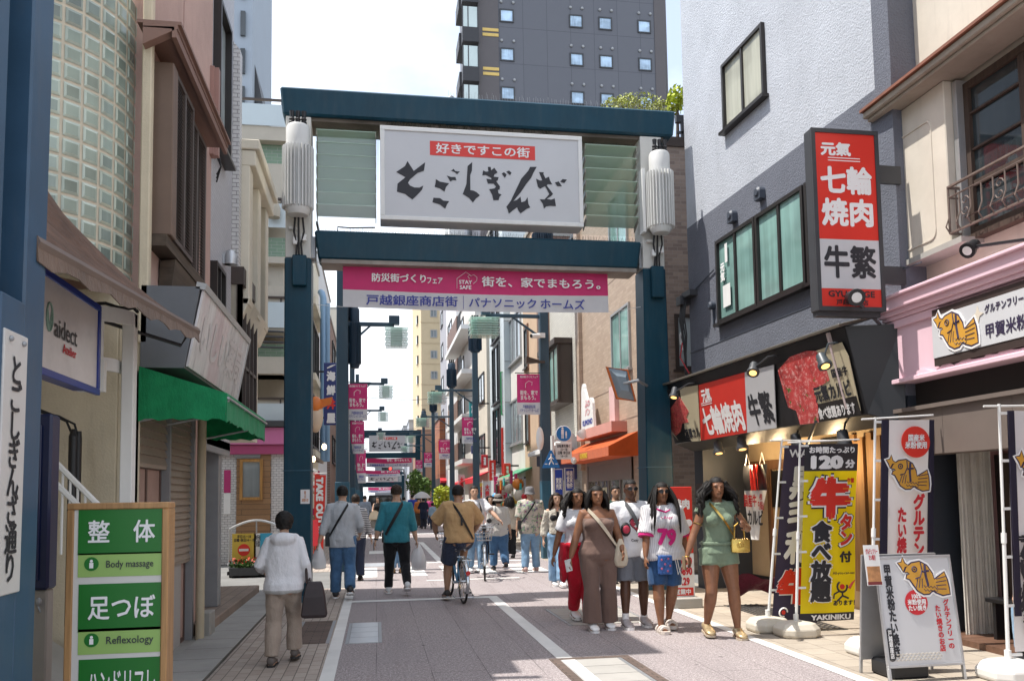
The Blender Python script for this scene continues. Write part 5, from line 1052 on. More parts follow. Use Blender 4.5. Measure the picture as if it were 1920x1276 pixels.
bs=part(pkf,'name_board',paint('dark_brown_board',(.045,.030,.026),.5),lambda mb: mb.fbox(FP,bu0,4.5,2.74,3.27,.0,.045))
nb=part(bs,'name_panel',M['sign_white'],lambda mb: mb.fbox(FP,bu0+.0,4.5,2.815,3.205,.0455,.052))
FB3=FP.at(0,0,.055)
lettering(nb,'グルテンフリーのたい焼き',FB3,bu0+.68,bu0+1.42,3.085,3.165,paint('dark_violet_ink',(.03,.02,.06),.6),.0,.035); lettering(nb,'甲賀米粉たい焼き',FB3,bu0+.68,bu0+1.60,2.87,3.00,MATS['dark_violet_ink'],.0,.02)
# fish shaped cake emblem used on the bakery's board, banners and stand
TF=[(1.02,2.4)]
def fish(par,F,cx,cy,s,d,rot=0):
    """gold fish-shaped cake with a throwing star, dark outline on a white halo"""
    body=[(-.46,.02),(-.42,.12),(-.30,.22),(-.12,.27),(.05,.20),(.17,.05),(.22,-.08),(.34,.0),(.46,.10),(.52,-.05),(.56,-.22),(.58,-.34),(.42,-.38),(.27,-.34),(.18,-.30),(.10,-.38),(-.02,-.40),(-.16,-.34),(-.26,-.22),(-.34,-.12),(-.42,-.10),(-.40,-.04),(-.34,-.01),(-.40,.03)]
    star=[(-.62,.20),(-.54,.12),(-.50,.03),(-.46,.13),(-.36,.16),(-.46,.20),(-.52,.32),(-.53,.22)]
    co,si=math.cos(rot),math.sin(rot)
    tr=lambda P,k=1.0,o=(0,0):[(cx+s*((x-o[0])*k+o[0])*co-s*((y-o[1])*k+o[1])*si,cy+s*((x-o[0])*k+o[0])*si+s*((y-o[1])*k+o[1])*co) for x,y in P]
    def grow(P,g):
        c=(sum(p[0] for p in P)/len(P),sum(p[1] for p in P)/len(P)); out=[]
        n=len(P)
        for i in range(n):
            a=V((P[i-1][0],P[i-1][1],0)); b2=V((P[i][0],P[i][1],0)); c2=V((P[(i+1)%n][0],P[(i+1)%n][1],0)); t=(c2-a); t=_n(t); nn_=V((t.y,-t.x,0)); 
            area=sum(P[k][0]*P[(k+1)%n][1]-P[(k+1)%n][0]*P[k][1] for k in range(n)); 
            if area<0: nn_=-nn_
            out.append((b2.x+nn_.x*g,b2.y+nn_.y*g))
        return out
    h=MB(); h.prism(F,tr(grow(body,.07)),0,d); h.prism(F,tr(grow(star,.06)),0,d*.95); o=h.build('fish_emblem',M['whiteink'],par)
    h=MB(); h.prism(F,tr(grow(body,.03)),d,d+.0015); h.prism(F,tr(grow(star,.025)),d,d+.0015); h.build('emblem_outline',MATS['dark_violet_ink'],o)
    gold=paint('gold_print',(.58,.30,.04),.5,.05,3); h=MB(); h.prism(F,tr(body),d+.0016,d+.003); h.prism(F,tr(star),d+.0016,d+.003); h.build('emblem_gold',gold,o)
    h=MB(); P=lambda x,y:F.p(*tr([(x,y)])[0],d+.0035); r=.014*s
    h.tube([P(-.24+.055*math.cos(a),.10+.055*math.sin(a)) for a in [i*.524 for i in range(12)]],r,4,closed=True); h.ell(P(-.24,.10),(.02*s,.02*s,.02*s),8,6)
    h.tube([P(-.10,.26),P(-.06,.1),P(-.10,-.05),P(-.22,-.1)],r,4); h.tube([P(.0,.22),P(.02,.0),P(.08,-.22)],r*2,4); h.tube([P(-.05,.06),P(.10,.1)],r*1.6,4)
    for k in range(3): h.tube([P(-.16+.05*k,-.08),P(-.2+.07*k,-.28)],r*.7,4)
    for k in range(4): h.tube([P(.26,-.06-.07*k),P(.50,.02-.09*k)],r*.7,4)
    for k in range(8): a=(k%4)*.08; h.tube([P(-.02+a,-.30+.08*(k//4)),P(.02+a,-.34+.08*(k//4)),P(.06+a,-.30+.08*(k//4))],r*.6,4)
    h.build('emblem_lines',MATS['dark_violet_ink'],o); return o
fish(nb,FB3,bu0+.33,3.05,.48,.006,-.1)
part(nb,'shuriken_mark',paint('faint_gold_print',(.62,.56,.47),.6),lambda mb: mb.prism(FB3,[(bu0+.60+x*.5,3.10+y*.5) for x,y in ((0,.16),(.04,.04),(.14,0),(.04,-.04),(0,-.16),(-.04,-.04),(-.14,0),(-.04,.04))],0,.003))
# brown fascia and opening
part(pkf,'gap_shade_block',paint('gap_shade_black',(.02,.016,.015),.7),lambda mb:(mb.fbox(FP,.1,5.6,2.38,2.66,-1.0,-.15)))  # near-black block; puts the shade of the gap under the fascia into colour
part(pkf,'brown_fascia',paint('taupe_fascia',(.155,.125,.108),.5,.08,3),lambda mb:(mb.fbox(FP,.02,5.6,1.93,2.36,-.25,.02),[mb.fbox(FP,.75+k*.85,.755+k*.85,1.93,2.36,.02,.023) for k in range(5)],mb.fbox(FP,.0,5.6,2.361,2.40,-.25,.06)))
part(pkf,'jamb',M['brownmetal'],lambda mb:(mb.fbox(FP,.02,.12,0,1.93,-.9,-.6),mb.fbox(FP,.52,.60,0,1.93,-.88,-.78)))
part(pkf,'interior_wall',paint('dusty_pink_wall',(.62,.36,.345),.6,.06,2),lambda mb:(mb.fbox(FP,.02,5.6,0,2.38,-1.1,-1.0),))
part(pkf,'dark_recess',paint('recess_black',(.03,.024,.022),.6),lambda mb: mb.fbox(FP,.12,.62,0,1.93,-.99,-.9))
cxa=PY(1803,1000,7.97).x; cxb=PY(1863,1000,7.97).x; czt=PY(1830,826,7.97).z
def _cur(mb):
    n=36; rs=[]
    for i in range(n+1): u=.64+.36*i/n; d=-.80+.022*math.sin(i*1.9); x_=cxa+(cxb-cxa)*i/n; y_=7.97+.022*math.sin(i*1.9); rs.append([V((x_,y_,z)) if k<2 else V((x_,y_+.012,z)) for k,z in enumerate((.05,czt,czt,.05))])
    mb.rings(rs)
cu=thing('door_curtain','white pleated curtain at the pink bakery doorway','curtain',(cxa,7.97,.05)); part(cu,'pleats',cloth('white_curtain',(.66,.63,.57),.08),_cur,smooth=True); part(cu,'rail',M['white'],lambda mb: mb.box((cxa-.02,7.93,czt),(cxb+.9,8.02,czt+.05)))
part(pkf,'side_partition',MATS['dusty_pink_wall'],lambda mb: mb.box((cxb+.01,8.04,.05),(cxb+1.6,8.09,czt)))
part(pkf,'floor',wood('brown_deck',(.16,.085,.055),(.2,1,1),12,.5),lambda mb: mb.fbox(FP,.1,5.6,.02,.19,-1.0,-.22))
bn=thing('bench','black wooden bench inside the pink bakery entrance','bench',FP.p(1.1,.06,-.6))
part(bn,'seat',M['black'],lambda mb: mb.fbox(FP,.55,2.4,.53,.57,-.80,-.48),bevel=.006); part(bn,'frame',M['black'],lambda mb:(mb.fbox(FP,.62,.66,.19,.53,-.78,-.5),mb.fbox(FP,1.3,1.34,.19,.53,-.78,-.5),mb.fbox(FP,.62,2.3,.27,.31,-.66,-.62)))
# lamps on the bakery
fl=thing('flood_light','black round floodlight on a bent arm at the corner of pink fascia','floodlight',FP.p(.02,2.95,.1))
bse=FP.p(.04,3.0,.03); 
ax_=PX(1600,557,4.95)
part(fl,'bracket',M['dgrey'],lambda mb: (mb.box(bse+V((-.06,-.02,-.12)),bse+V((0,.06,.06))),mb.tube([bse+V((-.03,0,.02)),bse+V((-.06,-.0,.22)),bse+V((-.12,-.02,.30)),ax_],.018,6)),smooth=True)
spot(fl,ax_,(-.2,-.9,-.25),.95,False,M['black'])
f2_=thing('flood_light','black round floodlight on a long arm below the iron balcony','floodlight',FP.p(.8,3.7,.1)); ax2=PX(1822,463,5.6); b2=PX(1930,448,5.65)
part(f2_,'arm',M['black'],lambda mb: mb.tube([b2,ax2],.016,6)); spot(f2_,ax2,(-.75,-.25,-.5),.8,False,M['black'])
# person-height street furniture: banner flags
def flag(name,label,px_pole_top,px_pole_bot,y,flag_px,cols,base,group='banner flags outside the two shops',tilt=0):
    F=front(0,y); pb=F.px(*px_pole_bot); pt_=F.px(*px_pole_top); t=thing('banner_flag',label,'banner flag',(pb[0],y,0),group)
    b0=V((pb[0],y,.12)); top=V((pt_[0],y,pt_[1]))
    part(t,'pole',M['white'],lambda mb:(mb.tube([b0,b0.lerp(top,.5)],.016,8),mb.tube([b0.lerp(top,.48),top],.012,8),mb.cyl(b0.lerp(top,.46),b0.lerp(top,.5),.022),mb.cyl(b0-V((0,0,.1)),b0+V((0,0,.12)),.028)),smooth=True)
    (ua,va),(ub,vb)=F.px(*flag_px[0]),F.px(*flag_px[1])
    part(t,'cross_bar',M['white'],lambda mb: mb.tube([(pt_[0]-.15,y,pt_[1]-.02),(ub+.03,y,va+.05)],.009,6))
    part(t,'loop',M['white'],lambda mb:[mb.box((pb[0]+(pt_[0]-pb[0])*(z-.12)/(pt_[1]-.12)-.01,y-.014,z-.012),(pb[0]+(pt_[0]-pb[0])*(z-.12)/(pt_[1]-.12)+ua-pt_[0]+.05,y+.006,z+.012)) for z in [va-.02-(va-vb)*k/5 for k in range(6)]])
    rn=random.Random(int(y*100)); ph=rn.uniform(0,6)
    def P(u,v): return F.p(u,v,.012*math.sin(u*9+ph+v*1.3)+.012*math.sin(v*4+ph)*((u-ua)/(ub-ua)))
    def sh(u0,u1,v0,v1,mat,nm,par,nx=10,nz=24):
        mb=MB(); mb.add([P(u0+(u1-u0)*i/nx,v0+(v1-v0)*j/nz) for j in range(nz+1) for i in range(nx+1)],[(j*(nx+1)+i,j*(nx+1)+i+1,(j+1)*(nx+1)+i+1,(j+1)*(nx+1)+i) for j in range(nz) for i in range(nx)]); return mb.build(nm,mat,par,True)
    kx=(pt_[0]-pb[0])/(pt_[1]-.12); F.o=F.o-V((kx*va,0,0)); F.v=V((kx,0,1)); cl=None
    for k,(a,b3,mat) in enumerate(cols): cl2=sh(ua,ub,vb+(va-vb)*a,vb+(va-vb)*b3,mat,'cloth',t); cl=cl or cl2
    if base=='w': bm_=paint('base_white',(.74,.73,.70),.4,.04,3)
    else: bm_=paint('base_cream',(.60,.55,.46),.5,.08,3,dirt=.2)
    oc=[(-.22,-.12),(-.12,-.2),(.12,-.2),(.22,-.12),(.22,.12),(.12,.2),(-.12,.2),(-.22,.12)]
    part(t,'weight_base',bm_,lambda mb: mb.rings([[V((pb[0]+x*k*1.0,y+yy*k,z)) for x,yy in oc] for k,z in ((.95,.003),(1.02,.03),(1.02,.09),(.8,.15),(.3,.17))]),smooth=False,bevel=.008)
    F2=F.at(0,0,.03); F2.v=F.v; return t,cl,F2,(ua,ub,vb,va)
yel=paint('flag_yellow',(.86,.70,.012),.6,.04,3); dkf=paint('flag_charcoal',(.045,.043,.052),.7,.08,3); ppl=paint('flag_purple_black',(.045,.038,.072),.7,.08,3); wf=paint('flag_white',(.82,.81,.84),.6,.03,3)
for m_ in (yel,ppl,wf,dkf): translucent(m_,.5)
t,cl,F,bx=flag('f','dark charcoal beef banner flag behind the yellow one','' or (1466,822),(1440,1160),9.05,((1472,834),(1570,1165)),((0,1,ppl),),'c')
ua,ub,vb,va=bx; 
def ft(par,s,F,bx,a,b3,c,d2,mat,bold=.04,line=.95,dd=0): 
    ua,ub,vb,va=bx; lettering(par,s,F,ua+(ub-ua)*a,ua+(ub-ua)*b3,vb+(va-vb)*c,vb+(va-vb)*d2,mat,dd,bold,line)
ft(cl,'WAGYU',F,bx,.08,.98,.93,.975,M['whiteink'],.03); ft(cl,vert('黒毛和'),F,bx,.12,.82,.33,.88,M['whiteink'],.04,.92); ft(cl,'牛',F,bx,.02,.95,.10,.31,M['red'],.09,1,.004); ft(cl,'牛',F,bx,-.0,.97,.095,.315,M['whiteink'],.13)
part(cl,'figure_mark',M['whiteink'],lambda mb: mb.tube([F.p(ua+.12+.05*math.cos(a),vb+.14+.05*math.sin(a),.002) for a in [i*.5 for i in range(11)]],.01,4)); part(cl,'sun_mark',M['red'],lambda mb: mb.lathe(F.p(ua+.12,vb+.14,.002),[(.025,0),(.025,.003)],(0,-1,0),12))
t,cl,F,bx=flag('f','yellow beef tongue banner flag with charcoal top and 120 minutes',(1500,826),(1493,1172),8.66,((1508,832),(1622,1160)),((0,.045,dkf),(.045,.845,yel),(.845,1,dkf)),'c')
ua,ub,vb,va=bx
ft(cl,'お時間たっぷり',F,bx,.07,.93,.945,.985,M['whiteink'],.05); ft(cl,'120',F,bx,.10,.72,.855,.935,M['whiteink'],.08); ft(cl,'分',F,bx,.75,.94,.86,.91,M['whiteink'],.07)
ft(cl,'牛',F,bx,.03,.93,.55,.835,M['char'],.17); ft(cl,'牛',F,bx,.05,.91,.56,.825,M['whiteink'],.13,1,.004); ft(cl,'牛',F,bx,.09,.87,.57,.815,M['red'],.085,1,.008)
ft(cl,'タ\nン',F,bx,.61,.95,.405,.615,M['char'],.12,.9); ft(cl,'タ\nン',F,bx,.63,.93,.41,.61,M['whiteink'],.09,.9,.004); ft(cl,'タ\nン',F,bx,.66,.90,.42,.60,M['red'],.05,.9,.008)
ft(cl,'付',F,bx,.67,.90,.325,.39,M['char'],.06); ft(cl,'食\nべ\n放\n題',F,bx,.10,.56,.10,.57,M['whiteink'],.12,.92); ft(cl,'食\nべ\n放\n題',F,bx,.13,.53,.105,.565,M['char'],.06,.92,.004)
ft(cl,'All-you-can-eat',F,bx,.55,.96,.255,.275,M['char'],.02); ft(cl,'あります！',F,bx,.57,.97,.085,.115,M['char'],.05); ft(cl,'YAKINIKU',F,bx,.16,.90,.008,.038,M['whiteink'],.05); ft(cl,'牛繁',F,bx,.79,.93,.775,.805,M['red'],.06)
def _fig(mb):
    c=F.p(ua+(ub-ua)*.73,vb+(va-vb)*.19,.002); mb.tube([c+V((.06*math.cos(a),0,.06*math.sin(a))) for a in [R(120)+i*.5 for i in range(10)]],.012,4); mb.tube([c+V((0,0,-.05)),c+V((.0,0,-.10)),c+V((-.07,0,-.16))],.011,4); mb.tube([c+V((0,0,-.10)),c+V((.07,0,-.13))],.011,4); mb.tube([c+V((-.04,0,-.05)),c+V((-.10,0,-.08)),c+V((-.11,0,-.13))],.010,4)
part(cl,'figure_mark',M['char'],_fig); part(cl,'sun_mark',M['red'],lambda mb:(mb.lathe(F.p(ua+(ub-ua)*.73,vb+(va-vb)*.19,.002),[(.03,0),(.03,.003)],(0,-1,0),12),mb.tube([F.p(ua+(ub-ua)*.86,vb+(va-vb)*.18,.002),F.p(ua+(ub-ua)*.92,vb+(va-vb)*.21,.002),F.p(ua+(ub-ua)*.97,vb+(va-vb)*.225,.002)],[.018,.012,.004],4)))
t,cl,F,bx=flag('f','white fish cake banner flag with red disc behind the stand board',(1641,782),(1635,1205),7.55,((1653,787),(1764,1150)),((0,1,wf),),'w')
ua,ub,vb,va=bx; h=va-vb; w_=ub-ua
part(cl,'red_disc',M['red'],lambda mb: mb.lathe(F.p(ua+w_*.66,vb+h*.885,-.004),[(w_*.29,0),(w_*.29,.003)],(0,-1,0),28)); ft(cl,'国産米\n米粉使用',F,bx,.44,.88,.85,.925,M['whiteink'],.04,1,.004)
part(cl,'purple_edge',ppl,lambda mb:(mb.fbox(F,ua-.01,ua+w_*.12,vb,va,-.02,-.003),mb.fbox(F,ub-w_*.06,ub+.02,vb,va,-.02,-.003)))
fish(cl,F,ua+w_*.52,vb+h*.73,w_*.78,.004,-.15)
ft(cl,vert('グルテンフリー'),F,bx,.62,.86,.08,.62,M['redink'],.06,.95); ft(cl,vert('たい焼き'),F,bx,.30,.50,.24,.55,M['redink'],.06,.95)
t,cl,F,bx=flag('f','white fish cake banner flag with black brush lettering beside the bakery bench',(1873,757),(1891,1245),6.3,((1888,770),(2030,1215)),((0,1,wf),),'w')
ua,ub,vb,va=bx; h=va-vb; w_=ub-ua
part(cl,'purple_edge',ppl,lambda mb: mb.fbox(F,ua-.01,ua+w_*.08,vb+.3,va,-.02,-.003)); part(cl,'red_disc',M['red'],lambda mb: mb.lathe(F.p(ua+w_*.5,vb+h*.86,-.002),[(w_*.25,0),(w_*.25,.003)],(0,-1,0),28))
fish(cl,F,ua+w_*.52,vb+h*.74,w_*.78,.004,-.15); ft(cl,vert('たい焼き'),F,bx,.02,.62,.06,.50,M['char'],.09,.9); 
# sandwich board
F0=front(0,6.40); A0=F0.px(1664,1262); A1=F0.px(1812,1262); T0=F0.px(1660,1052)
ab=thing('sandwich_board','white sandwich board with fish cake print and silver frame','sandwich board',((A0[0]+A1[0])/2,6.5,0))
x0,x1=A0[0]+.0,A1[0]-.02; FB4=Frame((x0,6.38,.06),(1,0,.0),(-.05,.13,1),None); 
if FB4.n.y>0: FB4.n=-FB4.n
W4=x1-x0; H4=.98
part(ab,'front_board',M['sign_white'],lambda mb: mb.fbox(FB4,.02,W4-.02,.08,H4-.02,-.02,0)); part(ab,'frame',M['galv'],lambda mb:(mb.frame(FB4,0,W4,.06,H4,.022,-.025,.008),mb.fbox(FB4,0,.022,-.06,.06,-.025,.008),mb.fbox(FB4,W4-.022,W4,-.06,.06,-.025,.008)),bevel=.003)
FB5=Frame((x0,6.38+.42,.06),(1,0,0),(-.05,-.10,1)); part(ab,'rear_board',M['alum'],lambda mb: (mb.fbox(FB5,0,W4,.06,H4-.0,-.01,.015),mb.fbox(FB5,0,.022,-.06,.06,-.01,.01),mb.fbox(FB5,W4-.022,W4,-.06,.06,-.01,.01)))
part(ab,'weight',M['black'],lambda mb: mb.box((x0+.1,6.48,.0),(x0+.45,6.8,.14)),bevel=.02)
fbd=ab.children[0]; FB6=FB4.at(0,0,.004)
fish(fbd,FB6,W4*.62,H4*.83,.40,.004,-.12)
part(fbd,'red_disc',M['redink'],lambda mb: mb.lathe(FB6.p(W4*.47,H4*.60),[(.105,0),(.105,.002)],FB6.n,28)); lettering(fbd,'100%\n米粉使用\nたい焼き',FB6,W4*.47-.085,W4*.47+.085,H4*.60-.07,H4*.60+.07,M['whiteink'],.004,.04)
lettering(fbd,vert('甲賀米粉たい焼き'),FB6,W4*.09,W4*.19,H4*.15,H4*.93,M['char'],.0,.05,.95); lettering(fbd,vert('グルテンフリーの'),FB6,W4*.82,W4*.90,H4*.20,H4*.62,M['redink'],.0,.04,.95); lettering(fbd,vert('たい焼きのお店'),FB6,W4*.70,W4*.78,H4*.18,H4*.57,M['redink'],.0,.04,.95)
sp=part(fbd,'dark_pill',M['char'],lambda mb: mb.prism(FB6,[(W4*.07+.033*math.cos(R(a))+.0,H4*.36+.033*math.sin(R(a))) for a in range(0,181,20)]+[(W4*.07+.033*math.cos(R(a)),H4*.15+.033*math.sin(R(a))) for a in range(180,361,20)],0,.002)); lettering(sp,vert('戸越銀座店'),FB6,W4*.045,W4*.095,H4*.14,H4*.375,M['whiteink'],.004,.03,.95)
def _wave(mb):
    for i in range(13):
        for j in range(3):
            c=(W4*.06+i*.036+(.018 if j%2 else 0),.115+j*.022)
            for r in (.017,.011): mb.tube([FB6.p(c[0]+r*math.cos(a),c[1]+r*math.sin(a),.001) for a in [k*math.pi/6 for k in range(7)]],.0014,3)
part(fbd,'wave_pattern',MATS['faint_gold_print'],_wave)
lf=part(ab,'leaflet',M['white'],lambda mb: mb.fbox(FB4,-.10,.04,.74,1.08,.006,.010)); part(lf,'leaflet_photo',paint('leaflet_print',(.42,.20,.08),.5,.5,14),lambda mb: mb.fbox(FB4,-.09,.03,.77,.90,.0105,.0115)); part(lf,'leaflet_footer',paint('maroon_print',(.16,.02,.02),.5),lambda mb: mb.fbox(FB4,-.095,.035,.745,.772,.0105,.0116)); lettering(lf,'グルテンフリー\nたい焼き',FB4,-.085,.025,.95,1.05,M['redink'],.0116,.03)
# ================================================================== right side beyond the gate
XR=5.2
def yr(px): return XR*1550/(px-705)
FK=wall_right((XR,20.6),(XR,15.8))
ku=building('beige tiled corner building with shade-toned side face, orange awning shop and roof garden',(6.5,18,0))
kt=tiles('tan_mosaic_tile','yz',(.48,.37,.28),(.40,.30,.225),(.36,.29,.23),.21,.075,.005,.5,.35,.5,dirt=.12)
kt_shade=tiles('shaded_mosaic_tile','xz',(.40,.30,.235),(.26,.19,.155),(.36,.30,.26),.21,.075,.005,.5,.35,.5,dirt=.12)  # same tile as the street face, with the side face's shade in its colour
part(ku,'wall',[kt,kt_shade],lambda mb:(mb.fbox(FK,0,4.8,0,8.7,-8,0),mb.mat(1),mb.fbox(FK,4.80,4.82,0,8.7,-8,.003)))
part(ku,'parapet',M['brownmetal'],lambda mb: mb.fbox(FK,-.02,4.86,8.701,8.9,-8,.05)); part(ku,'tile_joint',paint('joint_brown',(.20,.15,.12),.7),lambda mb:[mb.fbox(FK,0,4.8,z,z+.02,0,.004) for z in (3.15,3.9,6.3)])
part(ku,'pilaster',kt,lambda mb: mb.fbox(FK,.0,.35,2.2,8.7,0,.10))
window(ku,FK,4.8-1.75,4.8-.42,4.18,5.55,M['alum'],M['winteal'],2,.05,.05); window(ku,FK,4.8-1.75,4.8-.42,6.8,8.1,M['alum'],M['winteal'],2,.05,.05)
FKs=front(0,15.79); u0=FKs.px(1264,600)[0]; 
window(ku,FKs,u0,u0+1.5,FKs.px(0,680)[1],FKs.px(0,562)[1],M['brownmetal'],M['winlight'],1,.07,.05)
part(ku,'wall_bracket',M['white'],lambda mb:(mb.cyl((FKs.px(1258,0)[0],15.7,FKs.px(0,640)[1]),(FKs.px(1256,0)[0],15.7,FKs.px(0,602)[1]),.03),mb.cyl((FKs.px(1254,0)[0],15.7,FKs.px(0,628)[1]),(FKs.px(1253,0)[0],15.7,FKs.px(0,606)[1]),.02)))
part(ku,'shopfront',paint('taupe_shopfront',(.20,.17,.155),.5,.08,3),lambda mb:(mb.fbox(FK,.7,4.3,1.9,2.35,.0,.03),mb.frame(FK,.7,4.3,.05,2.36,.09,.0,.05),[mb.fbox(FK,.7+.9*k,.78+.9*k,.05,1.9,.0,.04) for k in (1,2,3)]))
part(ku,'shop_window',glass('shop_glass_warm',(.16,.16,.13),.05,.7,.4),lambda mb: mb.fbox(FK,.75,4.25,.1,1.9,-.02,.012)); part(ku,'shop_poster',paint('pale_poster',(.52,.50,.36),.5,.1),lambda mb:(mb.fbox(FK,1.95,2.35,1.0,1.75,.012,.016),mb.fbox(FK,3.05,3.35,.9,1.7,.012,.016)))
# orange awning and cloud sign
oa=thing('orange_awning','orange sloping awning over the taupe shopfront','awning',(4.9,18,2.4)); om=translucent(cloth('orange_canvas',(.62,.13,.03),.08,bump=.15,rough=.7),.3)
a0,a1=.35,4.65
part(oa,'canopy',om,lambda mb: mb.hexa([FK.p(a0,2.36,0),FK.p(a1,2.36,0),FK.p(a1,2.36,.62),FK.p(a0,2.36,.62),FK.p(a0,2.85,0),FK.p(a1,2.85,0),FK.p(a1,2.55,.62),FK.p(a0,2.55,.62)]))
Fq=FK.at(0,0,.625); lettering(oa.children[0],'KUMONO',Fq,2.35,3.0,2.39,2.52,paint('yellow_ink',(.65,.42,.03),.6),.002,.06)
cs=thing('shop_sign','white cloud shaped shop sign board with pink and blue lettering over the orange awning','shop sign',(5,18,3)); Fq=FK.at(0,0,.30)
part(cs,'shelf',paint('salmon_shelf',(.60,.30,.25),.5),lambda mb: mb.fbox(FK,.9,3.95,2.90,3.12,0,.34)); part(cs,'pink_panel',paint('pale_pink_panel',(.66,.44,.43),.5),lambda mb: mb.fbox(FK,3.0,3.4,3.12,3.95,.0,.1))
cp2=part(cs,'cloud_board',M['white'],lambda mb: mb.prism(Fq,[(1.35,3.12)]+[(1.70+.16*math.cos(R(a))-.13,4.0+.22*math.sin(R(a))) for a in range(180,0,-20)]+[(2.02,3.7)]+[(2.2+.22*math.cos(R(a)),3.62+.2*math.sin(R(a))) for a in range(140,-10,-25)]+[(2.5,3.12)],-.03,.03))
lettering(cp2,'KUMONO',Fq,1.5,2.4,3.2,3.34,M['navyink'],.034,.05); lettering(cp2,'ふわ\nパン',Fq,1.75,2.2,3.42,3.8,paint('pink_ink',(.65,.25,.28),.6),.034,.03)
part(cs,'spot_lamp',M['white'],lambda mb:[mb.lathe(FK.p(u,2.85,.55),[(.04,0),(.10,.12),(.11,.2)],(-.3,.3,.6),12) for u in (.75,2.55)],smooth=True)
# roof garden
rn=random.Random(11)
for k,(px,py,rr,col) in enumerate(((1165,198,(.5,.4,.16),'pine_needle'),(1197,194,(.65,.4,.20),'pine_needle'),(1228,203,(.4,.3,.13),'pine_needle'),(1268,188,(.22,.3,.30),'lime_leaf'))):
    yy=17.6 if k<3 else 16.3; c=PY(px,py,yy); t=thing('roof_shrub',['rounded pine shrub at the left of the roof garden','wide rounded pine shrub in the middle of the roof garden','small pine shrub at right end of the roof garden','yellow green maple sapling by the grey wall on the roof'][k],'shrub',(c.x,c.y,8.9))
    part(t,'foliage',leafmat('pine_needle',(.40,.43,.12)) if k<3 else leafmat('lime_leaf',(.42,.48,.05)),lambda mb: leafy(mb,c,rr,420,.07 if k<3 else .10,rn)); part(t,'stem',wood('bark',(.10,.07,.05)),lambda mb: mb.tube([(c.x,c.y,8.9),(c.x+.03,c.y,c.z)],[.05,.02],6))
part(ku,'roof_pergola',M['dgrey'],lambda mb:(mb.box((6.2,15.9,9.3),(9,16.0,9.45)),mb.box((6.3,15.9,8.9),(6.36,15.96,9.3)),mb.box((6.2,15.9,9.05),(9,15.94,9.1)),mb.cyl((6.4,17,8.9),(6.42,17,11.4),.012)))
# convex-mirror housing on the gate
mr=thing('traffic_mirror','orange framed traffic mirror seen from behind on the right gate leg','mirror',(4.0,13.0,3.3)); F=front(0,13.0)
ps=[F.px(x,y) for x,y in ((1138,688),(1176,694),(1191,752),(1157,746))]
part(mr,'back_shell',paint('mirror_back',(.22,.27,.31),.4,.1,4),lambda mb:(mb.rings([[F.p(u,v,0) for u,v in ps],[F.p(sum(p[0] for p in ps)/4+(u-sum(p[0] for p in ps)/4)*.45,sum(p[1] for p in ps)/4+(v-sum(p[1] for p in ps)/4)*.45,.09) for u,v in ps]])))
part(mr,'orange_frame',paint('mirror_orange',(.55,.13,.02),.4),lambda mb:(mb.tube([F.p(u,v,0) for u,v in ps],.026,6,closed=True)))
c=V((sum(p[0] for p in ps)/4,13.0,sum(p[1] for p in ps)/4)); part(mr,'arm',M['grey'],lambda mb: mb.tube([c+V((0,-.08,0)),c+V((.25,-.1,.05)),(4.52,13.3,c.z+.02)],.025,6))
# sign pole with pedestrian signs
SPY=18.4; F=front(0,SPY); pxx=F.px(1038,950)[0]
spn=thing('sign_pole','white pole carrying blue pedestrian and crossing signs','sign pole',(pxx,SPY,0)); part(spn,'pole',M['white'],lambda mb: mb.tube([(pxx,SPY,0),(pxx,SPY,F.px(0,820)[1])],.045,10),smooth=True); part(spn,'arm',M['white'],lambda mb: mb.box((pxx,SPY-.03,F.px(0,832)[1]),(F.px(1055,0)[0],SPY+.0,F.px(0,828)[1])))
c=F.px(1056,813); blu=paint('sign_blue',(.008,.17,.48),.4,.04)
ds=part(spn,'round_sign',blu,lambda mb: mb.lathe(F.p(c[0],c[1],.05),[(.185,0),(.185,.008)],(0,-1,0),28)); part(ds,'rim',M['whiteink'],lambda mb: mb.torus(F.p(c[0],c[1],.06),(0,1,0),.178,.006,28,4))
def _ped(mb):
    for dx,s in ((-.03,1),(.055,.6)):
        x=c[0]+dx; z=c[1]-.09; mb.lathe(F.p(x,z+.22*s,.059),[(.022*s+.004,0),(.022*s+.004,.004)],(0,-1,0),10); mb.fbox(F,x-.03*s,x+.03*s,z+.08*s,z+.19*s,.059,.063); mb.fbox(F,x-.025*s,x-.004,z-.02*s,z+.08*s,.059,.063); mb.fbox(F,x+.004,x+.025*s,z-.02*s,z+.08*s,.059,.063)
part(ds,'pedestrian_mark',M['whiteink'],_ped)
c2=F.px(1056,845); hs_=part(spn,'hours_plate',M['white'],lambda mb: mb.fbox(F,c2[0]-.19,c2[0]+.19,c2[1]-.19,c2[1]+.19,.04,.05),bevel=.02); lettering(hs_,'自転車を除く\n15－18\n日曜･休日は\n14－19',F,c2[0]-.15,c2[0]+.15,c2[1]-.15,c2[1]+.15,M['char'],.054,.03)
c3=F.px(1032,862); ts=part(spn,'triangle_sign',blu,lambda mb: mb.prism(F,[(c3[0]-.21,c3[1]-.18),(c3[0]+.21,c3[1]-.18),(c3[0]+.19,c3[1]-.13),(c3[0]+.02,c3[1]+.22),(c3[0]-.02,c3[1]+.22),(c3[0]-.19,c3[1]-.13)],.07,.08))
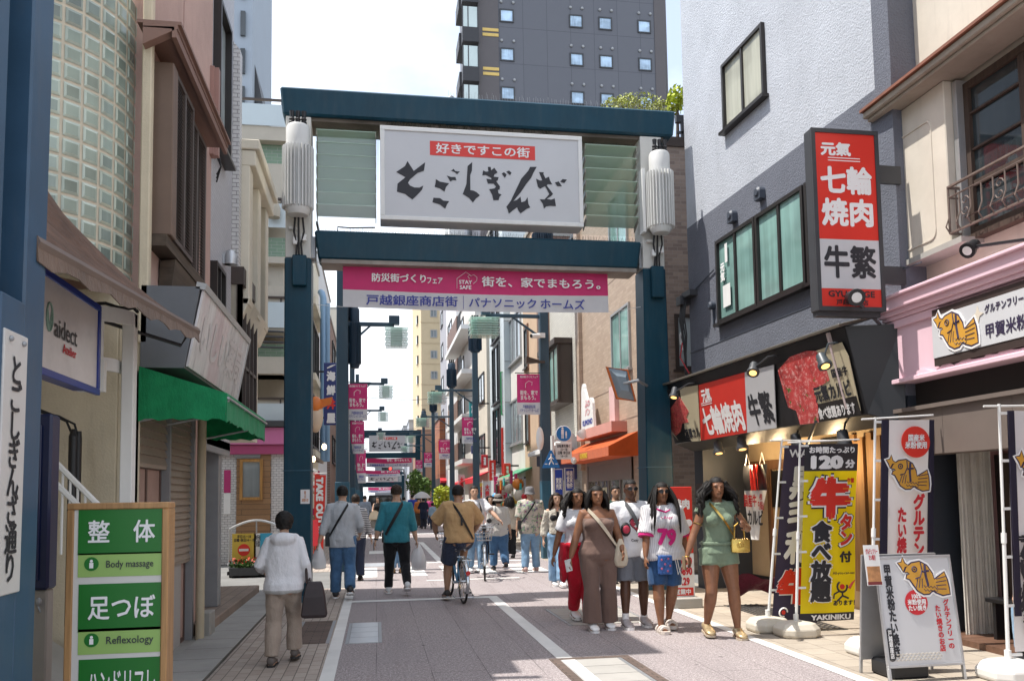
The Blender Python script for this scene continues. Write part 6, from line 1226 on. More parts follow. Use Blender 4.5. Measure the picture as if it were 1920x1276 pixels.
def _wk(mb):
    P=lambda x,z:F.p(c3[0]+x,c3[1]+z,.082); mb.lathe(P(0,.12),[(.024,0),(.024,.003)],(0,-1,0),10); mb.tube([P(0,.09),P(0,.0)],.02,4); mb.tube([P(0,.0),P(-.05,-.11)],.013,4); mb.tube([P(0,.0),P(.06,-.10)],.013,4); mb.tube([P(0,.07),P(-.06,.01)],.01,4); mb.tube([P(0,.07),P(.06,.02)],.01,4); [mb.fbox(F,c3[0]+x,c3[0]+x+.06,c3[1]-.10,c3[1]-.08,.08,.083) for x in (-.15,.09)]
part(ts,'walking_mark',M['whiteink'],_wk); part(spn,'camera_dome',M['white'],lambda mb: mb.ell((F.px(1057,0)[0],SPY-.05,F.px(0,872)[1]),(.07,.07,.08),12,8),smooth=True)
# building with bay window and estate agent's posters
FB1=wall_right((XR+.02,24.5),(XR+.02,20.62))
wt=tiles('ivory_tile','yz',(.62,.60,.53),(.57,.55,.49),(.44,.42,.38),.22,.07,.005,.5,.35,.5,dirt=.12)
b1=building('ivory tiled house with brown framed bay window and real estate posters below',(6.2,22.5,0)); part(b1,'wall',wt,lambda mb: mb.fbox(FB1,0,3.88,0,8.4,-8,0)); part(b1,'roof',M['dgrey'],lambda mb: mb.fbox(FB1,0,3.88,8.4,8.5,-8,.05))
w=window(b1,FB1.at(0,0,.36),.75,3.05,4.1,5.65,M['brownmetal'],M['winteal'],4,.07,.05,True); part(w,'bay_side',M['brownmetal'],lambda mb:(mb.fbox(FB1,.7,3.1,5.65,5.8,0,.5),mb.fbox(FB1,3.0,3.05,4.1,5.65,0,.35),mb.fbox(FB1,.75,.8,4.1,5.65,0,.35),mb.fbox(FB1,.75,3.05,4.05,4.1,0,.36)))
part(b1,'drain_pipe',paint('pinkish_pipe',(.55,.47,.46),.5),lambda mb: mb.tube([FB1.p(.12,0,.08),FB1.p(.12,8.3,.08)],.05,8),smooth=True)
part(b1,'awning_case',M['white'],lambda mb:(mb.hexa([FB1.p(0,2.75,0),FB1.p(3.7,2.75,0),FB1.p(3.7,2.75,.7),FB1.p(0,2.75,.7),FB1.p(0,3.15,0),FB1.p(3.7,3.15,0),FB1.p(3.7,2.85,.7),FB1.p(0,2.85,.7)]),mb.lathe(FB1.p(3.55,2.98,.3),[(.22,0),(.22,.16)],FB1.u,14)))
part(b1,'awning_shade',paint('navy_shade',(.04,.05,.10),.6),lambda mb: mb.fbox(FB1,.1,3.8,2.45,2.74,0,.45))
bs_=part(b1,'shop_board',paint('lavender_blue_board',(.10,.11,.30),.5),lambda mb: mb.fbox(FB1,.4,3.3,2.0,2.44,.0,.12)); lettering(bs_,'不動産',FB1,2.5,3.1,2.12,2.32,M['whiteink'],.124,.05)
part(b1,'roller_shutter',paint('grey_beige_shutter',(.36,.34,.32),.5,.06,3),lambda mb:[mb.fbox(FB1,2.0,3.6,.05+k*.1,.14+k*.1,0,.04) for k in range(19)])
for k,(px0,px1,a,b_) in enumerate(((1040,1055,880,928),(1060,1076,878,935))):
    F=front(0,20.3); u0,v1=F.px(px0,a); u1,v0=F.px(px1,b_); t=thing('poster_stand',['blue rental poster stand left of the pair by the shutter','blue rental listing stand right of the pair by the shutter'][k],'poster stand',((u0+u1)/2,20.3,0)); o=part(t,'board',M['white'],lambda mb: mb.box((u0-.02,20.3,.3),(u1+.02,20.36,v1+.02))); p=part(o,'blue_panel',paint('poster_blue',(.02,.06,.36),.5),lambda mb: mb.box((u0,20.29,v1-.55 if k else v0-.1),(u1,20.299,v1))); lettering(p,['賃貸\n売買','特選\n賃貸\n物件'][k],front(0,20.288),u0+.02,u1-.02,v1-.5,v1-.05 if k else v1-.2,M['whiteink'],0,.05); part(t,'leg',M['grey'],lambda mb:[mb.box((x,20.32,0),(x+.03,20.35,.3)) for x in (u0,u1-.03)])
# the row behind: each with its windows
def row_building(label,px0,px1,H,X,mat,wins,roof='concrete',fm='bronze',gm='wingrey',extra=None,depth=9):
    y0,y1=X*1550/(px1-705),X*1550/(px0-705); F=wall_right((X,y1),(X,y0)); t=building(label,(X+2,(y0+y1)/2,0)); L_=y1-y0
    part(t,'wall',mat,lambda mb: mb.fbox(F,0,L_,0,H,-depth,0)); part(t,'roof',M[roof],lambda mb: mb.fbox(F,-.02,L_+.02,H,H+.15,-depth,.06))
    for (a,b_,z0,z1,n) in wins: window(t,F,a*L_,b_*L_,z0,z1,M[fm],M[gm],n,.07,.06)
    if extra: extra(t,F,L_)
    return t
brn=tiles('dark_brown_brick','yz',(.22,.12,.085),(.17,.09,.065),(.25,.2,.17),.22,.07,.006,.5,.4,.6)
row_building('narrow brown brick building squeezed behind the nearest right lamp post',1013,1037,9.5,XR,brn,[(.3,.7,6,7.4,1)])
def _x3(t,F,L_): part(t,'window_surround',paint('brown_surround',(.25,.14,.09),.6),lambda mb:[mb.frame(F,L_*.12,L_*.42,z-.1,z+1.5,.09,.0,.05) for z in (3.4,6.0,8.4)])
row_building('peach rendered house with narrow brown framed windows',986,1013,10.5,XR,stucco('peach_render',(.55,.40,.28),60,.3,.004,.08,.2),[(.14,.40,z,z+1.4,1) for z in (3.4,6.0,8.4)],extra=_x3)
row_building('white house with large grey framed windows beside the peach house',956,986,9.8,XR,stucco('white_render',(.64,.62,.58),60,.3,.004,.08,.25),[(.1,.9,3.5,5.2,3),(.1,.9,6.6,8.4,3)],fm='alum')
t=row_building('pale panelled building with glass curtain wall and tall red sign',920,948,13,4.95,paint('pale_blue_panel',(.54,.60,.62),.35,.04,1),[(.25,.75,2.8+2.6*k,5.2+2.6*k,3) for k in range(4)],fm='dgrey',gm='windark')
F=front(0,4.95*1550/(948-705)-.01)
part(t,'panel_joint',M['grey'],lambda mb:[mb.box((4.96,F.o.y-.005,z),(7,F.o.y+.002,z+.03)) for z in (3.6,5.2,6.8,8.4,10,11.6)])
for (a,b_,z0,z1,mt,tx,lb) in ((930,941,775,690,'sign_white','みらい\n薬局','green edged vertical sign on the panelled building'),(930,941,905,805,'red','居酒屋','tall red vertical sign low on the panelled building')):
    F=front(0,32.0); u0=F.px(a,0)[0]; u1=F.px(b_,0)[0]; v0=F.px(0,z0)[1]; v1=F.px(0,z1)[1]; s_=thing('vertical_sign',lb,'shop sign',(u0,32,v0)); o=part(s_,'board',M[mt],lambda mb: mb.box((u0,32,v0),(u1,32.1,v1))); lettering(o,vert(tx.replace('\n','')),front(0,31.995),u0+.03,u1-.03,v0+.1,v1-.1,M['whiteink'] if mt=='red' else M['redink'],.0,.04); 
    part(s_,'edge',M['red'] if mt=='red' else paint('green_edge',(.03,.30,.10),.5),lambda mb: mb.frame(front(0,31.99),u0-.04,u1+.04,v0-.04,v1+.04,.04,-.05,.0))
row_building('cream rendered house just past the panelled building',895,914,10.5,XR,stucco('cream_render',(.62,.57,.48),60,.3,.004,.08,.25),[(.2,.8,3.2,4.6,2),(.2,.8,6.2,7.6,2)])
def _x7(t,F,L_):
    for z in (3.4,5.9,8.4,10.9): b_=part(t,'balcony',M['white'],lambda mb: mb.fbox(F,0,L_,z,z+.25,0,.8)); part(b_,'brick_panel',brn,lambda mb: mb.fbox(F,L_*.15,L_*.75,z+.25,z+1.3,.55,.78)); part(b_,'railing',M['dgrey'],lambda mb:[mb.fbox(F,L_*.75+.12*k,L_*.75+.12*k+.03,z+.25,z+1.2,.7,.74) for k in range(14)])
row_building('white flats with brown brick balconies above red awnings',857,893,13.5,XR+.3,stucco('white_flats',(.62,.60,.56),60,.3,.004,.08,.25),[(.2,.45,3.9+2.5*k,5.4+2.5*k,2) for k in range(4)],extra=_x7)
row_building('tall white building behind the third right lamp post',838,857,19,XR+.3,stucco('bright_white',(.66,.65,.64),60,.2,.004,.05,.15),[(.2,.6,4+3*k,5.5+3*k,2) for k in range(5)])
row_building('grey slab building left of the white tower',826,838,24,XR+.8,paint('lilac_grey_wall',(.30,.29,.31),.6,.06,1),[(.2,.5,5+3*k,6.4+3*k,1) for k in range(6)])
# red brick house, frontal
F=front(0,72); t=building('orange red brick house with square front by the second gate',(7,74,0)); x0=F.px(817,0)[0]; x1=F.px(846,0)[0]
rb=tiles('orange_red_brick','xz',(.42,.15,.06),(.30,.09,.04),(.30,.18,.12),.9,.3,.02,.5,.4,.7,dirt=.3)
part(t,'wall',rb,lambda mb: mb.box((x0,72,F.px(0,905)[1]),(x1+2,78,F.px(0,784)[1]))); part(t,'shop_awning',M['redink'],lambda mb: mb.hexa([(x0,71.2,F.px(0,915)[1]),(x1,71.2,F.px(0,915)[1]),(x1,72,F.px(0,915)[1]),(x0,72,F.px(0,915)[1]),(x0,71.2,F.px(0,911)[1]),(x1,71.2,F.px(0,911)[1]),(x1,72,F.px(0,905)[1]),(x0,72,F.px(0,905)[1])])); part(t,'ground_floor',M['brownmetal'],lambda mb: mb.box((x0,71.99,0),(x1+2,78,F.px(0,905)[1]))); part(t,'roof',M['dgrey'],lambda mb: mb.box((x0-.1,71.9,F.px(0,784)[1]),(x1+2,78,F.px(0,783)[1])))
# beige tower
TY=105; F=front(0,TY); x0=F.px(785,0)[0]; x1=F.px(824,0)[0]; zt=F.px(0,440)[1]
t=building('tall beige apartment tower closing the street on the right',(10,TY,0)); bt1=stucco('beige_tower',(.58,.47,.31),30,.2,.004,.04,.1)
part(t,'wall',bt1,lambda mb: mb.hexa([(x0-.5,TY+14,0),(x1+5,TY+14,0),(x1+5,TY,0),(x0,TY,0),(x0-.5,TY+14,zt),(x1+5,TY+14,zt),(x1+5,TY,zt),(x0,TY,zt)])); part(t,'brown_base',paint('brown_base_wall',(.30,.16,.10),.6,.1),lambda mb: mb.box((x0-.6,TY-.05,0),(x1+5,TY+13,F.px(0,790)[1]-1)))
for k in range(10):
    py=612+k*42 if k<5 else 612-(k-4)*42
    if 440<py<800: window(t,F,F.px(802,0)[0],F.px(814,0)[0],F.px(0,py+8)[1],F.px(0,py-8)[1],M['alum'],M['wingrey'],2,.1,.06,False)
part(t,'side_window',M['windark'],lambda mb:[mb.box((x0-.36,TY+4,F.px(0,612+42*k+8)[1]),(x0-.1,TY+6,F.px(0,612+42*k-8)[1])) for k in range(-3,5)]); part(t,'band',paint('beige_band',(.50,.40,.26),.7),lambda mb:[mb.box((x0-.05,TY-.04,F.px(0,632+42*k)[1]),(x1+5,TY,F.px(0,630+42*k)[1])) for k in range(-4,4)]); part(t,'roof',M['concrete'],lambda mb: mb.box((x0-.6,TY-.1,zt),(x1+5,TY+14,zt+.6)))
# dark hotel tower
TY=64; F=front(0,TY); X=lambda p: F.px(p,100)[0]; Z=lambda p: F.px(960,p)[1]; x0=X(897); x1=X(1250); zt=Z(-160)
t=building('dark grey high rise hotel with small square windows',(16,TY,0)); dgm=tiles('dark_panel_cladding','xz',(.125,.13,.15),(.118,.123,.143),(.085,.088,.105),2.0,3.05,.03,0,.2,.45,dirt=.05)
part(t,'wall',dgm,lambda mb: mb.box((x0,TY,0),(x1,TY+14,zt))); part(t,'edge_panel',paint('dark_brown_panel',(.095,.085,.088),.5,.05,1),lambda mb:(mb.box((x0-.01,TY-.06,0),(X(935),TY+.5,zt)),mb.box((X(1228),TY-.06,0),(x1+.02,TY+.5,zt))))
for r_ in range(-2,4):
    zc=Z(31+72.5*r_)
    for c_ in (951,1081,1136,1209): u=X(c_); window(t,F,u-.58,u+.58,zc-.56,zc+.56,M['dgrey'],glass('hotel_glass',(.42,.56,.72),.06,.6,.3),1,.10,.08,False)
    part(t,'yellow_bar',paint('gold_bar',(.62,.44,.13),.5),lambda mb:[mb.box((X(905),TY-.1,zc-1.45-.42*k),(X(935),TY-.061,zc-1.2-.42*k)) for k in (0,1)])
    part(t,'vent_cap',M['grey'],lambda mb:[mb.ell((X(c_)+dx,TY-.06,zc+1.15),(.13,.1,.13),8,6) for c_ in (951,1081,1136,1209) for dx in (-.45,.55)])
    bz=Z(62+72.5*r_)-.1; b_=part(t,'balcony',paint('balcony_black',(.03,.03,.034),.5),lambda mb:(mb.box((X(866),TY-.6,bz-1.2),(x0-.02,TY+3,bz)),mb.box((X(862),TY+.4,bz-1.2),(X(866),TY+3,bz)))); part(b_,'glass_screen',paint('pale_glass_screen',(.55,.64,.63),.1,.1,.5),lambda mb: mb.box((X(868),TY-.5,bz),(X(894),TY-.45,bz+1.75))); part(b_,'divider',M['dgrey'],lambda mb:[mb.box((X(p),TY-.52,bz),(X(p)+.08,TY-.44,bz+1.75)) for p in (866,876,894)])
part(t,'roof',M['concrete'],lambda mb: mb.box((x0,TY,zt),(x1,TY+14,zt+.3))); part(t,'lightning_rod',M['grey'],lambda mb: mb.cyl((X(1260),TY+8,Z(170)),(X(1260),TY+8,Z(60)),.03))
F=front(0,70); t=building('slim white lift tower with roof camera left of the dark hotel',(F.px(850,0)[0],70,0)); part(t,'wall',M['white'],lambda mb:(mb.box((F.px(838,0)[0],70,0),(F.px(866,0)[0],74,F.px(0,138)[1])),mb.box((F.px(832,0)[0],71,0),(F.px(838,0)[0],74,F.px(0,160)[1])))); part(t,'roof_unit',M['grey'],lambda mb:(mb.box((F.px(843,0)[0],71,F.px(0,138)[1]),(F.px(851,0)[0],71.4,F.px(0,128)[1])),mb.ell((F.px(846,0)[0],71,F.px(0,121)[1]),(.3,.2,.3))))
# far grey houses at the end of the street
for k,(a,b_,z,y,lb) in enumerate(((752,768,802,130,'pale distant block left of the beige tower'),(762,776,790,118,'grey distant block with railing beside the beige tower'),(640,668,830,150,'low distant house at far end on the left'),(700,760,880,170,'distant dark building closing the end of street'))):
    F=front(0,y); t=building(lb,(F.px((a+b_)/2,0)[0],y,0)); part(t,'wall',paint('distant_wall_%s'%'abcd'[k],[(.5,.52,.55),(.40,.42,.45),(.45,.43,.40),(.16,.17,.19)][k],.7),lambda mb: mb.box((F.px(a,0)[0],y,0),(F.px(b_,0)[0],y+8,F.px(0,z)[1]))); part(t,'roof',M['grey'],lambda mb: mb.box((F.px(a,0)[0]-.1,y-.1,F.px(0,z)[1]),(F.px(b_,0)[0]+.1,y+8,F.px(0,z)[1]+.3)))
# ================================================================== left side beyond the gate
XL=-2.25
def yl(px): return XL*1550/(px-705)
def left_building(label,px0,px1,H,X,mat,wins,fm='bronze',gm='wingrey',extra=None,y0=None):
    ya=y0 or X*1550/(px0-705); yb=X*1550/(px1-705); F=wall_left((X,ya),(X,yb)); t=building(label,(X-2,(ya+yb)/2,0)); L_=yb-ya
    part(t,'wall',mat,lambda mb: mb.fbox(F,0,L_,0,H,-9,0)); part(t,'roof',M['concrete'],lambda mb: mb.fbox(F,0,L_,H,H+.15,-9,.05))
    for (a,b_,z0,z1,n) in wins: window(t,F,a*L_,b_*L_,z0,z1,M[fm],M[gm],n,.08,.08)
    if extra: extra(t,F,L_)
    return t
def _c1(t,F,L_): part(t,'ledge',cm,lambda mb:[mb.fbox(F,-.2,L_,z,z+.25,0,.25) for z in (3.0,5.6,8.2)])
left_building('cream shop building with ledges and tall windows behind left gate leg',583,601,10.5,XL,cm,[(.15,.85,3.4,5.3,3),(.15,.85,6.0,7.9,3)],gm='windark',extra=_c1,y0=28.6)
t=left_building('white tiled building carrying a fat blue duct',601,622,12.5,XL-.25,stucco('white_tall',(.62,.62,.62),60,.2,.004,.05,.2),[(.5,.9,4+3*k,5.5+3*k,2) for k in range(3)])
yd=31.0; F=front(0,yd); part(t,'blue_duct',paint('duct_blue',(.20,.33,.48),.4,.08,1),lambda mb:(mb.tube([F.p(F.px(607,0)[0],F.px(0,870)[1]),F.p(F.px(607,0)[0],F.px(0,545)[1]),F.p(F.px(604,0)[0],F.px(0,533)[1],-.2),F.p(F.px(601,0)[0],F.px(0,528)[1],-.4)],.12,12),mb.tube([F.p(F.px(614,0)[0],F.px(0,870)[1]),F.p(F.px(614,0)[0],F.px(0,556)[1])],.10,12)),smooth=True)
left_building('red brick building far along the left side',622,636,11,XL-.1,brn,[(.2,.8,3.5+2.6*k,5+2.6*k,2) for k in range(3)])
left_building('cream flats with dark stair windows beyond the red brick on left',636,655,13,XL,stucco('flats_cream',(.58,.54,.46),60,.2,.004,.05,.2),[(.2,.5,3.5+2.6*k,5+2.6*k,2) for k in range(3)])
left_building('grey building at the far left end of the street',655,676,8,XL,paint('far_left_grey',(.36,.36,.37),.7),[(.2,.5,3.5,5,2)])
# navy vertical sign
F=front(0,26); u0=F.px(608,0)[0]; u1=F.px(634,0)[0]; v1=F.px(0,673)[1]; v0=F.px(0,797)[1]
nv=thing('vertical_sign','navy vertical seafood bowl restaurant sign left of the lamp post','shop sign',((u0+u1)/2,26,v0)); o=part(nv,'board',paint('sign_navy',(.022,.035,.16),.4,.05),lambda mb: mb.box((u0,26,v0),(u1,26.12,v1)),bevel=.01); F=front(0,25.998); h=v1-v0
for k,ch in enumerate('海鮮丼屋'): lettering(o,ch,F,u0+.08,u1-.08,v1-h*(.30+.225*k),v1-h*(.135+.225*k),M['whiteink'] if k!=2 else M['red'],.003,.06)
part(o,'fish_mark',M['whiteink'],lambda mb: mb.tube([F.p(u0+.1,v1-h*.09,.003),F.p((u0+u1)/2,v1-h*.06,.003),F.p(u1-.08,v1-h*.03,.003)],[.02,.03,.01],5)); part(nv,'bracket',M['black'],lambda mb:[mb.box((-2.3,26.03,z),(u0,26.08,z+.05)) for z in (v0+.2,v1-.3)])
# red take-out flag and stall goods at left
F=front(0,20.6); u0,v1=F.px(590,890); u1,v0=F.px(611,1045)
rf=thing('banner_flag','red and white take out banner flag beside the left seafood shop','banner flag',(F.px(586,0)[0],20.6,0),'banner flags of other shops'); part(rf,'pole',M['white'],lambda mb:(mb.cyl((F.px(586,0)[0],20.6,0),(F.px(588,0)[0],20.6,v1+.1),.015),mb.cyl((F.px(584,0)[0],20.6,v1+.03),(u1+.03,20.6,v1+.05),.009))); 
co=part(rf,'cloth',M['red'],lambda mb: mb.quad(F.p(u0-.03,v0),F.p(u1-.07,v0),F.p(u1,v1),F.p(u0,v1)) ); lettering(co,'TAKE OUT',Frame((0,20.59,0),(0,0,-1),(1,0,0),(0,-1,0)),-v1+.05,-(v0+(v1-v0)*.40),u0+.03,u1-.06,M['whiteink'],.004,.07); lettering(co,'はじめました',Frame((0,20.59,0),(0,0,-1),(1,0,0),(0,-1,0)),-(v0+(v1-v0)*.38),-(v0+.05),u0+.06,u1-.12,M['whiteink'],.004,.04)
part(rf,'weight_base',MATS['base_white'],lambda mb: mb.box((F.px(584,0)[0]-.2,20.4,0),(F.px(584,0)[0]+.22,20.8,.13)),bevel=.03)
st_=thing('easel','dark wooden easel stand at the foot of red take out flag','easel',(F.px(596,0)[0],19.6,0)); e=V((F.px(588,0)[0]-.02,19.8,0)); part(st_,'leg',wood('easel_wood',(.16,.09,.05)),lambda mb:[mb.tube([e+V((x,y,0)),e+V((.1,.2,1.2))],.014,5) for x,y in ((-.1,0),(.22,-.05),(.1,.4))]); part(st_,'menu_board',M['redink'],lambda mb: mb.hexa([e+V((-.05,.03,.5)),e+V((.22,.0,.5)),e+V((.2,.12,1.1)),e+V((-.0,.14,1.1)),e+V((-.05,.05,.5)),e+V((.22,.02,.5)),e+V((.2,.14,1.1)),e+V((-.0,.16,1.1))]))
fs=thing('fish_lantern','orange and white fish shaped lantern hanging outside the seafood shop','lantern',PY(592,775,23)); F=front(0,23); cx_,cz_=F.px(592,778)
part(fs,'body',[paint('fish_cream',(.60,.48,.36),.5,.1,3),paint('fish_orange',(.60,.16,.02),.5)],lambda mb:(mb.ell((cx_,23,cz_),(.20,.2,.48),12,10),mb.mat(1),mb.ell((cx_,23,cz_+.22),(.19,.21,.30),12,8)),smooth=True); part(fs,'fin',MATS['fish_orange'],lambda mb: mb.prism(F,[(cx_,cz_+.4),(cx_+.45,cz_+.50),(cx_+.40,cz_+.30),(cx_+.15,cz_+.2)],-.05,.05)); part(fs,'cord',M['black'],lambda mb: mb.tube([(cx_,23,cz_+.4),(XL,23,cz_+.9)],.01,4))
for k,(px,py,y) in enumerate(((608,837,22),(587,860,21.8))):
    c=PY(px,py,y); t=thing('bare_bulb',['glowing bare bulb by the red lantern poles on left, upper one','glowing bare bulb close to the gate leg, lower one'][k],'bulb',c); part(t,'globe',emit('bulb_glow',(1,.75,.42),6,(1,.9,.7)),lambda mb: mb.ell(c,(.06,.06,.08),10,8),smooth=True); part(t,'cord',M['black'],lambda mb: mb.tube([c+V((0,0,.07)),c+V((-.2,.1,.3)),(XL-.2,c.y+.3,c.z+.5)],.008,4))
for k,(px,py,y) in enumerate(((586,888,22.4),(586,912,22.4))):
    c=PY(px,py,y); t=thing('paper_lantern',['white and red paper lantern, upper one behind the gate leg','white and red paper lantern, lower one behind the gate leg'][k],'lantern',c); part(t,'shade',[M['white'],M['red']],lambda mb:(mb.lathe(c+V((0,0,-.14)),[(.05,0),(.13,.05),(.15,.14),(.13,.23),(.05,.28)],UP,14),mb.mat(1),mb.lathe(c+V((0,-.0,-.03)),[(.152,0),(.154,.06)],UP,14)),smooth=True)
# shop stall goods
sh=thing('shop_stall','cluttered seafood shop front with red shelves and small colourful signs','shop stall',(-2.1,24,0)); part(sh,'canopy',wood('stall_timber',(.20,.14,.09)),lambda mb: mb.hexa([(-2.6,22.3,3.0),(-1.75,22.3,2.75),(-1.75,28.6,2.75),(-2.6,28.6,3.0),(-2.6,22.3,3.1),(-1.75,22.3,2.85),(-1.75,28.6,2.85),(-2.6,28.6,3.1)])); part(sh,'dark_front',M['black'],lambda mb: mb.box((-3.2,22.6,0),(-2.26,28.6,2.9)))
rn=random.Random(8); cols=[M['redink'],M['white'],paint('stall_green',(.05,.25,.12),.6),paint('stall_yellow',(.55,.36,.04),.6),paint('stall_blue',(.05,.12,.35),.6),M['pinkban'],paint('stall_cream',(.52,.46,.36),.6),M['brownmetal']]
for k in range(46):
    z=rn.uniform(.15,2.6); y=rn.uniform(21.9,27.5); x=-2.22+rn.uniform(0,.45); s=rn.uniform(.08,.22); MB().box((x,y,z),(x+.03+s*.3,y+s*1.5,z+s*rn.uniform(.6,1.6))).build('shop_placard',rn.choice(cols),sh)
# ================================================================== second gate and what hangs beyond
def far_gate(y,label,xa,xb,zs,board,bx):
    t=thing('street_gate',label,'gate',((xa+xb)/2,y,0)); z=zs
    for x in (xa,xb): part(t,'column',M['teal'],lambda mb: mb.box((x-.22,y,0),(x+.22,y+.45,z[3])))
    part(t,'top_beam',M['teal'],lambda mb: mb.box((xa-.3,y-.05,z[4]),(xb+.3,y+.6,z[5]))); part(t,'lower_beam',M['teal'],lambda mb: mb.box((xa-.1,y-.03,z[0]),(xb+.1,y+.5,z[1])))
    o=part(t,'name_board',M['sign_white'] if board else M['white'],lambda mb: mb.box((bx[0],y-.06,z[2]),(bx[1],y+.2,z[3]+.0)))
    F=front(0,y-.061); mb=MB(); us=[FS.px(700+q[0]/4.8,220+q[1]/4.8) for P in KANA for q in P]; mnu=.085; mxu=3.455; mnv=6.065; mxv=7.625
    for P in KANA:
        q=[FS.px(700+a/4.8,220+b_/4.8) for a,b_ in P]; mb.add([F.p(bx[0]+(u-mnu)/(mxu-mnu)*(bx[1]-bx[0]),z[2]+(v-mnv)/(mxv-mnv)*(z[3]-z[2]),.004) for u,v in q],[tuple(range(len(q)))])
    mb.build('kana_lettering',M['char'],o); part(o,'red_label',M['red'],lambda mb: mb.fbox(F,bx[0]+(bx[1]-bx[0])*.25,bx[0]+(bx[1]-bx[0])*.77,z[2]+(z[3]-z[2])*.74,z[2]+(z[3]-z[2])*.90,.002,.006)); lettering(o,'好きですこの街',F,bx[0]+(bx[1]-bx[0])*.28,bx[0]+(bx[1]-bx[0])*.74,z[2]+(z[3]-z[2])*.765,z[2]+(z[3]-z[2])*.875,M['whiteink'],.009,.03)
    part(t,'glass_louvre',M['lamp_glass'],lambda mb:[mb.box((a,y,z[2]+.2*k),(b_,y+.2,z[2]+.2*k+.06)) for k in range(8) for a,b_ in ((xa+.25,bx[0]-.1),(bx[1]+.1,xb-.25))]); return t
Zy=lambda y,p: front(0,y).px(735,p)[1]; Xy=lambda y,p: front(0,y).px(p,900)[0]
far_gate(74,'second blue street arch far down the road with the same kana name board',Xy(74,667),Xy(74,784),(Zy(74,858),Zy(74,848),Zy(74,846),Zy(74,816),Zy(74,820),Zy(74,806)),True,(Xy(74,692),Xy(74,761)))
far_gate(112,'third blue street arch, smallest and farthest, beyond the traffic signal',Xy(112,676),Xy(112,756),(Zy(112,912),Zy(112,903),Zy(112,902),Zy(112,890),Zy(112,889),Zy(112,884)),True,(Xy(112,690),Xy(112,746)))
def far_banner(y,a,b_,z1,z0,label):
    F=front(0,y); u0,v1=F.px(a,z1); u1,v0=F.px(b_,z0); t=thing('street_banner',label,'banner',((u0+u1)/2,y,v0)); h=v1-v0
    o=part(t,'pink_cloth',M['pinkban'],lambda mb: mb.rings([[V((u0+(u1-u0)*i/8,y,v0+h*.45-.08*math.sin(math.pi*i/8))),V((u0+(u1-u0)*i/8,y,v1-.08*math.sin(math.pi*i/8))),V((u0+(u1-u0)*i/8,y+.02,v1-.08*math.sin(math.pi*i/8)))] for i in range(9)])); w=part(t,'white_cloth',MATS['banner_white'],lambda mb: mb.rings([[V((u0+(u1-u0)*i/8,y,v0-.08*math.sin(math.pi*i/8))),V((u0+(u1-u0)*i/8,y,v0+h*.45-.08*math.sin(math.pi*i/8))),V((u0+(u1-u0)*i/8,y+.02,v0+h*.45-.08*math.sin(math.pi*i/8)))] for i in range(9)]))
    F=front(0,y-.08); lettering(o,'街を、家でまもろう。',F,u0+(u1-u0)*.45,u1-.15,v0+h*.55,v0+h*.86,M['whiteink'],0,.03); lettering(w,'戸越銀座商店街 パナソニック ホームズ',F,u0+.3,u1-.4,v0+h*.05,v0+h*.32,M['navyink'],0,.03)
far_banner(80,687,772,858,874,'pink and white street banner hanging just beyond the second gate'); far_banner(98,685,750,881,892,'pink street banner under the distant traffic signal'); far_banner(128,688,738,903,912,'pink street banner below the third gate'); far_banner(150,690,735,913,922,'farthest tiny pink street banner')
sg_=thing('traffic_signal','horizontal traffic signal showing red on a curved arm','traffic signal',(Xy(90,758),90,0)); y=90; part(sg_,'pole',M['grey'],lambda mb: mb.tube([(Xy(y,760),y,0),(Xy(y,760),y,Zy(y,890)),(Xy(y,757),y,Zy(y,880)),(Xy(y,750),y,Zy(y,877)),(Xy(y,736),y,Zy(y,877))],.11,8),smooth=True); sh_=part(sg_,'head',M['black'],lambda mb: mb.box((Xy(y,716),y-.15,Zy(y,881)),(Xy(y,736),y+.1,Zy(y,875))),bevel=.05)
for k,(p,mt) in enumerate(((720,M['dgrey']),(726,M['dgrey']),(732,emit('signal_red',(1,.04,.03),3)))): part(sh_,'lamp',mt,lambda mb: mb.lathe((Xy(y,p),y-.16,Zy(y,878)),[(.14,0),(.14,.03)],(0,-1,0),14))
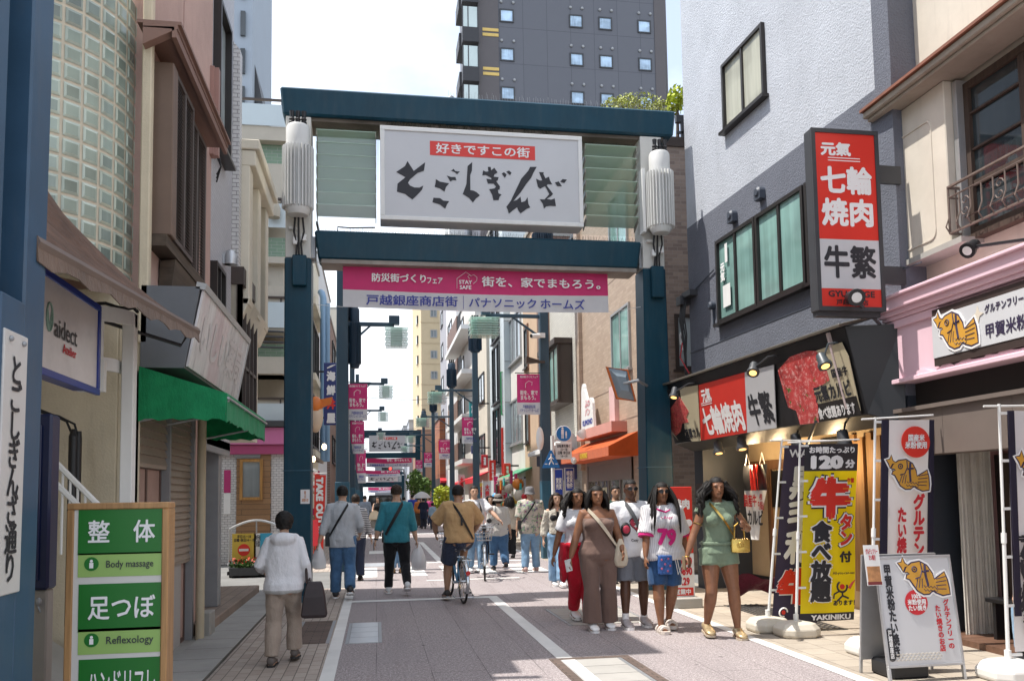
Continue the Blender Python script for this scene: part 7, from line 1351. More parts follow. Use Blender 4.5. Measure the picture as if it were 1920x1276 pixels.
# shops low on the right
rn=random.Random(21)
for k,(px,y,w_,z,mat,lb) in enumerate(((985,29,3.2,2.5,'stall_green','green and cream striped awning under the peach house'),(905,40,4,2.7,'redink','red shop awning beyond the panelled building'),(872,47,5,2.6,'redink','long red awning beneath the brick balconies'))):
    t=thing('shop_awning',lb,'awning',(5,y,z)); mm=M.get(mat) or MATS[mat]; part(t,'canopy',mm,lambda mb: mb.hexa([(5.2,y-w_/2,z),(4.5,y-w_/2,z-.3),(4.5,y+w_/2,z-.3),(5.2,y+w_/2,z),(5.2,y-w_/2,z+.05),(4.5,y-w_/2,z-.25),(4.5,y+w_/2,z-.25),(5.2,y+w_/2,z+.05)])); part(t,'valance',MATS['stall_cream'] if k==0 else mm,lambda mb: mb.box((4.48,y-w_/2,z-.5),(4.5,y+w_/2,z-.26)))
for k,(a,b_,z1,z0,y,mat,tx,lb) in enumerate(((903,915,852,876,36,'redink','酒','maroon square shop sign by the green awning'),(918,930,862,900,33,'red','漢方','red drug store sign low beside the lamp post'),(945,958,868,892,30,'red','特価','red discount sign over the toy display'),(822,834,826,845,55,'red','←','bright red projecting sign with arrow beside brick house'),(880,893,752,782,37,'stall_teal','本','teal projecting sign behind the cyclist lamp post'),(884,893,835,850,36,'sign_navy','を','navy projecting sign below the teal one'),(1020,1036,830,880,22,'stall_pale','福','pale vertical sign behind the nearest right post'))):
    paint('stall_teal',(.03,.30,.32),.5); paint('stall_pale',(.55,.52,.50),.5); F=front(0,y); u0,v1=F.px(a,z1); u1,v0=F.px(b_,z0); mm=M.get(mat) or MATS[mat]; t=thing('shop_sign',lb,'shop sign',((u0+u1)/2,y,v0)); o=part(t,'board',mm,lambda mb: mb.box((u0,y,v0),(u1,y+.15,v1)),bevel=.01); part(t,'bracket',M['black'],lambda mb: mb.box((u1,y+.05,v1-.12),(u1+.6,y+.1,v1-.06))); lettering(o,vert(tx),front(0,y-.002),u0+.08,u1-.08,v0+.1,v1-.1,M['whiteink'] if k<6 else M['redink'],.002,.05)
toy=thing('toy_display','colourful toys and flags hung outside a right hand shop','shop display',(4.6,27,0)); part(toy,'rack',M['grey'],lambda mb:(mb.box((4.4,24.5,2.1),(4.45,30,2.15)),[mb.box((4.4,y,0),(4.45,y+.05,2.15)) for y in (24.5,27,29.9)]))
tc_=cols+[paint('toy_turq',(.03,.42,.38),.5),paint('toy_orange',(.65,.20,.02),.5),paint('toy_sky',(.10,.35,.65),.5)]
for k in range(44):
    y=rn.uniform(24.4,29.8); z=rn.uniform(.3,2.0); s=rn.uniform(.08,.2); x=4.32+rn.uniform(-.1,.12)
    mb=MB(); (mb.box((x,y,z),(x+.05,y+s*1.6,z+s*2.2)) if k%3 else mb.ell((x,y,z),(s,s,s),10,8)); mb.build('hung_goods',rn.choice(tc_),toy,smooth=bool(k%3==0))
# more small flags beyond, each a thing
for k,(px,z1,z0,y,mat) in enumerate(((897,905,960,36,'stall_yellow'),(906,903,960,34,'sign_white'),(926,893,945,31,'pinkban'),(936,890,945,30.5,'red'),(860,890,940,45,'sign_white'))):
    F=front(0,y); u0,v1=F.px(px,z1); v0=F.px(px,z0)[1]; t=thing('banner_flag',['yellow banner flag in front of the far right shops','white banner flag right of the yellow one by the far right shops','pink banner flag near the toy display','red banner flag next to the toy display','small white banner flag beneath the red awning'][k],'banner flag',(u0,y,0),'banner flags of other shops'); mm=M.get(mat) or MATS[mat]; part(t,'pole',M['white'],lambda mb:(mb.cyl((u0-.03,y,0),(u0-.03,y,v1+.08),.014,n=6),mb.box((u0-.05,y,v1+.02),(u0+.35,y+.012,v1+.035)))); o=part(t,'cloth',mm,lambda mb: mb.quad((u0,y,v0),(u0+.33,y+.02,v0),(u0+.33,y,v1),(u0,y,v1))); lettering(o,vert('大売出し'),front(0,y-.02),u0+.07,u0+.26,v0+.15,v1-.1,M['redink'] if k in (0,1,4) else M['whiteink'],0,.06)
# round mirror disc hung on post, dome cameras
F=front(0,20.5); t=thing('convex_mirror','round mirror in white cover hung on the nearest right lamp post','mirror',PY(1012,825,20.5)); c=F.px(1012,822); part(t,'disc',M['white'],lambda mb: mb.rings([[F.p(c[0]+.10*math.cos(a)*k,c[1]+.30*math.sin(a)*k,d) for a in [i*math.pi/10 for i in range(20)]] for k,d in ((.9,0),(1,.03),(.5,.09))]),smooth=True)
t=thing('security_camera','white security camera on the nearest right lamp post','camera',PY(1003,630,20.5)); c=PY(1004,631,20.5); part(t,'body',M['white'],lambda mb:(mb.cyl(c+V((-.12,-.1,0)),c+V((.1,0,.02)),.06),mb.box(c+V((.05,-.02,-.02)),c+V((.25,.02,.1)))),smooth=False); part(t,'lens',M['black'],lambda mb: mb.cyl(c+V((-.14,-.11,-.002)),c+V((-.12,-.1,0)),.045))
t=thing('street_speaker','dark horn speaker on the nearest right lamp post','speaker',PY(1003,678,20.5)); c=PY(1000,678,20.5); part(t,'horn',M['brownmetal'],lambda mb:(mb.rings([[c+V((-.2,y,z)) for y,z in ((-.14,-.05),(.14,-.05),(.14,.12),(-.14,.12))],[c+V((.15,y,z)) for y,z in ((-.05,-.02),(.05,-.02),(.05,.04),(-.05,.04))]]),mb.box(c+V((.1,-.03,-.03)),c+V((.3,.03,.03)))))
# street trees and shrubs far off
rn=random.Random(31)
for k,(px,py,y,rr,n) in enumerate(((778,905,66,(.7,.8,1.1),900),(798,912,60,(.5,.6,.7),500),(826,935,48,(.45,.5,.8),600),(838,925,52,(.3,.4,.5),300))):
    c=PY(px,py,y); t=thing('street_tree',['leafy street tree beside the right leg of the second gate','small street tree between two far lamp posts','bright green shrub behind the far cyclist parasol','small bright shrub below the red awning house'][k],'tree',(c.x,c.y,0)); part(t,'crown',leafmat('street_leaf',(.075,.14,.025)) if k<2 else leafmat('lime_leaf',(.2,.3,.03)),lambda mb: leafy(mb,c,rr,n,.22,rn)); part(t,'trunk',MATS['bark'],lambda mb: mb.tube([(c.x,c.y,0),(c.x+.05,c.y,c.z*.6),(c.x,c.y,c.z+.3)],[.09,.06,.03],7))
# overhead wires
wr=thing('overhead_wire','thin overhead wires crossing the street beyond the gate','wire',(1.5,50,6)); part(wr,'strand',M['wirem'],lambda mb:[mb.tube([(-2.2,y,z),(1.5,y,z-.25),(5.2,y,z)],.012,4) for y,z in ((40,6.5),(55,6.3),(62,6.6),(90,7.5))])
# ================================================================== people
ZF=[.455,.49,.53,.58,.63,.69,.75,.79,.815,.835,.855,.885]
TW={'m':[.05,.093,.099,.092,.089,.096,.106,.108,.099,.066,.037,.034],'f':[.05,.099,.105,.092,.079,.083,.092,.094,.086,.056,.031,.029]}
TD={'m':[.045,.066,.070,.063,.061,.066,.070,.064,.054,.045,.037,.035],'f':[.045,.069,.073,.060,.055,.060,.066,.058,.050,.040,.032,.030]}
def lerp_t(zs,vs,z):
    if z<=zs[0]: return vs[0]
    for a,b,c,d in zip(zs,zs[1:],vs,vs[1:]):
        if z<=b: return c+(d-c)*(z-a)/(b-a)
    return vs[-1]
def skin(name,c):
    if name in MATS: return MATS[name]
    t=NT(name); f=t.noise(14,4,.6); t.col(t.ramp(f,(.3,mul(c,.85)),(.7,mul(c,1.1)))); t.b.inputs['Subsurface Weight'].default_value=.08; t.b.inputs['Subsurface Radius'].default_value=(.02,.008,.004); t.b.inputs['Subsurface Scale'].default_value=.4
    MATS[name]=t.done(.48,None,.4); return MATS[name]
def two_bone(a,c,l1,l2,pole):
    d=c-a; L_=d.length; L2=min(L_,(l1+l2)*.999); c=a+d*(L2/L_); d=_n(d); x=(l1*l1-l2*l2+L2*L2)/(2*L2); h=math.sqrt(max(0,l1*l1-x*x)); p=V(pole); p=_n(p-p.dot(d)*d); return a+d*x+p*h,c
def remesh(mb,vox,name,mats,parent,smooth=2,wr=0,wsc=9,seed=0,paintfn=None,ws=(1,1,.6)):
    off=wloc(parent); me=bpy.data.meshes.new(name); me.from_pydata([tuple(p-off) for p in mb.v],[],mb.f)
    bm=bmesh.new(); bm.from_mesh(me); bmesh.ops.recalc_face_normals(bm,faces=bm.faces); bm.to_mesh(me); bm.free()
    o=bpy.data.objects.new(name,me); S.collection.objects.link(o)
    md=o.modifiers.new('r','REMESH'); md.mode='VOXEL'; md.voxel_size=vox; md.use_smooth_shade=True
    if smooth: s_=o.modifiers.new('s','SMOOTH'); s_.factor=.5; s_.iterations=smooth
    m2=bpy.data.meshes.new_from_object(o.evaluated_get(bpy.context.evaluated_depsgraph_get())); m2.name=name
    bpy.data.objects.remove(o); bpy.data.meshes.remove(me)
    if wr:
        nr=[v.normal.copy() for v in m2.vertices]
        for v,n in zip(m2.vertices,nr):
            q=V((v.co.x*ws[0],v.co.y*ws[1],v.co.z*ws[2]))*wsc+V((seed,seed*2,0)); v.co+=n*wr*(noise.noise(q)+.6*noise.noise(q*2.3)+.35*abs(noise.noise(q*4.1)))
    for mm in (mats if isinstance(mats,(list,tuple)) else [mats]): m2.materials.append(mm)
    for p in m2.polygons: p.use_smooth=True
    if paintfn:
        for p in m2.polygons: p.material_index=paintfn(p.center+off)
    o=bpy.data.objects.new(name,m2); S.collection.objects.link(o); o.parent=parent; return o
class Person: pass
def person(label,loc,H,rot,kind='m',g=1.0,sk=None,hair=None,top=None,bot=None,shoe=None,legs=((0,0,0),(0,0,0)),arms=(None,None),lean=0.0,turn=0.0,vox=.0085,hands=True,group=None,hipz=None,knee=((0,-1,.05),(0,-1,.05)),headpitch=0.0,hgh=None,leg_g=1.0):
    P=Person(); t=thing('person',label,'person',(loc[0],loc[1],loc[2] if len(loc)>2 else 0),group); P.t=t; P.H=H; P.kind=kind; cr,sr=math.cos(rot),math.sin(rot); base=V(t.location)
    def Wd(p): p=V(p); return base+V((p.x*cr-p.y*sr,p.x*sr+p.y*cr,p.z))
    P.W=Wd; TWk,TDk=TW[kind],TD[kind]; hz=hipz or .53; dz=(hz-.53)*H
    def gg(z): return g if z<.76 else 1+(g-1)*max(0,(.86-z)/.10)
    def tc(z): return V((0,-lean*(z-.53)*H,z*H+dz))       # torso axis
    def tw(z): return lerp_t(ZF,TWk,z)*H*gg(z)
    def td(z): return lerp_t(ZF,TDk,z)*H*(1+(gg(z)-1)*1.15)
    P.tc,P.tw,P.td=tc,tw,td; bw_=te_=0
    def ring(z,e=0,wmin=0,n=20,dmin=0):
        c=tc(z); w=max(tw(z)+e,wmin); d=max(td(z)+e,dmin); return [Wd(c+V((w*math.copysign(abs(math.cos(a))**.85,math.cos(a)),d*math.copysign(abs(math.sin(a))**.9,math.sin(a)),0))) for a in [2*math.pi*i/n for i in range(n)]]
    def surf(x,z,e=.01,back=False):
        bx_=max(0,min(1,(.80-z)/.06)); w=max(tw(z),(bw_*bx_-te_) if bw_ else 0)+e; d=max(td(z),(bw_*.66*bx_-te_) if bw_ else 0)+e; k=max(0,1-(abs(x)/w)**2)**.5; c=tc(z); return Wd(c+V((x,(1 if back else -1)*d*k,0)))
    P.surf=surf; bw_=(top or {}).get('boxy',0)*H; te_=(top or {}).get('e',0)
    b=MB()
    b.rings([ring(z) for z in ZF])
    shw=(.100 if kind=='m' else .089)*H*(1+(g-1)*.45); J={}
    for i,s in ((0,1),(1,-1)):
        # leg
        hip=Wd(tc(.53)+V((s*.052*H*(1+(g-1)*.6),0,0))); lx,ly,lz=legs[i]; ank=Wd(V((s*.052*H+lx*H,ly*H,.046*H+lz*H))); kp=Wd(V(knee[i]))-base; kn,ank=two_bone(hip,ank,.245*H,.245*H,kp); gl=(1+(g-1)*1.0)*leg_g
        b.tube([hip+V((0,0,.02*H)),hip.lerp(kn,.15),hip.lerp(kn,.5),hip.lerp(kn,.85),kn,kn.lerp(ank,.28),kn.lerp(ank,.6),kn.lerp(ank,.9),ank],[x*H for x in (.052*gl,.056*gl,.048*gl,.036*gl,.034*gl,.035*gl,.027*gl,.021,.021)],12)
        # arm
        sh=Wd(tc(.805)+V((s*shw,0,0))); a=arms[i] or (s*.155*(1+(g-1)*.4),.0,.475); wr=Wd(V((a[0]*H,a[1]*H,a[2]*H+dz))); ep=Wd(V((a[3],a[4],a[5])))-base if len(a)>3 else Wd(V((s*.35,1,-.1)))-base
        el,wr=two_bone(sh,wr,.172*H,.148*H,ep); ga=1+(g-1)*.9; sg=.92 if kind=='f' else 1.05
        b.tube([Wd(tc(.80)+V((s*shw*.6,0,0))),sh,sh.lerp(el,.3),sh.lerp(el,.7),el,el.lerp(wr,.3),el.lerp(wr,.75),wr],[x*H*sg for x in (.040*ga,.036*ga,.031*ga,.026*ga,.024*ga,.025*ga,.019*ga,.0155)],12)
        # hand: palm, four bent fingers and a thumb
        d=_n(wr-el); inw=Wd(V((-s,0,0)))-base; inw=_n(inw-inw.dot(d)*d); sd=d.cross(inw)*(1 if s>0 else -1); hs=H/1.7
        fwd_=_n(Wd(V((0,-1,0)))-base); sd=sd if sd.dot(fwd_)>0 or abs(sd.dot(fwd_))<.2 else -sd
        pc=wr+d*.045*hs
        rr=[]
        for k,wd in ((-.0,.020),(.03,.034),(.06,.040),(.085,.038)):
            c=wr+d*k*hs; rr.append([c+(sd*math.cos(x)*wd+inw*math.sin(x)*.0135)*hs for x in [2*math.pi*q/10 for q in range(10)]])
        b.rings(rr); curl=a[6] if len(a)>6 else .5
        for q,(o_,ln) in enumerate(((.030,.072),(.010,.080),(-.010,.075),(-.029,.060))):
            p0=wr+(d*.080+sd*o_)*hs; v1=_n(d+inw*curl*.35+sd*o_*2.5); v2=_n(d*(1-curl*.6)+inw*curl*1.1); v3=_n(d*(1-curl*1.3)+inw*curl*1.5); p1=p0+v1*ln*.42*hs; p2=p1+v2*ln*.33*hs; p3=p2+v3*ln*.25*hs
            b.tube([p0-v1*.012*hs,p0,p1,p2,p3],[.0095*hs,.0095*hs,.009*hs,.0083*hs,.0068*hs],8)
        p0=wr+(d*.028+sd*.026)*hs; b.tube([p0,p0+(sd*.022+d*.025+inw*.010)*hs,p0+(sd*.028+d*.050+inw*.022)*hs,p0+(sd*.026+d*.068+inw*.030)*hs],[.012*hs,.011*hs,.0095*hs,.0075*hs],8)
        J[i]=dict(hip=hip,kn=kn,ank=ank,sh=sh,el=el,wr=wr,d=d,inw=inw,sd=sd,hand=wr+d*.09*hs)
    P.J=J
    # head
    hc=tc(.885)+V((0,-.012*H-lean*.02*H,.052*H)); hh=.066*H; hw=.0445*H; hd=.056*H; ct,stn=math.cos(turn),math.sin(turn); cp,sp_=math.cos(headpitch),math.sin(headpitch)
    def Hd(x,y,z):  # head local, face towards -y
        y,z=y*cp-z*sp_,y*sp_+z*cp; return Wd(hc+V((x*ct-y*stn,x*stn+y*ct,z)))
    P.Hd=Hd; P.hh,P.hw,P.hd=hh,hw,hd
    b.tube([Wd(tc(.845)),Wd(tc(.87)+V((0,-.004*H,0))),Hd(0,.012*H,-.025*H)],[.036*H if kind=='m' else .031*H,.032*H if kind=='m' else .028*H,.033*H],12)
    prof=[(-1.0,.30,.40,-.42),(-.93,.50,.55,-.34),(-.8,.66,.72,-.20),(-.6,.80,.84,-.10),(-.35,.90,.93,-.03),(-.05,.97,.99,0),(.25,1.0,1.0,.03),(.5,.95,.95,.05),(.72,.80,.82,.06),(.88,.56,.60,.06),(.97,.28,.32,.06)]
    b.rings([[Hd(hw*w*math.cos(x),hd*(dd*math.sin(x)+oy),hh*z) for x in [2*math.pi*q/18 for q in range(18)]] for z,w,dd,oy in prof])
    b.tube([Hd(0,-hd*.93,hh*.12),Hd(0,-hd*1.08,-hh*.12),Hd(0,-hd*1.16,-hh*.27),Hd(0,-hd*.98,-hh*.34)],[.005*H,.007*H,.009*H,.006*H],8)
    for s in (-1,1): b.rings([[Hd(s*hw*(.99+dx),hd*(.12+.17*math.cos(x)*k),hh*(-.08+.27*math.sin(x)*k)) for x in [q*math.pi/5 for q in range(10)]] for dx,k in ((-.05,.7),(.04,1),(.12,.9))]); b.tube([Hd(s*hw*.2,-hd*.93,hh*.22),Hd(s*hw*.45,-hd*.88,hh*.24),Hd(s*hw*.72,-hd*.66,hh*.20)],[.006*H,.0065*H,.005*H],6)
    b.tube([Hd(-hw*.32,-hd*.90,-hh*.52),Hd(0,-hd*1.0,-hh*.51),Hd(hw*.32,-hd*.90,-hh*.52)],[.004*H,.0075*H,.004*H],6)
    if kind=='f':
        for s in (-1,1): b.ell(Wd(tc(.735)+V((s*.043*H*gg(.7),-td(.735)*.72,0))),(.038*H*gg(.7),.038*H*gg(.7),.036*H),12,8)
    bare=shoe and shoe.get('bare')
    for i,s in ((0,1),(1,-1)):
        pitch=legs[i][2]*4.0 if legs[i][2]>0 else 0; P_=foot_frame(P,i,pitch); 
        b.rings([[P_(x*.024*H*w,y*H,z*H+.014*H*h*math.sin(a)) for x,a in [(math.cos(k*math.pi/5),k*math.pi/5) for k in range(10)]] for y,w,z,h in ((.035,.7,-.028,.8),(.02,1,-.024,1.4),(-.03,1.1,-.024,1.5),(-.07,1.35,-.030,1.0),(-.10,1.2,-.034,.7))])
    skm=sk or skin('skin_tan',(.42,.25,.17)); dark=paint('eye_dark',(.012,.010,.009),.3); lip=paint('lip_'+skm.name,mul(skm.node_tree.nodes['Color Ramp'].color_ramp.elements[0].color[:3],.8),.4)
    pts=[(Hd(s*hw*.42,-hd*.90,hh*.07),.0050*H,1) for s in (-1,1)]+[(Hd(s*hw*.42,-hd*.92,hh*.27),.0036*H,1) for s in (-.7,1,-1,.7)]+[(Hd(s*hw*.18,-hd*.96,-hh*.52),.0075*H,2) for s in (-1,0,1)]
    def pf(c):
        for q,r_,k in pts:
            if (c-q).length<r_: return k
        return 0
    P.body=remesh(b,vox,'body',[skm,dark,lip],t,2,paintfn=pf)
    # clothes
    if top:
        m=MB(); e=top.get('e',.014); hem=top.get('hem',.47); wm=top.get('boxy',0); zs=[hem]+[z for z in ZF if hem<z<top.get('neck',.845)]+[top.get('neck',.845)]
        if not top.get('strapless'): rr_=[ring(z,e+(top.get('flare',0)*max(0,(.6-z)/.15) if z<.6 else 0)-(.004 if z>.83 else 0),wm*H*max(0,min(1,(.80-z)/.06)),24,wm*H*.66*max(0,min(1,(.80-z)/.06))) for z in zs]
        else: rr_=[ring(z,e) for z in zs]
        m.rings(rr_)
        if kind=='f':
            for s in (-1,1): m.ell(Wd(tc(.735)+V((s*.043*H*gg(.7),-td(.735)*.72,0))),(.038*H*gg(.7)+e,.040*H*gg(.7)+e,.037*H+e),12,8)
        sl=top.get('sleeve',0); se=top.get('se',e)
        if sl:
            for i,s in ((0,1),(1,-1)):
                j=J[i]; ga=(1+(g-1)*.9)*H*(.92 if kind=='f' else 1.05); pts_=[Wd(tc(.80)+V((s*shw*.55,0,0))),j['sh']]; rd=[.043*ga+se,.040*ga+se]
                if sl<=1: pts_+=[j['sh'].lerp(j['el'],sl*.5),j['sh'].lerp(j['el'],sl)]; rd+=[.034*ga+se*1.1,.031*ga+se*1.5]
                else: f=sl-1; pts_+=[j['sh'].lerp(j['el'],.5),j['el'],j['el'].lerp(j['wr'],f*.5),j['el'].lerp(j['wr'],f)]; rd+=[.032*ga+se,.027*ga+se*1.1,.025*ga+se,.020*ga+se*top.get('cuff',.8)]
                m.tube(pts_,rd,12)
        if top.get('collar'): m.tube([Wd(tc(.835)+V((.05*H*math.cos(a),.046*H*math.sin(a)-.004*H,.012*H*(1+math.sin(a))))) for a in [2*math.pi*q/16 for q in range(16)]],.012*H,6,closed=True)
        if top.get('hood'): m.ell(Wd(tc(.825)+V((0,.055*H,0))),(.085*H,.05*H,.045*H),14,8); m.tube([Wd(tc(.835)+V((.075*H*math.cos(a),.06*H*math.sin(a),.01*H*math.sin(a)))) for a in [math.pi*q/10-.2 for q in range(12)]],.022*H,8)
        P.top=remesh(m,top.get('vox',.012),top.get('name','shirt'),top['mat'],t,2,top.get('wr',.011),top.get('wsc',7),len(label),paintfn=(lambda c: 1 if c.z<(hem+.022)*H+base.z else 0) if top.get('band') else top.get('paint'))
    if bot:
        m=MB(); e=bot.get('e',.012); wz=bot.get('waist',.585); zs=[z for z in ZF if z<wz]+[wz]; m.rings([ring(z,e,0,22) for z in zs if z>.46]); m.ell(Wd(tc(.482)),(.062*H*g,.068*H*g+e,.05*H),12,8)
        L_=bot.get('len',2.0); rd=bot.get('r',(.064,.058,.048,.046)); gl=(1+(g-1)*1.0)*leg_g
        if L_: 
          for i,s in ((0,1),(1,-1)):
            j=J[i]; h0=j['hip']+V((0,0,.025*H))
            if L_<=1: p_=[h0,j['hip'].lerp(j['kn'],L_*.5),j['hip'].lerp(j['kn'],L_)]; r_=[rd[0]*H*gl+e*.5,rd[1]*H*gl+e*.5,rd[2]*H*gl+e*.5]
            else: f=L_-1; p_=[h0,j['hip'].lerp(j['kn'],.5),j['kn'],j['kn'].lerp(j['ank'],f*.5),j['kn'].lerp(j['ank'],f)]; r_=[rd[0]*H*gl+e*.5,rd[1]*H*gl+e*.5,rd[2]*H*gl+e*.4,(rd[2]+rd[3])/2*H*gl+e*.3,rd[3]*H*gl]
            m.tube(p_,r_,14)
        if bot.get('skirt'): z0=bot['skirt']; m.rings([ring(.55,e+.01),[Wd(tc(.53)*1.0+V((bot['sw']*H*math.cos(a),bot['sw']*.75*H*math.sin(a),(z0-.53)*H))) for a in [2*math.pi*i/20 for i in range(20)]]])
        P.bot=remesh(m,bot.get('vox',.012),bot.get('name','trousers'),bot['mat'],t,2,bot.get('wr',.011),bot.get('wsc',7),len(label)+3)
        if bot.get('belt'): z=wz-.012; mm=MB(); mm.tube([surf(tw(z)*1.08*math.cos(a),z,.012) if False else Wd(tc(z)+V(((tw(z)+e+.012)*math.cos(a),(td(z)+e+.012)*math.sin(a),0))) for a in [2*math.pi*q/24 for q in range(24)]],.011*H,6,closed=True); mm.build('belt',bot['belt'],t,True)
    if shoe:
        for i,s in ((0,1),(1,-1)):
            P_=foot_frame(P,i,legs[i][2]*4.0 if legs[i][2]>0 else 0); z0=-.046
            if not bare:
                m=MB(); m.rings([[P_(math.cos(a)*.029*H*w,y*H,(z0+.012+h*(.5+.5*math.sin(a)))*H) for a in [2*math.pi*k/12 for k in range(12)]] for y,w,h in ((.044,.55,.040),(.035,.9,.056),(.01,1.0,.060),(-.025,1.0,.050),(-.06,1.15,.034),(-.095,1.12,.026),(-.115,.8,.020),(-.123,.4,.012))]); o=m.build('shoe',shoe['mat'],t,True,auto=80)
            else:
                m=MB(); [m.tube([P_(.030*H*math.cos(a),y*H,(z0+.014+.030*math.sin(a))*H) for a in [math.pi*k/8 for k in range(9)]],.010*H,6) for y in bare]; o=m.build('sandal',shoe['mat'],t,True)
            th=shoe.get('sole',.012); m=MB(); ol=[(.047,.45),(.036,.85),(.0,.95),(-.04,1.0),(-.08,1.2),(-.11,1.0),(-.125,.5)]; lo=[(y,w) for y,w in ol]+[(y,-w) for y,w in reversed(ol)]
            m.rings([[P_(w*.029*H,y*H,(z0+.000)*H) for y,w in lo],[P_(w*.030*H,y*H,(z0+th)*H) for y,w in lo]]); m.build('sole',shoe.get('sm',M['whiteink']),o)
    if hair: make_hair(P,**hair)
    return P
def foot_frame(P,i,pitch):
    j=P.J[i]; W0=P.W(V((0,0,0))); f=P.W(V((0,-1,0)))-W0; x=P.W(V((1,0,0)))-W0; c,s=math.cos(pitch),math.sin(pitch); fy=f*c-UP*s; fz=UP*c+f*s
    return lambda a,b_,z: j['ank']+x*a-fy*b_+fz*z
def make_hair(P,mat,style='short',ln=.80,n=60,seed=1,th=1.0):
    Hd,hh,hw,hd,H=P.Hd,P.hh,P.hw,P.hd,P.H; rn=random.Random(seed); m=MB(); k=1.08*th
    front={'short':.58,'bob':.50,'buzz':.62}.get(style,.60); low={'short':-.35,'bob':-.75,'buzz':-.25}.get(style,-.5)
    rows=[]; N=22
    for z in [low+(1.04-low)*q/9 for q in range(10)]:
        z_=min(z,1.03); w=max(.02,1-abs(max(0,(z_-.2)/.84))**2.2)**.5 if z_>.2 else 1; ring_=[]
        for q in range(N):
            a=2*math.pi*q/N; y=math.sin(a); fr=max(0,-y)  # y<0 is the face
            kk=k; zz_=z_
            if fr>.25 and z_<front: zz_=front+(z_-front)*.08; kk=k*.985
            w2=max(.02,1-max(0,(zz_-.15)/.9)**2.2)**.5 if zz_>.15 else 1
            if fr>.25 and z_<front: kk*= .97
            ring_.append(Hd(hw*kk*w2*math.cos(a)*(1.05 if style!='buzz' else 1),hd*(kk*w2*y+.05),hh*zz_*1.04))
        rows.append(ring_)
    m.rings(rows)
    if style=='bob': m.ell(Hd(0,hd*.22,hh*.08),(hw*1.36,hd*1.08,hh*1.02),14,10)
    if style in('curly','braids','long'):
        for q in range(n):
            a=rn.uniform(-.40,math.pi+.40) if style!='braids' else rn.choice((rn.uniform(-.55,.9),rn.uniform(math.pi-.9,math.pi+.55),rn.uniform(0,math.pi))); z0=hh*rn.uniform(-.2,.7); r0=1.02; p=Hd(hw*r0*math.cos(a),hd*(r0*math.sin(a)+.05),z0); out=_n(p-Hd(0,0,z0)); L_=(p.z-ln*H-P.t.location.z)*rn.uniform(.75,1.05); pts=[]; ph=rn.uniform(0,6); w={'curly':.046,'braids':.030}.get(style,.014)*H; fr_=_n(P.W(V((0,-1,0)))-P.W(V((0,0,0))))*(.075*H*max(0,-math.sin(a)+.35) if style=='braids' else 0)
            for i in range(9):
                t=i/8; q_=p+out*(w*1.3*math.sin(min(1,t*2.2)*math.pi/2)+(.02*H*t))-UP*L_*t+fr_*min(1,t*1.6)
                if style=='curly': q_+=V((math.cos(ph+i*1.5),math.sin(ph+i*1.5),0))*.010*H
                elif style=='braids': q_+=V((math.cos(ph+i*.4),math.sin(ph+i*.4),0))*.004*H
                pts.append(q_)
            r_={'curly':.011,'braids':.0055,'long':.014}[style]*H; m.tube(pts,[r_]*6+[r_*.8,r_*.6,r_*.3],5)
    if style in('curly','braids','long'): return m.build('hair',mat,P.t,True,auto=80)
    return remesh(m,.009,'hair',mat,P.t,2,.006 if style!='buzz' else .002,40,seed,ws=(1,1,1))
hair_b=paint('black_hair',(.012,.010,.009),.55,.6,90,.9,.25,bscale=160); hair_d=paint('dark_brown_hair',(.028,.017,.011),.55,.5,90,.9,.25,bscale=160)
SK=dict(a=skin('skin_light',(.52,.32,.22)),b=skin('skin_tan',(.40,.23,.145)),c=skin('skin_brown',(.20,.095,.055)),d=skin('skin_deep',(.105,.048,.028)),e=skin('skin_warm_brown',(.25,.115,.062)))
den=cloth('mid_blue_denim',(.075,.16,.29),.25,bump=.4); denl=cloth('pale_denim',(.22,.36,.52),.2); dend=cloth('dark_denim',(.03,.075,.17),.3); blk=cloth('black_cloth',(.012,.012,.014),.2); wht=cloth('white_cotton',(.68,.68,.70),.06); 
whs=M['whiteink']; sol=paint('dark_sole',(.02,.02,.02),.7); STR=paint('black_strap',(.012,.012,.013),.6)
def ribbon(P,pts,w,mat,parent,name='strap',th=.004):
    """flat strap through world points"""
    mb=MB(); rs=[]; n=len(pts); c0=P.W(V((0,0,P.H*.65)))
    for i,p in enumerate(pts):
        t=_n(pts[min(i+1,n-1)]-pts[max(i-1,0)]); o_=p-c0; o_.z=0; o_=_n(o_); s=_n(t.cross(o_)); rs.append([p+s*w,p-s*w,p-s*w+o_*th,p+s*w+o_*th])
    mb.rings(rs); return mb.build(name,mat,parent,True,auto=60)
def cross_strap(P,z0,x0,z1,x1,e,front=True,n=12,both=True):
    a=[P.surf(x0+(x1-x0)*i/n,z0+(z1-z0)*i/n,e,not front) for i in range(n+1)]; return a
def P_S(P,sh_x,hip_x,e,front,z0=.835,z1=.52): return cross_strap(P,z0,sh_x*P.H,z1,hip_x*P.H,e,front)
ZG=lambda px,py:(lambda p:(p.x,p.y))(PZ(px,py))
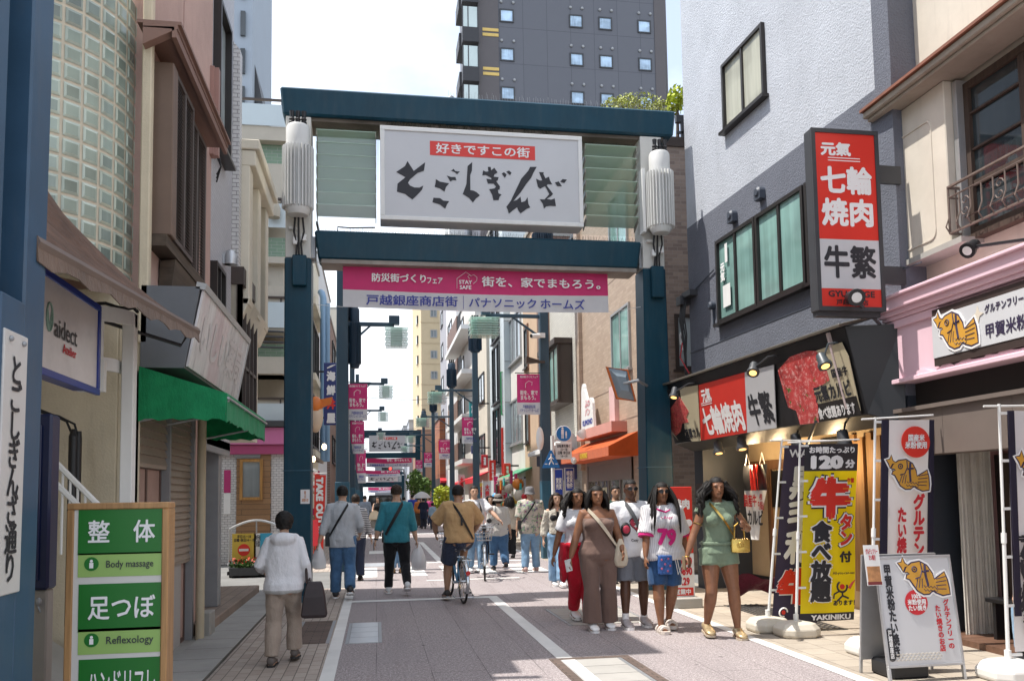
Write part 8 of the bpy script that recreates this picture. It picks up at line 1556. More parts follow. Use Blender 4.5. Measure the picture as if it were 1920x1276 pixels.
# 1 woman in white hoodie, walking away at left
l=ZG(531,1246); A=person('woman in white hooded jacket and beige trousers walking away along the brick pavement',l,1.47,math.pi,'f',1.0,SK['a'],dict(mat=hair_b,style='bob',seed=3),dict(mat=[wht,cloth('grey_rib',(.46,.46,.45))],e=.022,hem=.47,boxy=.118,flare=.03,sleeve=1.8,se=.012,hood=True,wr=.008,name='hooded_jacket',band=True),dict(mat=cloth('beige_twill',(.37,.30,.245),.1,bump=.4),len=1.93,r=(.060,.055,.048,.052),e=.012),dict(mat=paint('taupe_shoe',(.12,.10,.09),.6),sm=sol),legs=((.02,.03,0),(-.01,-.12,.02)),arms=((.14,-.13,.60),(-.155,-.05,.52)),lean=.06,headpitch=.12)
J=A.J[1]
tb_=thing('tote_bag','dark brown tote bag hanging from the shoulder of woman in white hoodie','bag',J['el']+V((.06,0,-.4))); c=J['sh'].lerp(J['el'],.9)+V((.09,.0,-.28))
part(tb_,'bag_body',paint('bag_brown',(.028,.017,.018),.45,.2,8),lambda mb: mb.rings([[c+V((x*w,y*d+.0,z)) for x,y in ((-1,-1),(1,-1),(1,1),(-1,1))] for z,w,d in ((-.25,.10,.05),(-.23,.125,.06),(-.05,.105,.045),(.03,.09,.03),(.10,.07,.012))]),smooth=False,bevel=.012); part(tb_,'strap',MATS['bag_brown'],lambda mb: mb.tube([c+V((-.07,-.03,.10)),c+V((-.08,-.03,.30)),J['sh']+V((-.02,-.02,.05)),J['sh']+V((-.02,.04,.04)),c+V((-.06,.05,.30)),c+V((-.05,.03,.10))],.013,6),smooth=True)
# 2 man in grey shirt and jeans
shm=cloth('pale_grey_shirt',(.46,.48,.50),.08); l=ZG(642,1122); A=person('man in pale grey shirt and blue jeans walking away with plastic bag',l,1.79,math.pi,'m',1.02,SK['a'],dict(mat=hair_b,style='short',seed=4),dict(mat=shm,e=.03,hem=.455,boxy=.118,sleeve=1.55,se=.016,collar=True,wr=.012),dict(mat=den,len=1.95,r=(.064,.060,.050,.046)),dict(mat=paint('black_shoe',(.025,.025,.027),.5),sm=whs),legs=((.01,-.08,0),(-.02,.14,.055)),arms=((.20,.06,.50),(-.15,-.12,.56)),lean=.02)
def sling(P,label,sx,hx,mat,bagsize,front_too=True,w=.016,name='shoulder_bag',bagx=None,back=False,bz=.50,by=0,bm=None,bagshape='box'):
    bx=(bagx if bagx is not None else hx)*P.H; e=.05; t=thing(name,label,'bag',P.W(V((bx,by,bz*P.H)))); st=[]
    fa=P_S(P,sx,hx,e,True,z1=bz+.03); ba=P_S(P,sx,hx,e,False,z1=bz+.03); path=list(reversed(ba))+[P.W(P.tc(.85)+V((sx*P.H,0,.0)))]+fa
    if bagsize:
        c=P.W(V((bx+math.copysign(.02,bx),by,bz*P.H))); a,b_,h=bagsize; r0=P.W(V((1,0,0)))-P.W(V((0,0,0))); r1=P.W(V((0,1,0)))-P.W(V((0,0,0)))
        mb=MB()
        if bagshape=='sack': mb.rings([[c+r0*(a*w_*math.cos(x))+r1*(b_*w_*math.sin(x))+UP*(h*z) for x in [q*math.pi/6 for q in range(12)]] for z,w_ in ((-1,.3),(-.85,.8),(-.5,1),(0,.9),(.5,.6),(1,.22))])
        else: mb.rings([[c+r0*(a*w_*x)+r1*(b_*w_*y)+UP*(h*z) for x,y in ((-1,-.8),(-.8,-1),(.8,-1),(1,-.8),(1,.8),(.8,1),(-.8,1),(-1,.8))] for z,w_ in ((-1,.85),(-.9,1),(.8,1),(1,.85))])
        mb.build('bag_body',bm or mat,t,True)
    ribbon(P,path,w,mat,t); return t
sling(A,'dark bag on a black strap across the back of the man in grey shirt',.04,-.10,STR,(.05,.10,.11),bz=.53,by=-.03,w=.018) if False else sling(A,'dark bag on a black strap across the back of the man in grey shirt',-.05,.11,STR,(.05,.10,.11),bz=.53,by=-.02,w=.018)
pbm=clear('white_plastic',(.80,.80,.80),.35,.75)
def plastic_bag(label,c,s=1.0,tint=None):
    c=V(c); t=thing('plastic_bag',label,'bag',c+V((0,0,-.38*s))); rn=random.Random(5)
    part(t,'film',pbm,lambda mb: mb.rings([[c+V((.12*s*w*math.cos(a)*(1+.1*math.sin(3*a+z*9)),.085*s*w*math.sin(a)*(1+.1*math.cos(4*a)),z*s)) for a in [q*math.pi/8 for q in range(16)]] for z,w in ((-.42,.55),(-.40,.9),(-.30,1.02),(-.2,.92),(-.10,.6),(-.03,.25),(.02,.12))]),smooth=True)
    if tint: part(t,'contents',tint,lambda mb: mb.ell(c+V((0,0,-.34*s)),(.095*s,.065*s,.055*s)),smooth=True)
plastic_bag('white plastic bag carried low by man in grey shirt',A.J[0]['hand']+V((.03,0,.05)),.9)
# 3 striped shirt
stm=NT('striped_jersey'); w_=stm.n('ShaderNodeTexWave',i_Scale=9.0,i_Distortion=.4,wave_type='BANDS',bands_direction='Z'); stm.l(stm.pos(),w_.inputs[0]); stm.col(stm.ramp(w_.outputs['Fac'],(.55,(.60,.60,.60)),(.6,(.03,.035,.05)))); stm=stm.done(.8)
l=ZG(667,1088); A=person('person in navy striped top walking just ahead of the grey shirt man',l,1.66,math.pi,'f',1.05,SK['a'],dict(mat=hair_d,style='short',seed=5),dict(mat=stm,e=.025,hem=.49,boxy=.11,sleeve=1.75,se=.014,wr=.008),dict(mat=cloth('navy_cloth',(.03,.04,.075)),len=1.93,r=(.062,.058,.048,.044)),dict(mat=blk,sm=sol),arms=((.16,.02,.48),(-.18,-.02,.48)),vox=.011)
# 4 teal shirt
tl=cloth('teal_cotton',(.035,.20,.25),.12); l=ZG(744,1114); A=person('man in teal long sleeve shirt and black trousers walking away in mid road',l,1.80,math.pi,'m',1.06,SK['a'],dict(mat=hair_d,style='short',seed=6,th=1.05),dict(mat=tl,e=.028,hem=.475,boxy=.122,sleeve=1.40,se=.016,cuff=1.1,wr=.012),dict(mat=blk,len=1.96,r=(.062,.054,.042,.034)),dict(mat=paint('white_trainer',(.66,.66,.65),.5),sm=whs),legs=((.02,-.10,0),(-.04,.16,.06)),arms=((.19,.02,.495),(-.185,.0,.47)),lean=-.02)
sling(A,'dark strap with pale buckle slung across the back of teal shirt',-.055,.10,STR,(.04,.07,.08),w=.026,bz=.52,by=-.06)
wt_=thing('wristwatch','black watch on the wrist of the man in teal','watch',A.J[0]['wr']); part(wt_,'band',STR,lambda mb: mb.cyl(A.J[0]['wr']-A.J[0]['d']*.035,A.J[0]['wr']-A.J[0]['d']*.01,.035,n=14))
plastic_bag('translucent plastic shopping bag in the right hand of the man in teal',A.J[1]['hand']+V((.02,0,.03)),1.05,paint('red_packet',(.35,.06,.06),.4))
ph=thing('phone','dark phone held low by the man in teal','phone',A.J[0]['hand']); part(ph,'body',M['black'],lambda mb: mb.box(A.J[0]['hand']+V((-.012,-.04,-.07)),A.J[0]['hand']+V((.0,.03,.06))),bevel=.004)
l=ZG(745,1074); A=person('walker in yellow top and pale jeans hidden ahead of the teal shirt man',l,1.62,math.pi,'f',1,SK['a'],dict(mat=hair_d,style='bob',seed=7),dict(mat=cloth('straw_yellow',(.50,.40,.16)),hem=.47,sleeve=1.4,boxy=.11),dict(mat=denl,len=1.9),dict(mat=paint('tan_boot',(.30,.19,.09),.6),sm=sol),vox=.013)
# ---- bicycles
def bicycle(name_label,base,rot,frame_c,basket=True,rack=True):
    t=thing('bicycle',name_label,'bicycle',(base[0],base[1],0)); cr,sr=math.cos(rot),math.sin(rot); W0=V((base[0],base[1],0))
    B=lambda x,y,z: W0+V((x*cr-y*sr,x*sr+y*cr,z))       # forward is -y, origin under the rear wheel
    chrome=paint('bike_chrome',(.55,.56,.57),.2,.05,6,metal=.9); fm=frame_c; r=.33
    ax=(B(1,0,0)-B(0,0,0))
    for nm,y in (('rear_wheel',0),('front_wheel',-1.08)):
        w=part(t,nm,M['rubber'],lambda mb: mb.torus(B(0,y,r),ax,r-.018,.018,40,8),smooth=True); part(w,'rim',chrome,lambda mb:(mb.torus(B(0,y,r),ax,r-.043,.009,40,6),mb.cyl(B(-.05,y,r),B(.05,y,r),.022)),smooth=True)
        part(w,'spokes',chrome,lambda mb:[mb.tube([B((-1)**k*.025,y,r),B(0,y+(r-.045)*math.cos(2*math.pi*k/28),r+(r-.045)*math.sin(2*math.pi*k/28))],.0018,3) for k in range(28)])
        part(t,'mudguard',chrome,lambda mb: mb.rings([[B(dx,y+(r+.02+dr)*math.cos(a),r+(r+.02+dr)*math.sin(a)) for dx,dr in ((-.028,-.012),(-.015,.004),(.015,.004),(.028,-.012),(.014,-.0),(-.014,-.0))] for a in [R((-25 if y==0 else 35)+ (170 if y==0 else 150)*k/14) for k in range(15)]]),smooth=True)
    part(t,'frame',fm,lambda mb:(mb.tube([B(0,-.42,.28),B(0,-.30,.78)],.018,8),mb.tube([B(0,-.42,.28),B(0,-.62,.42),B(0,-.86,.80)],.020,8),mb.tube([B(0,-.88,.74),B(0,-.84,.92)],.022,8),[mb.tube([B(s*.05,0,r),B(s*.04,-.2,.55),B(s*.01,-.32,.70)],.009,6) for s in (-1,1)],[mb.tube([B(s*.05,0,r),B(s*.03,-.42,.28)],.010,6) for s in (-1,1)],[mb.tube([B(0,-.88,.74),B(s*.055,-.92,.66),B(s*.055,-1.08,r)],.012,6) for s in (-1,1)]),smooth=True)
    hb=part(t,'handlebar',chrome,lambda mb:(mb.tube([B(0,-.84,.92),B(0,-.84,1.04)],.014,8),mb.tube([B(-.28,-.58,1.04),B(-.26,-.74,1.06),B(-.1,-.84,1.04),B(.1,-.84,1.04),B(.26,-.74,1.06),B(.28,-.58,1.04)],.011,8)),smooth=True); part(hb,'grip',M['black'],lambda mb:[mb.cyl(B(s*.282,-.55,1.04),B(s*.275,-.67,1.05),.017) for s in (-1,1)],smooth=True); part(hb,'brake_cable',M['wirem'],lambda mb:[mb.tube([B(s*.26,-.72,1.07),B(s*.15,-.95,1.02),B(0,-.93,.8)],.004,4) for s in (-1,1)])
    sd=part(t,'saddle',paint('saddle_brown',(.07,.03,.022),.4),lambda mb: mb.rings([[B(w*math.cos(a),y,.86+h+.035*math.sin(a)) for a in [q*math.pi/5 for q in range(10)]] for y,w,h in ((-.14,.09,.0),(-.18,.12,.01),(-.27,.105,.01),(-.36,.045,.0),(-.43,.03,-.01))]),smooth=True); part(sd,'spring',chrome,lambda mb:([mb.tube([B(s*.07+.02*math.cos(k),-.20+.02*math.sin(k),.76+.0045*k) for k in range(18)],.005,4) for s in (-1,1)],mb.cyl(B(0,-.30,.70),B(0,-.295,.86),.013)))
    if rack: rk=part(t,'rear_rack',chrome,lambda mb:(mb.tube([B(-.07,.30,.66),B(.07,.30,.66),B(.06,-.18,.68),B(-.06,-.18,.68)],.007,5,closed=True),[mb.tube([B(s*.065,.2,.66),B(s*.055,0,r)],.006,5) for s in (-1,1)],[mb.tube([B(x,.29,.665),B(x,-.18,.68)],.005,4) for x in (-.03,0,.03)],mb.tube([B(-.15,-.0,.12),B(-.14,.10,.10),B(.14,.10,.10),B(.15,0,.12)],.009,6),[mb.tube([B(s*.055,0,r),B(s*.14,.05,.10)],.007,5) for s in (-1,1)]),smooth=True); part(t,'rear_reflector',paint('reflector_red',(.6,.02,.02),.2),lambda mb: mb.lathe(B(0,.36,.48),[(.035,0),(.03,.02)],B(0,1,0)-B(0,0,0),14))
    pd=part(t,'crank',chrome,lambda mb:(mb.cyl(B(-.07,-.42,.28),B(.07,-.42,.28),.02),mb.lathe(B(-.05,-.42,.28),[(.09,0),(.09,.006)],ax,20),mb.tube([B(.08,-.42,.28),B(.09,-.42,.45)],.009,5),mb.tube([B(-.08,-.42,.28),B(-.09,-.42,.11)],.009,5))); part(pd,'pedal',M['black'],lambda mb:[mb.hexa([B(s*.10+dx,-.42+dy,z+dz) for dz in (0,.025) for dx,dy in ((-.0,-.05),(s*.10,-.05),(s*.10,.05),(0,.05))]) for s,z in ((1,.44),(-1,.10))])
    if basket: part(t,'basket',chrome,lambda mb:([mb.tube([B(-x,-.93-y,z),B(x,-.93-y,z),B(x,-1.18-y*.5,z),B(-x,-1.18-y*.5,z)],.006,4,closed=True) for x,y,z in ((.13,.0,.76),(.15,.0,.83),(.165,.0,.90),(.18,0,1.0))],[mb.tube([B(x*.8,-.93,.76),B(x,-.93,1.0)],.004,4) for x in (-.16,-.1,-.04,.04,.1,.16)],[mb.tube([B(x*.8,-1.18,.76),B(x,-1.18,1.0)],.004,4) for x in (-.16,-.1,-.04,.04,.1,.16)]))
    part(t,'head_lamp',M['black'],lambda mb:(mb.lathe(B(0,-1.0,.98),[(.05,0),(.055,.03),(.03,.08)],B(0,1,0)-B(0,0,0),12),mb.ell(B(.1,-.86,1.12),(.05,.03,.05))),smooth=True); return t,B
l=ZG(869,1131); bk,B=bicycle('silver and blue city bicycle ridden by man in tan shirt',l,math.pi+.10,paint('bike_blue',(.10,.30,.52),.35,.05,3,metal=.3))
# 5 the rider
sb_=B(0,-.26,0); A=person('man in tan shirt and shorts riding a bicycle away from camera',(sb_.x,sb_.y,0),1.74,math.pi+.10,'m',1.16,SK['b'],dict(mat=hair_b,style='short',seed=8,th=1.06),dict(mat=cloth('tan_tee',(.47,.30,.145),.08),e=.034,hem=.50,boxy=.135,sleeve=.95,se=.028,wr=.012),dict(mat=cloth('navy_print_shorts',(.035,.045,.075),.5,scale=60),len=.92,r=(.066,.064,.056),e=.018,waist=.57),dict(mat=paint('dark_trainer',(.03,.028,.028),.6),sm=M['grey']),legs=((.045,-.10,.028),(.0,-.14,.22)),arms=((.175,-.20,.575,.9,.4,0),(-.175,-.20,.575,-.9,.4,0)),lean=.10,hipz=.545,knee=((.25,-1,.1),(-.2,-1,.3)))
sling(A,'black cross body strap and hanging tag on the back of tan shirt rider',.06,-.11,STR,None,w=.018); ribbon(A,[A.surf(.0*1.7,.74,.055,True),A.surf(-.005,.70,.06,True),A.surf(-.005,.65,.06,True)],.016,STR,A.t,'strap_tail')
# 6 man with backpack pushing a bicycle towards us
l=ZG(906,1088); bk2,B2=bicycle('dark blue bicycle pushed towards the camera by man in white tee',(l[0]+.16,l[1]+1.07),-.12,paint('bike_navy',(.02,.05,.10),.35,.05,3,metal=.3),rack=False)
l=ZG(891,1074); A=person('man in white tee with black backpack pushing a bicycle towards us',l,1.80,0,'m',1.03,SK['a'],dict(mat=hair_b,style='short',seed=9),dict(mat=wht,e=.025,hem=.48,boxy=.115,sleeve=.8,se=.02),dict(mat=denl,len=1.93,r=(.062,.056,.048,.044)),dict(mat=whs,sm=whs),arms=((.27,-.20,.60),(.04,-.20,.585)),legs=((.02,-.06,0),(0,.08,.02)),vox=.01)
bp_=thing('backpack','black backpack with shoulder straps worn over white tee by the bicycle pusher','backpack',A.W(V((0,.2,1.1)))); part(bp_,'pack',blk,lambda mb: mb.rings([[A.W(V((x*.15*w,.13+.09*y*w,z))) for x,y in ((-1,-.6),(-.7,-1),(.7,-1),(1,-.6),(1,.6),(.7,1),(-.7,1),(-1,.6))] for z,w in ((.93,.7),(.97,1),(1.35,1),(1.45,.8))]),smooth=True)
for s in (-1,1): ribbon(A,[A.surf(s*.115,.60,.04),A.surf(s*.12,.68,.045),A.surf(s*.115,.76,.05),A.surf(s*.10,.81,.05),A.W(A.tc(.85)+V((s*.09,.02,.0)))],.025,STR,bp_)
sling(A,'white canvas shoulder bag by the bicycle handlebar','' or .05,.15,whs,(.11,.07,.13),bz=.52,by=-.1,bagshape='sack',w=.02)
# 7 woman with hat
l=ZG(936,1070); A=person('woman in cream top and wide brimmed hat walking away near the crossing',l,1.62,math.pi,'f',1.08,SK['a'],None,dict(mat=cloth('cream_knit',(.58,.56,.52),.06),e=.028,hem=.46,boxy=.12,sleeve=1.2,se=.02),dict(mat=den,len=1.88,r=(.066,.062,.054,.044)),dict(mat=paint('black_boot',(.02,.02,.022),.6),sm=whs),legs=((.01,-.06,0),(-.02,.13,.04)),vox=.011)
def hat(P,label,mat,bw=1.75,ch=1.0,drop=.30):
    t=thing('hat',label,'hat',P.Hd(0,0,P.hh*.3)); part(t,'crown',mat,lambda mb: mb.rings([[P.Hd(P.hw*1.2*w*math.cos(a),P.hd*(1.15*w*math.sin(a)+.04),P.hh*z) for a in [q*math.pi/10 for q in range(20)]] for z,w in ((.18,1.05),(.5,1.02),(.85,.95),(1.05,.8),(1.14,.4))]),smooth=True); part(t,'brim',mat,lambda mb: mb.rings([[P.Hd(P.hw*1.2*w*math.cos(a),P.hd*(1.15*w*math.sin(a)+.04),P.hh*(z+.05*math.sin(3*a))) for a in [q*math.pi/12 for q in range(24)]] for z,w in ((.24,1.0),(.24-drop,bw*.8),(.20-drop*1.3,bw*.86),(.19,1.02))],cap=False),smooth=True)
hat(A,'grey brown bucket hat on the woman in cream top',cloth('hat_taupe',(.24,.215,.19),.12),1.7,1,.35); make_hair(A,hair_d,'bob',seed=4,th=.98)
sling(A,'white handbag on grey strap at the left side of woman in hat',.05,.14,paint('grey_strap',(.20,.20,.20),.6),(.13,.08,.15),bz=.54,by=-.02,bm=whs,bagshape='sack',w=.02)
# 8 floral shirt man
fl_=NT('floral_print'); nz=fl_.n('ShaderNodeTexVoronoi',i_Scale=15); fl_.l(fl_.pos(),nz.inputs['Vector']); n2=fl_.noise(11,4,.7); c=fl_.mix(fl_.ramp(n2,(.50,(0,)*3),(.56,(1,)*3)),(.52,.47,.40),fl_.ramp(nz.outputs['Distance'],(.1,(.30,.07,.12)),(.35,(.14,.12,.22)),(.5,(.22,.30,.20)))); fl_.col(c); fl_=fl_.done(.85)
l=ZG(996,1072); A=person('man in floral shirt and grey bucket hat standing with back to us',l,1.76,math.pi,'m',1.14,SK['a'],None,dict(mat=fl_,e=.035,hem=.455,boxy=.135,sleeve=.95,se=.024),dict(mat=denl,len=1.95,r=(.058,.050,.042,.040)),dict(mat=paint('pinkish_trainer',(.55,.36,.32),.5),sm=whs),legs=((.02,.02,0),(-.02,-.05,0)),vox=.010)
hat(A,'grey bucket hat worn by the man in floral shirt',cloth('hat_grey',(.20,.20,.205),.1),1.45,1,.35); make_hair(A,hair_d,'short',seed=5,th=.97); sling(A,'black strap over the floral shirt',-.05,.12,STR,(.05,.1,.09),bz=.56,w=.016)
# 9 cardigan woman
l=ZG(1046,1098); A=person('woman in cream crochet cardigan and pale jeans facing us with a drink',l,1.63,0,'f',1.0,SK['a'],dict(mat=hair_d,style='long',ln=.80,n=40,seed=2),dict(mat=blk,e=.012,hem=.55,sleeve=0,neck=.80,name='black_top'),dict(mat=denl,len=1.93,r=(.060,.060,.058,.060)),dict(mat=whs,sm=whs),arms=((.10,-.16,.66),(-.15,.0,.50)),legs=((-.035,-.12,0),(.02,.04,.0)),vox=.010)
m=MB(); 
for sgn in (-1,1): m.rings([[A.surf(sgn*(.03+.135*k)*.9,z,.035 if k<1 else .03) for k in (0,.35,.7,1)]+[A.surf(sgn*(.03+.135*k)*.9,z,.035,True) for k in (1,.6,.2,0)] for z in (.56,.62,.68,.74,.80,.83)])
for i in (0,1): j=A.J[i]; m.tube([j['sh'],j['sh'].lerp(j['el'],.5),j['el'],j['el'].lerp(j['wr'],.75)],[.075,.068,.062,.058],12)
remesh(m,.013,'cardigan',cloth('cream_crochet',(.55,.51,.43),.3,bump=.9,scale=60),A.t,2,.010,30,2)
dr=thing('drink_cup','plastic cup of amber drink held by the woman in cardigan','cup',A.J[0]['hand']); h_=A.J[0]['hand']; part(dr,'cup',clear('cup_plastic',(.9,.85,.7),.05,.5),lambda mb: mb.lathe(h_+V((0,-.03,-.06)),[(.028,0),(.036,.11)],UP,12),smooth=True); part(dr,'straw',STR,lambda mb: mb.tube([h_+V((0,-.03,0)),h_+V((.01,-.02,.15))],.004,4))
# 10 red trousers
redc=cloth('red_fleece',(.52,.012,.03),.1); l=ZG(1086,1163); A=person('woman in white tee and red trousers with red jacket tied at waist',l,1.67,.05,'f',1.12,SK['e'],dict(mat=hair_b,style='curly',ln=.74,n=70,seed=12),dict(mat=wht,e=.016,hem=.555,sleeve=.75,se=.016),dict(mat=redc,len=1.92,r=(.064,.058,.046,.036)),dict(mat=whs,sm=whs),arms=((.16,.0,.48),(-.19,.02,.48)),legs=((.0,-.06,0),(.03,.06,.02)))
m=MB(); m.tube([A.W(A.tc(.575)+V(((A.tw(.575)+.03)*math.cos(a),(A.td(.575)+.03)*math.sin(a),0))) for a in [2*math.pi*q/20 for q in range(20)]],.035,8,closed=True); m.rings([[A.W(A.tc(.57)+V((-A.tw(.53)*1.02+.05*math.cos(a)*w,-.02+.11*math.sin(a)*w,z))) for a in [q*math.pi/6 for q in range(12)]] for z,w in ((.02,.7),(-.12,1.0),(-.28,1.1),(-.40,.9),(-.46,.4))]); tj=remesh(m,.013,'tied_jacket',redc,A.t,2,.014,12,3)
# 11 brown jumpsuit
jm=cloth('taupe_jersey',(.165,.105,.085),.08,bump=.2,scale=4); l=ZG(1124,1178); A=person('woman in strapless brown jumpsuit with cream sling bag walking towards us',l,1.69,-.05,'f',1.27,SK['e'],dict(mat=hair_b,style='long',ln=.83,n=46,seed=13),dict(mat=jm,e=.010,hem=.50,neck=.778,strapless=True,sleeve=0,wr=.006,name='jumpsuit_top'),dict(mat=jm,len=1.97,r=(.058,.053,.043,.056),e=.010,waist=.62,wr=.007,name='jumpsuit_trousers'),dict(mat=whs,sm=whs),arms=((.155,-.10,.545),(-.205,-.02,.485)),legs=((.02,.03,0),(-.01,-.06,0)),vox=.0075)
crm=cloth('cream_canvas',(.60,.52,.40),.08); sling(A,'cream crescent sling bag on the hip of woman in brown jumpsuit',-.07,.14,crm,(.09,.07,.17),bz=.53,by=-.10,bagshape='sack',w=.020)
ph=thing('phone','pale cased phone held low by woman in brown jumpsuit','phone',A.J[1]['hand']); h_=A.J[1]['hand']; part(ph,'case',paint('phone_case',(.55,.56,.54),.3,.3,40),lambda mb: mb.hexa([h_+V((x,y-.035,z)) for z0,z1 in ((0,0),) for x,y,z in ((-.035,0,-.08),(.04,0,-.06),(.04,.012,-.06),(-.035,.012,-.08),(-.06,-.01,.06),(.015,-.01,.08),(.015,.002,.08),(-.06,.002,.06))]),bevel=.003)
# 12 dark green tee
l=ZG(1158,1092); A=person('man in dark green tee and shorts partly hidden behind the group',l,1.74,0,'m',1.0,SK['b'],dict(mat=hair_b,style='short',seed=14),dict(mat=cloth('dark_green_tee',(.02,.055,.04)),e=.025,hem=.47,boxy=.115,sleeve=.8,se=.02),dict(mat=cloth('cream_shorts',(.50,.46,.40)),len=.95,r=(.064,.062,.058)),dict(mat=paint('grey_trainer',(.10,.10,.09),.6),sm=sol),vox=.011)
# 13 heart tee
l=ZG(1188,1172); A=person('man in white heart print tee and grey shorts wearing sunglasses',l,1.76,0,'m',1.06,SK['d'],dict(mat=hair_b,style='buzz',seed=15),dict(mat=wht,e=.028,hem=.475,boxy=.122,sleeve=.92,se=.028,wr=.010),dict(mat=cloth('grey_shorts',(.20,.21,.235),.08),len=.92,r=(.056,.056,.054),e=.012),dict(mat=paint('grey_red_trainer',(.42,.38,.38),.5,.3,20),sm=M['whiteink'],sole=.016),arms=((.20,.02,.47),(-.17,-.02,.47)),legs=((.025,.0,0),(-.025,-.07,0)))
class ChestFrame:
    def __init__(s,P,e,back=False): s.P,s.e,s.b=P,e,back
    def p(s,u,v,d=0): return s.P.surf(u,v,s.e+d,s.b)
CF=ChestFrame(A,.036); Hh=A.H
def heart(cx,cz,r): return [(cx+r*.062*(16*math.sin(t)**3),cz+r*.062*(13*math.cos(t)-5*math.cos(2*t)-2*math.cos(3*t)-math.cos(4*t))/Hh) for t in [2*math.pi*q/28 for q in range(28)]]
def chest_poly(P,CFx,poly,mat,name,d): mb=MB(); c=(sum(p[0] for p in poly)/len(poly),sum(p[1] for p in poly)/len(poly)); n=len(poly); mb.add([CFx.p(c[0],c[1],d)]+[CFx.p(*q,d) for q in [(c[0]+(x-c[0])*.5,c[1]+(y-c[1])*.5) for x,y in poly]]+[CFx.p(*q,d) for q in poly],[(0,1+i,1+(i+1)%n) for i in range(n)]+[(1+i,1+n+i,1+n+(i+1)%n,1+(i+1)%n) for i in range(n)]); return mb.build(name,mat,P.t)
chest_poly(A,CF,heart(.03,.70,.105),STR,'print_outline',.000); chest_poly(A,CF,heart(.03,.70,.092),paint('heart_red',(.45,.035,.07),.7),'heart_print',.004)
mb=MB()
for k in range(4):
    a=k*math.pi/2+.785; q=[(.03,.70)]+[(.03+r*math.cos(a+o_),.70+r*math.sin(a+o_)/Hh) for r,o_ in ((.055,-.35),(.042,0),(.055,.35))]; mb.add([CF.p(u,v,.008) for u,v in q],[(0,1,2,3)])
mb.build('cross_print',M['whiteink'],A.t)
put_text(MB(),'Cozy',CF,-.05,.04,.575,.60,.002,.02).build('lettering',STR,A.t)
sling(A,'grey cross body sling pouch over the heart print tee',-.05,.10,paint('slate_strap',(.09,.095,.10),.6),None,w=.024,bz=.50); pch=thing('chest_pouch','small red heart patterned pouch on the chest strap of man in white tee','pouch',A.surf(-.11,.66,.05)); c=A.surf(-.115,.665,.055); part(pch,'pouch',STR,lambda mb: mb.ell(c,(.062,.03,.085)),smooth=True); part(pch,'heart_patch',MATS['heart_red'],lambda mb: mb.ell(c+V((0,-.022,.0)),(.045,.016,.05)),smooth=True)
def sunglasses(P,label):
    t=thing('sunglasses',label,'sunglasses',P.Hd(0,-P.hd,P.hh*.1)); part(t,'lens',M['black'],lambda mb:[mb.rings([[P.Hd(s*P.hw*.46+P.hw*.38*w*math.cos(a),-P.hd*(1.02-.16*abs(math.cos(a)*(1 if s*math.cos(a)>0 else 0)))-d,P.hh*(.08+.20*w*math.sin(a))) for a in [q*math.pi/6 for q in range(12)]] for d,w in ((-.004,1),(.004,1))]) for s in (-1,1)]); part(t,'temple_arm',M['black'],lambda mb:[mb.tube([P.Hd(s*P.hw*.85,-P.hd*.86,P.hh*.12),P.Hd(s*P.hw*1.06,hd_*P.hd,P.hh*.1)],.0035,4) for s in (-1,1) for hd_ in (.1,)])
sunglasses(A,'dark sunglasses on the man in heart tee')
for i in (0,1): MB().tube([A.J[i]['ank']+V((0,0,.02)),A.J[i]['ank']+V((0,0,.09))],[.044,.042],12).build('sock',M['whiteink'],A.t,True)
# 14 number 79 jersey
js=NT('pinstripe_jersey'); tcn=js.n('ShaderNodeTexCoord'); w_=js.n('ShaderNodeTexWave',i_Scale=16.0,wave_type='BANDS',bands_direction='X'); js.l(tcn.outputs['Object'],w_.inputs[0]); js.col(js.ramp(w_.outputs['Fac'],(.80,(.66,.65,.66)),(.92,(.36,.34,.36)))); js=js.done(.8)
hot=cloth('hot_pink',(.55,.02,.17),.05); l=ZG(1247,1180); A=person('woman with long braids in pinstripe number 79 jersey and denim shorts',l,1.72,-.04,'f',1.16,SK['e'],dict(mat=hair_b,style='braids',ln=.66,n=120,seed=16),dict(mat=[js,hot],e=.034,hem=.475,boxy=.135,flare=.04,sleeve=.95,se=.034,wr=.010,name='jersey',paint=None),dict(mat=dend,len=.93,r=(.054,.055,.053),e=.010,wr=.012),dict(mat=paint('cream_sandal',(.60,.54,.48),.5),sm=MATS['cream_sandal'],bare=(-.085,-.045,.01),sole=.020),arms=((.19,.02,.47),(-.155,-.10,.475)),legs=((.0,.08,.015),(.0,-.08,0)))
for i in (0,1):
    j=A.J[i]; e_=j['sh'].lerp(j['el'],.95); d_=_n(j['el']-j['sh']); MB().tube([e_-d_*.02,e_+d_*.028],[.095,.097],14).build('sleeve_cuff',hot,A.t,True)
CF=ChestFrame(A,.062); put_text(MB(),'79',CF,-.115,.115,.575,.695,.006,.06,rot=-.05).build('jersey_number',hot,A.t); put_text(MB(),'Los Angeles',CF,-.12,.12,.752,.775,.004,.02).build('lettering',hot,A.t)
MB().tube([A.surf(x*.075*1.7,.83-.03*(1-abs(x)),.035) for x in (-1,-.5,0,.5,1)],.012,6).build('collar_trim',hot,A.t,True)
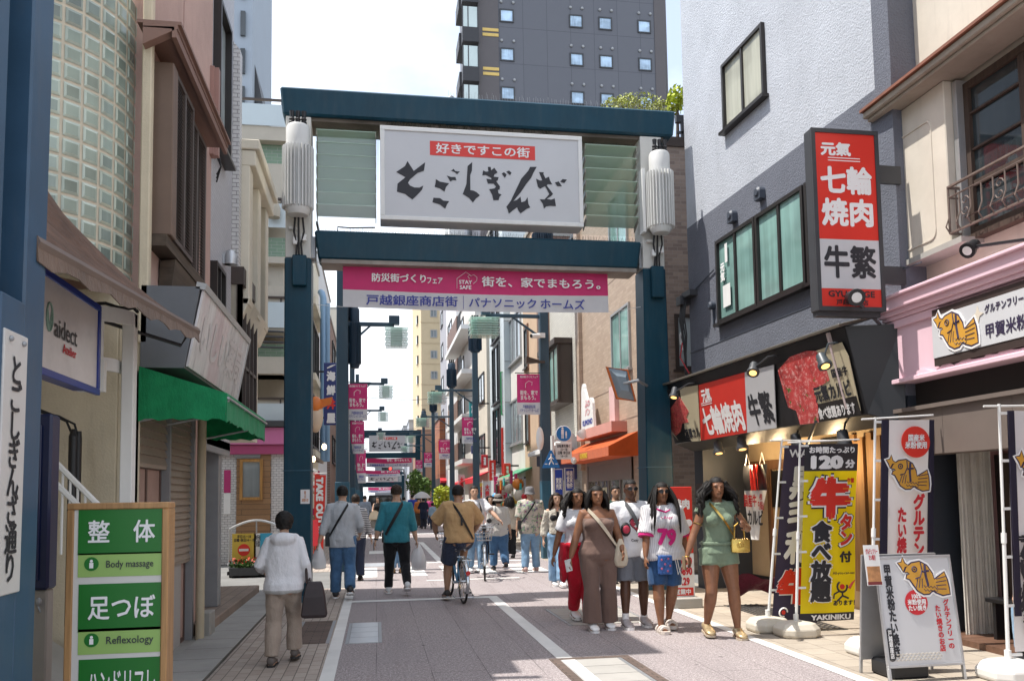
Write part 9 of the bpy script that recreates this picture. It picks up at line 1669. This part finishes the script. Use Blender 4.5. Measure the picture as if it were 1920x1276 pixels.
fp=thing('pouch','blue floral print pouch hanging at waist of the number 79 jersey','pouch',A.W(V((-.03,-.2,.8)))); c=A.W(V((-.035,-.185,.455*A.H))); flp=paint('blue_floral',(.03,.10,.32),.6,.9,38); part(fp,'bag_body',flp,lambda mb: mb.rings([[c+V((x*.085,y*.03,z)) for x,y in ((-1,-.6),(-.8,-1),(.8,-1),(1,-.6),(1,1),(-1,1))] for z in (-.12,-.11,.09,.10)]),bevel=.01); part(fp,'flower_print',paint('flower_pink',(.5,.12,.2),.6,.5,20),lambda mb:[mb.ell(c+V((x,-.031,z)),(.013,.004,.013),8,6) for x,z in ((-.05,.05),(.03,.06),(-.01,.0),(.05,-.02),(-.05,-.05),(.02,-.08))]); part(fp,'belt',dend,lambda mb: mb.tube([c+V((-.08,0,.09)),c+V((-.14,.06,.14)),c+V((-.16,.2,.16))],.008,5))
MB().tube([A.W(V((.12,-.14,.50*A.H))),A.W(V((.15,-.13,.42*A.H))),A.W(V((.19,-.10,.36*A.H)))],.006,4).tube([A.W(V((.10,-.15,.48*A.H))),A.W(V((.13,-.15,.38*A.H))),A.W(V((.20,-.08,.44*A.H)))],.005,4).build('drawstring',M['whiteink'],A.t)
sunglasses(A,'dark sunglasses worn by woman in number 79 jersey')
# 15 green playsuit
gr=cloth('sage_satin',(.17,.225,.155),.08,bump=.3,rough=.55); p=PZ(1352,1194); A=person('woman in sage green playsuit with shiny gold bag outside the grill restaurant',(p.x,p.y),1.76,-.12,'f',1.05,SK['c'] if False else SK['e'],dict(mat=hair_b,style='curly',ln=.76,n=110,seed=17),dict(mat=gr,e=.014,hem=.52,sleeve=.22,se=.022,collar=True,wr=.008,name='playsuit_top'),dict(mat=gr,len=.34,r=(.060,.062,.061),e=.010,waist=.60,belt=gr,wr=.008,name='playsuit_shorts'),dict(mat=paint('gold_leather',(.55,.42,.24),.3,.1,8,metal=.5),sm=paint('beige_sole',(.5,.42,.32),.6)),arms=((.135,-.13,.70,.5,.6,-.4),(-.215,-.04,.50)),legs=((.05,-.02,0),(-.02,.06,.02)),vox=.0075,leg_g=1.06)
gold=paint('gold_metallic',(.60,.40,.10),.25,.15,6,metal=.85); gbg=sling(A,'shiny gold handbag on chain strap at the hip of woman in green','' or -.055,.105,gold,(.10,.045,.075),bz=.575,by=-.13,w=.012); c=A.W(V((.105*A.H,-.14,.60*A.H))); part(gbg,'handle',gold,lambda mb: mb.tube([c+V((-.06,-.03,.04)),c+V((-.05,-.03,.17)),c+V((.0,-.03,.21)),c+V((.05,-.03,.17)),c+V((.06,-.03,.04))],.010,6),smooth=True); part(gbg,'emblem',gold,lambda mb: mb.torus(c+V((0,-.075,-.03)),(0,1,0),.028,.006,16,6))
ph=thing('phone','phone held at her side by woman in green','phone',A.J[1]['hand']); h_=A.J[1]['hand']; part(ph,'body',paint('phone_bronze',(.25,.18,.11),.3),lambda mb: mb.box(h_+V((-.02,-.05,-.055)),h_+V((-.008,.025,.09))),bevel=.004)
ph=thing('phone','dark phone raised in her hand by woman in green','phone',A.J[0]['hand']); h_=A.J[0]['hand']; part(ph,'body',M['black'],lambda mb: mb.hexa([h_+V((x,y,z)) for x,y,z in ((-.03,-.03,-.05),(-.02,.03,-.05),(-.01,.03,-.045),(-.02,-.03,-.045),(-.09,-.03,.07),(-.08,.03,.07),(-.07,.03,.075),(-.08,-.03,.075))])); MB().tube([A.J[1]['wr']+V((.026*math.cos(a),.026*math.sin(a),.0)) for a in [q*math.pi/6 for q in range(12)]],.004,4,closed=True).build('bracelet',gold,A.t,True); MB().torus(A.J[1]['sh'].lerp(A.J[1]['el'],.6),A.J[1]['el']-A.J[1]['sh'],.052,.004,18,5).build('arm_cuff',gold,A.t,True)
# 16.. people far down the street
def far(label,px,y,H,rot,kind,topc,botc,hairm=hair_b,ln=1.93,**k):
    X_=PY(px,930,y).x; return person(label,(X_,y),H,rot,kind,k.pop('g',1.03),SK['a'],dict(mat=hairm,style=k.pop('hs','short'),seed=int(px)),dict(mat=topc,e=.028,hem=k.pop('hem',.47),boxy=.11,sleeve=k.pop('sl',1.7),se=.018,vox=.02),dict(mat=botc,len=ln,vox=.02,r=(.062,.058,.05,.046)),dict(mat=M['black'],sm=sol),vox=.016,**k)
nvy=cloth('far_navy',(.02,.028,.055)); 
A=far('older man in blue grey shirt and dark trousers walking away with a cane',684,37,1.68,math.pi,'m',cloth('far_bluegrey',(.20,.24,.30)),nvy,arms=((.16,0,.48),(-.20,-.05,.50))); h_=A.J[1]['hand']; cn=thing('walking_cane','thin walking cane beside the older man in blue grey shirt','cane',(h_.x,h_.y,0)); part(cn,'stick',M['black'],lambda mb: mb.tube([h_,(h_.x+.06,h_.y+.1,0)],.012,6))
A=far('woman in sleeveless black top pushing a stroller towards us',708,35.5,1.62,0,'f',blk,cloth('far_grey',(.2,.2,.2)),sl=0,hs='bob',arms=((.12,-.2,.58),(-.12,-.2,.58)))
st=thing('stroller','beige canopied stroller pushed by the woman in black','stroller',(A.t.location.x-.12,34.7,0)); c=V(st.location); part(st,'canopy',crm,lambda mb: mb.rings([[c+V((.24*math.cos(a)*w,.1-.3*w,.62+.36*math.sin(a)*w+.1*w)) for a in [q*math.pi/8 for q in range(9)]] for w in (.4,.8,1,.95)]),smooth=True); part(st,'seat',paint('stroller_grey',(.15,.14,.13),.7),lambda mb: mb.box(c+V((-.22,-.15,.35)),c+V((.22,.2,.68))),bevel=.05); part(st,'frame',M['black'],lambda mb:[mb.tube([c+V((s*.24,-.3,.1)),c+V((s*.23,.05,.6)),c+V((s*.2,.6,1.0))],.015,6) for s in (-1,1)]+[mb.tube([c+V((-.2,.6,1.0)),c+V((.2,.6,1.0))],.015,6)]); 
for sx in (-1,1):
    for sy in (-.3,.3): part(st,'wheel',M['rubber'],lambda mb: mb.torus(c+V((sx*.24,sy,.1)),(1,0,0),.085,.02,16,6),smooth=True)
A=far('woman in dark navy dress walking away beneath a white parasol',794,42,1.58,math.pi,'f',nvy,cloth('far_dark',(.03,.035,.05)),hs='bob',hem=.30,sl=1.2,arms=((.13,-.15,.62),(-.16,0,.5)))
def parasol(label,px,py,y,w):
    c=PY(px,py,y); t=thing('parasol',label,'parasol',c); part(t,'canopy',translucent(paint('parasol_white',(.66,.66,.66),.6,.05),.4),lambda mb: mb.rings([[c+V((w*k*math.cos(a)*(1 if q%2 else .97),w*k*math.sin(a)*(1 if q%2 else .97),z)) for q,a in [(q,q*math.pi/8) for q in range(16)]] for k,z in ((1,-.14),(.85,-.02),(.55,.10),(.25,.17),(.03,.19))]),smooth=True); part(t,'shaft',M['grey'],lambda mb: mb.tube([c+V((0,0,.22)),c+V((0,.05,-.75))],.01,5))
parasol('white parasol over the woman in navy dress',791,928,42,.47); parasol('smaller farther white parasol right of first one',826,928,52,.38)
A=far('person in light grey top walking under the smaller parasol',826,52.5,1.55,math.pi,'f',cloth('far_lav',(.35,.32,.38)),nvy,hs='bob')
A=far('person in orange top walking beside the navy dress woman',785,43.5,1.60,math.pi,'f',cloth('far_orange',(.50,.17,.05)),cloth('far_brown',(.10,.07,.05)))
A=far('man in bright blue jacket walking away left of the parasol',773,46,1.72,math.pi,'m',cloth('far_blue',(.03,.06,.34)),dend,sl=1.8)
A=far('child in pale blue top and dark skirt walking away by the parasol',811,41,1.30,math.pi,'f',cloth('far_pale_blue',(.25,.36,.46)),nvy,hs='bob')
A=far('woman in magenta top walking away behind the child',806,47,1.58,math.pi,'f',cloth('far_magenta',(.42,.05,.18)),nvy)
A=far('passer-by in striped white top far behind the teal shirt man',757,40,1.6,math.pi,'f',stm,nvy); A=far('passer-by in pinkish top behind the man with backpack',919,22,1.6,0,'f',cloth('far_pink',(.45,.30,.28)),nvy,hs='long')
A=far('woman with dark hair and beige top behind the hat woman',955,21,1.58,math.pi,'f',cloth('far_beige',(.45,.40,.33)),blk,hs='long'); A=far('distant passer-by in purple by the far right posts',842,56,1.6,math.pi,'f',cloth('far_purple',(.16,.10,.20)),nvy); A=far('distant walker in white shirt at the end of the street',716,70,1.65,0,'m',wht,nvy); A=far('distant walker in grey near the second gate',738,66,1.62,0,'f',cloth('far_g2',(.3,.3,.32)),nvy); A=far('distant walker in brown near the second gate',749,58,1.6,math.pi,'m',MATS['far_brown'],nvy)
A=far('woman in white blouse beyond the grey shirt man on left pavement',664,30,1.58,math.pi,'f',wht,nvy,hs='bob')
# seated customer inside the bakery
q=FP.p(1.15,.2,-.62); A=person('customer in white blouse seated on the bench inside pink bakery',(q.x,q.y,-.09),1.60,-1.1,'f',1.02,SK['a'],dict(mat=hair_d,style='long',ln=.72,n=40,seed=41),dict(mat=wht,e=.025,hem=.5,sleeve=1.2,se=.02),dict(mat=denl,len=1.9),dict(mat=blk,sm=sol),legs=((0,-.27,.05),(0,-.25,.05)),hipz=.36,lean=.15,arms=((.1,-.2,.58),(-.1,-.2,.58)),vox=.011)
# dark van parked far along the road
vx=PY(715,930,50).x; v=thing('van','dark van with a lit red tail lamp far along the road','van',(vx,50,0)); vm=paint('van_black',(.02,.022,.025),.25,.1,2)
part(v,'body',vm,lambda mb: mb.rings([[V((vx+x*w,y,z)) for x,z in ((-.84,.25),(.84,.25),(.86,.95),(.72,1.75),(-.72,1.75),(-.86,.95))] for y,w in ((50,.97),(50.15,1),(53.5,1),(54.2,.9))]),bevel=.04); part(v,'rear_window',M['windark'],lambda mb: mb.hexa([(vx-.66,49.985,1.05),(vx+.66,49.985,1.05),(vx+.66,50.05,1.05),(vx-.66,50.05,1.05),(vx-.58,49.985,1.6),(vx+.58,49.985,1.6),(vx+.58,50.05,1.6),(vx-.58,50.05,1.6)]))
for s in (-1,1): part(v,'tail_lamp',emit('tail_lamp_red',(1,.12,.05),2) if s<0 else paint('tail_red',(.4,.02,.02),.3),lambda mb: mb.box((vx+s*.80-.06,49.97,.65),(vx+s*.80+.06,50.02,1.0))); part(v,'wheel',M['rubber'],lambda mb: mb.cyl((vx+s*.7,50.7,.32),(vx+s*.86,50.7,.32),.32,n=20))
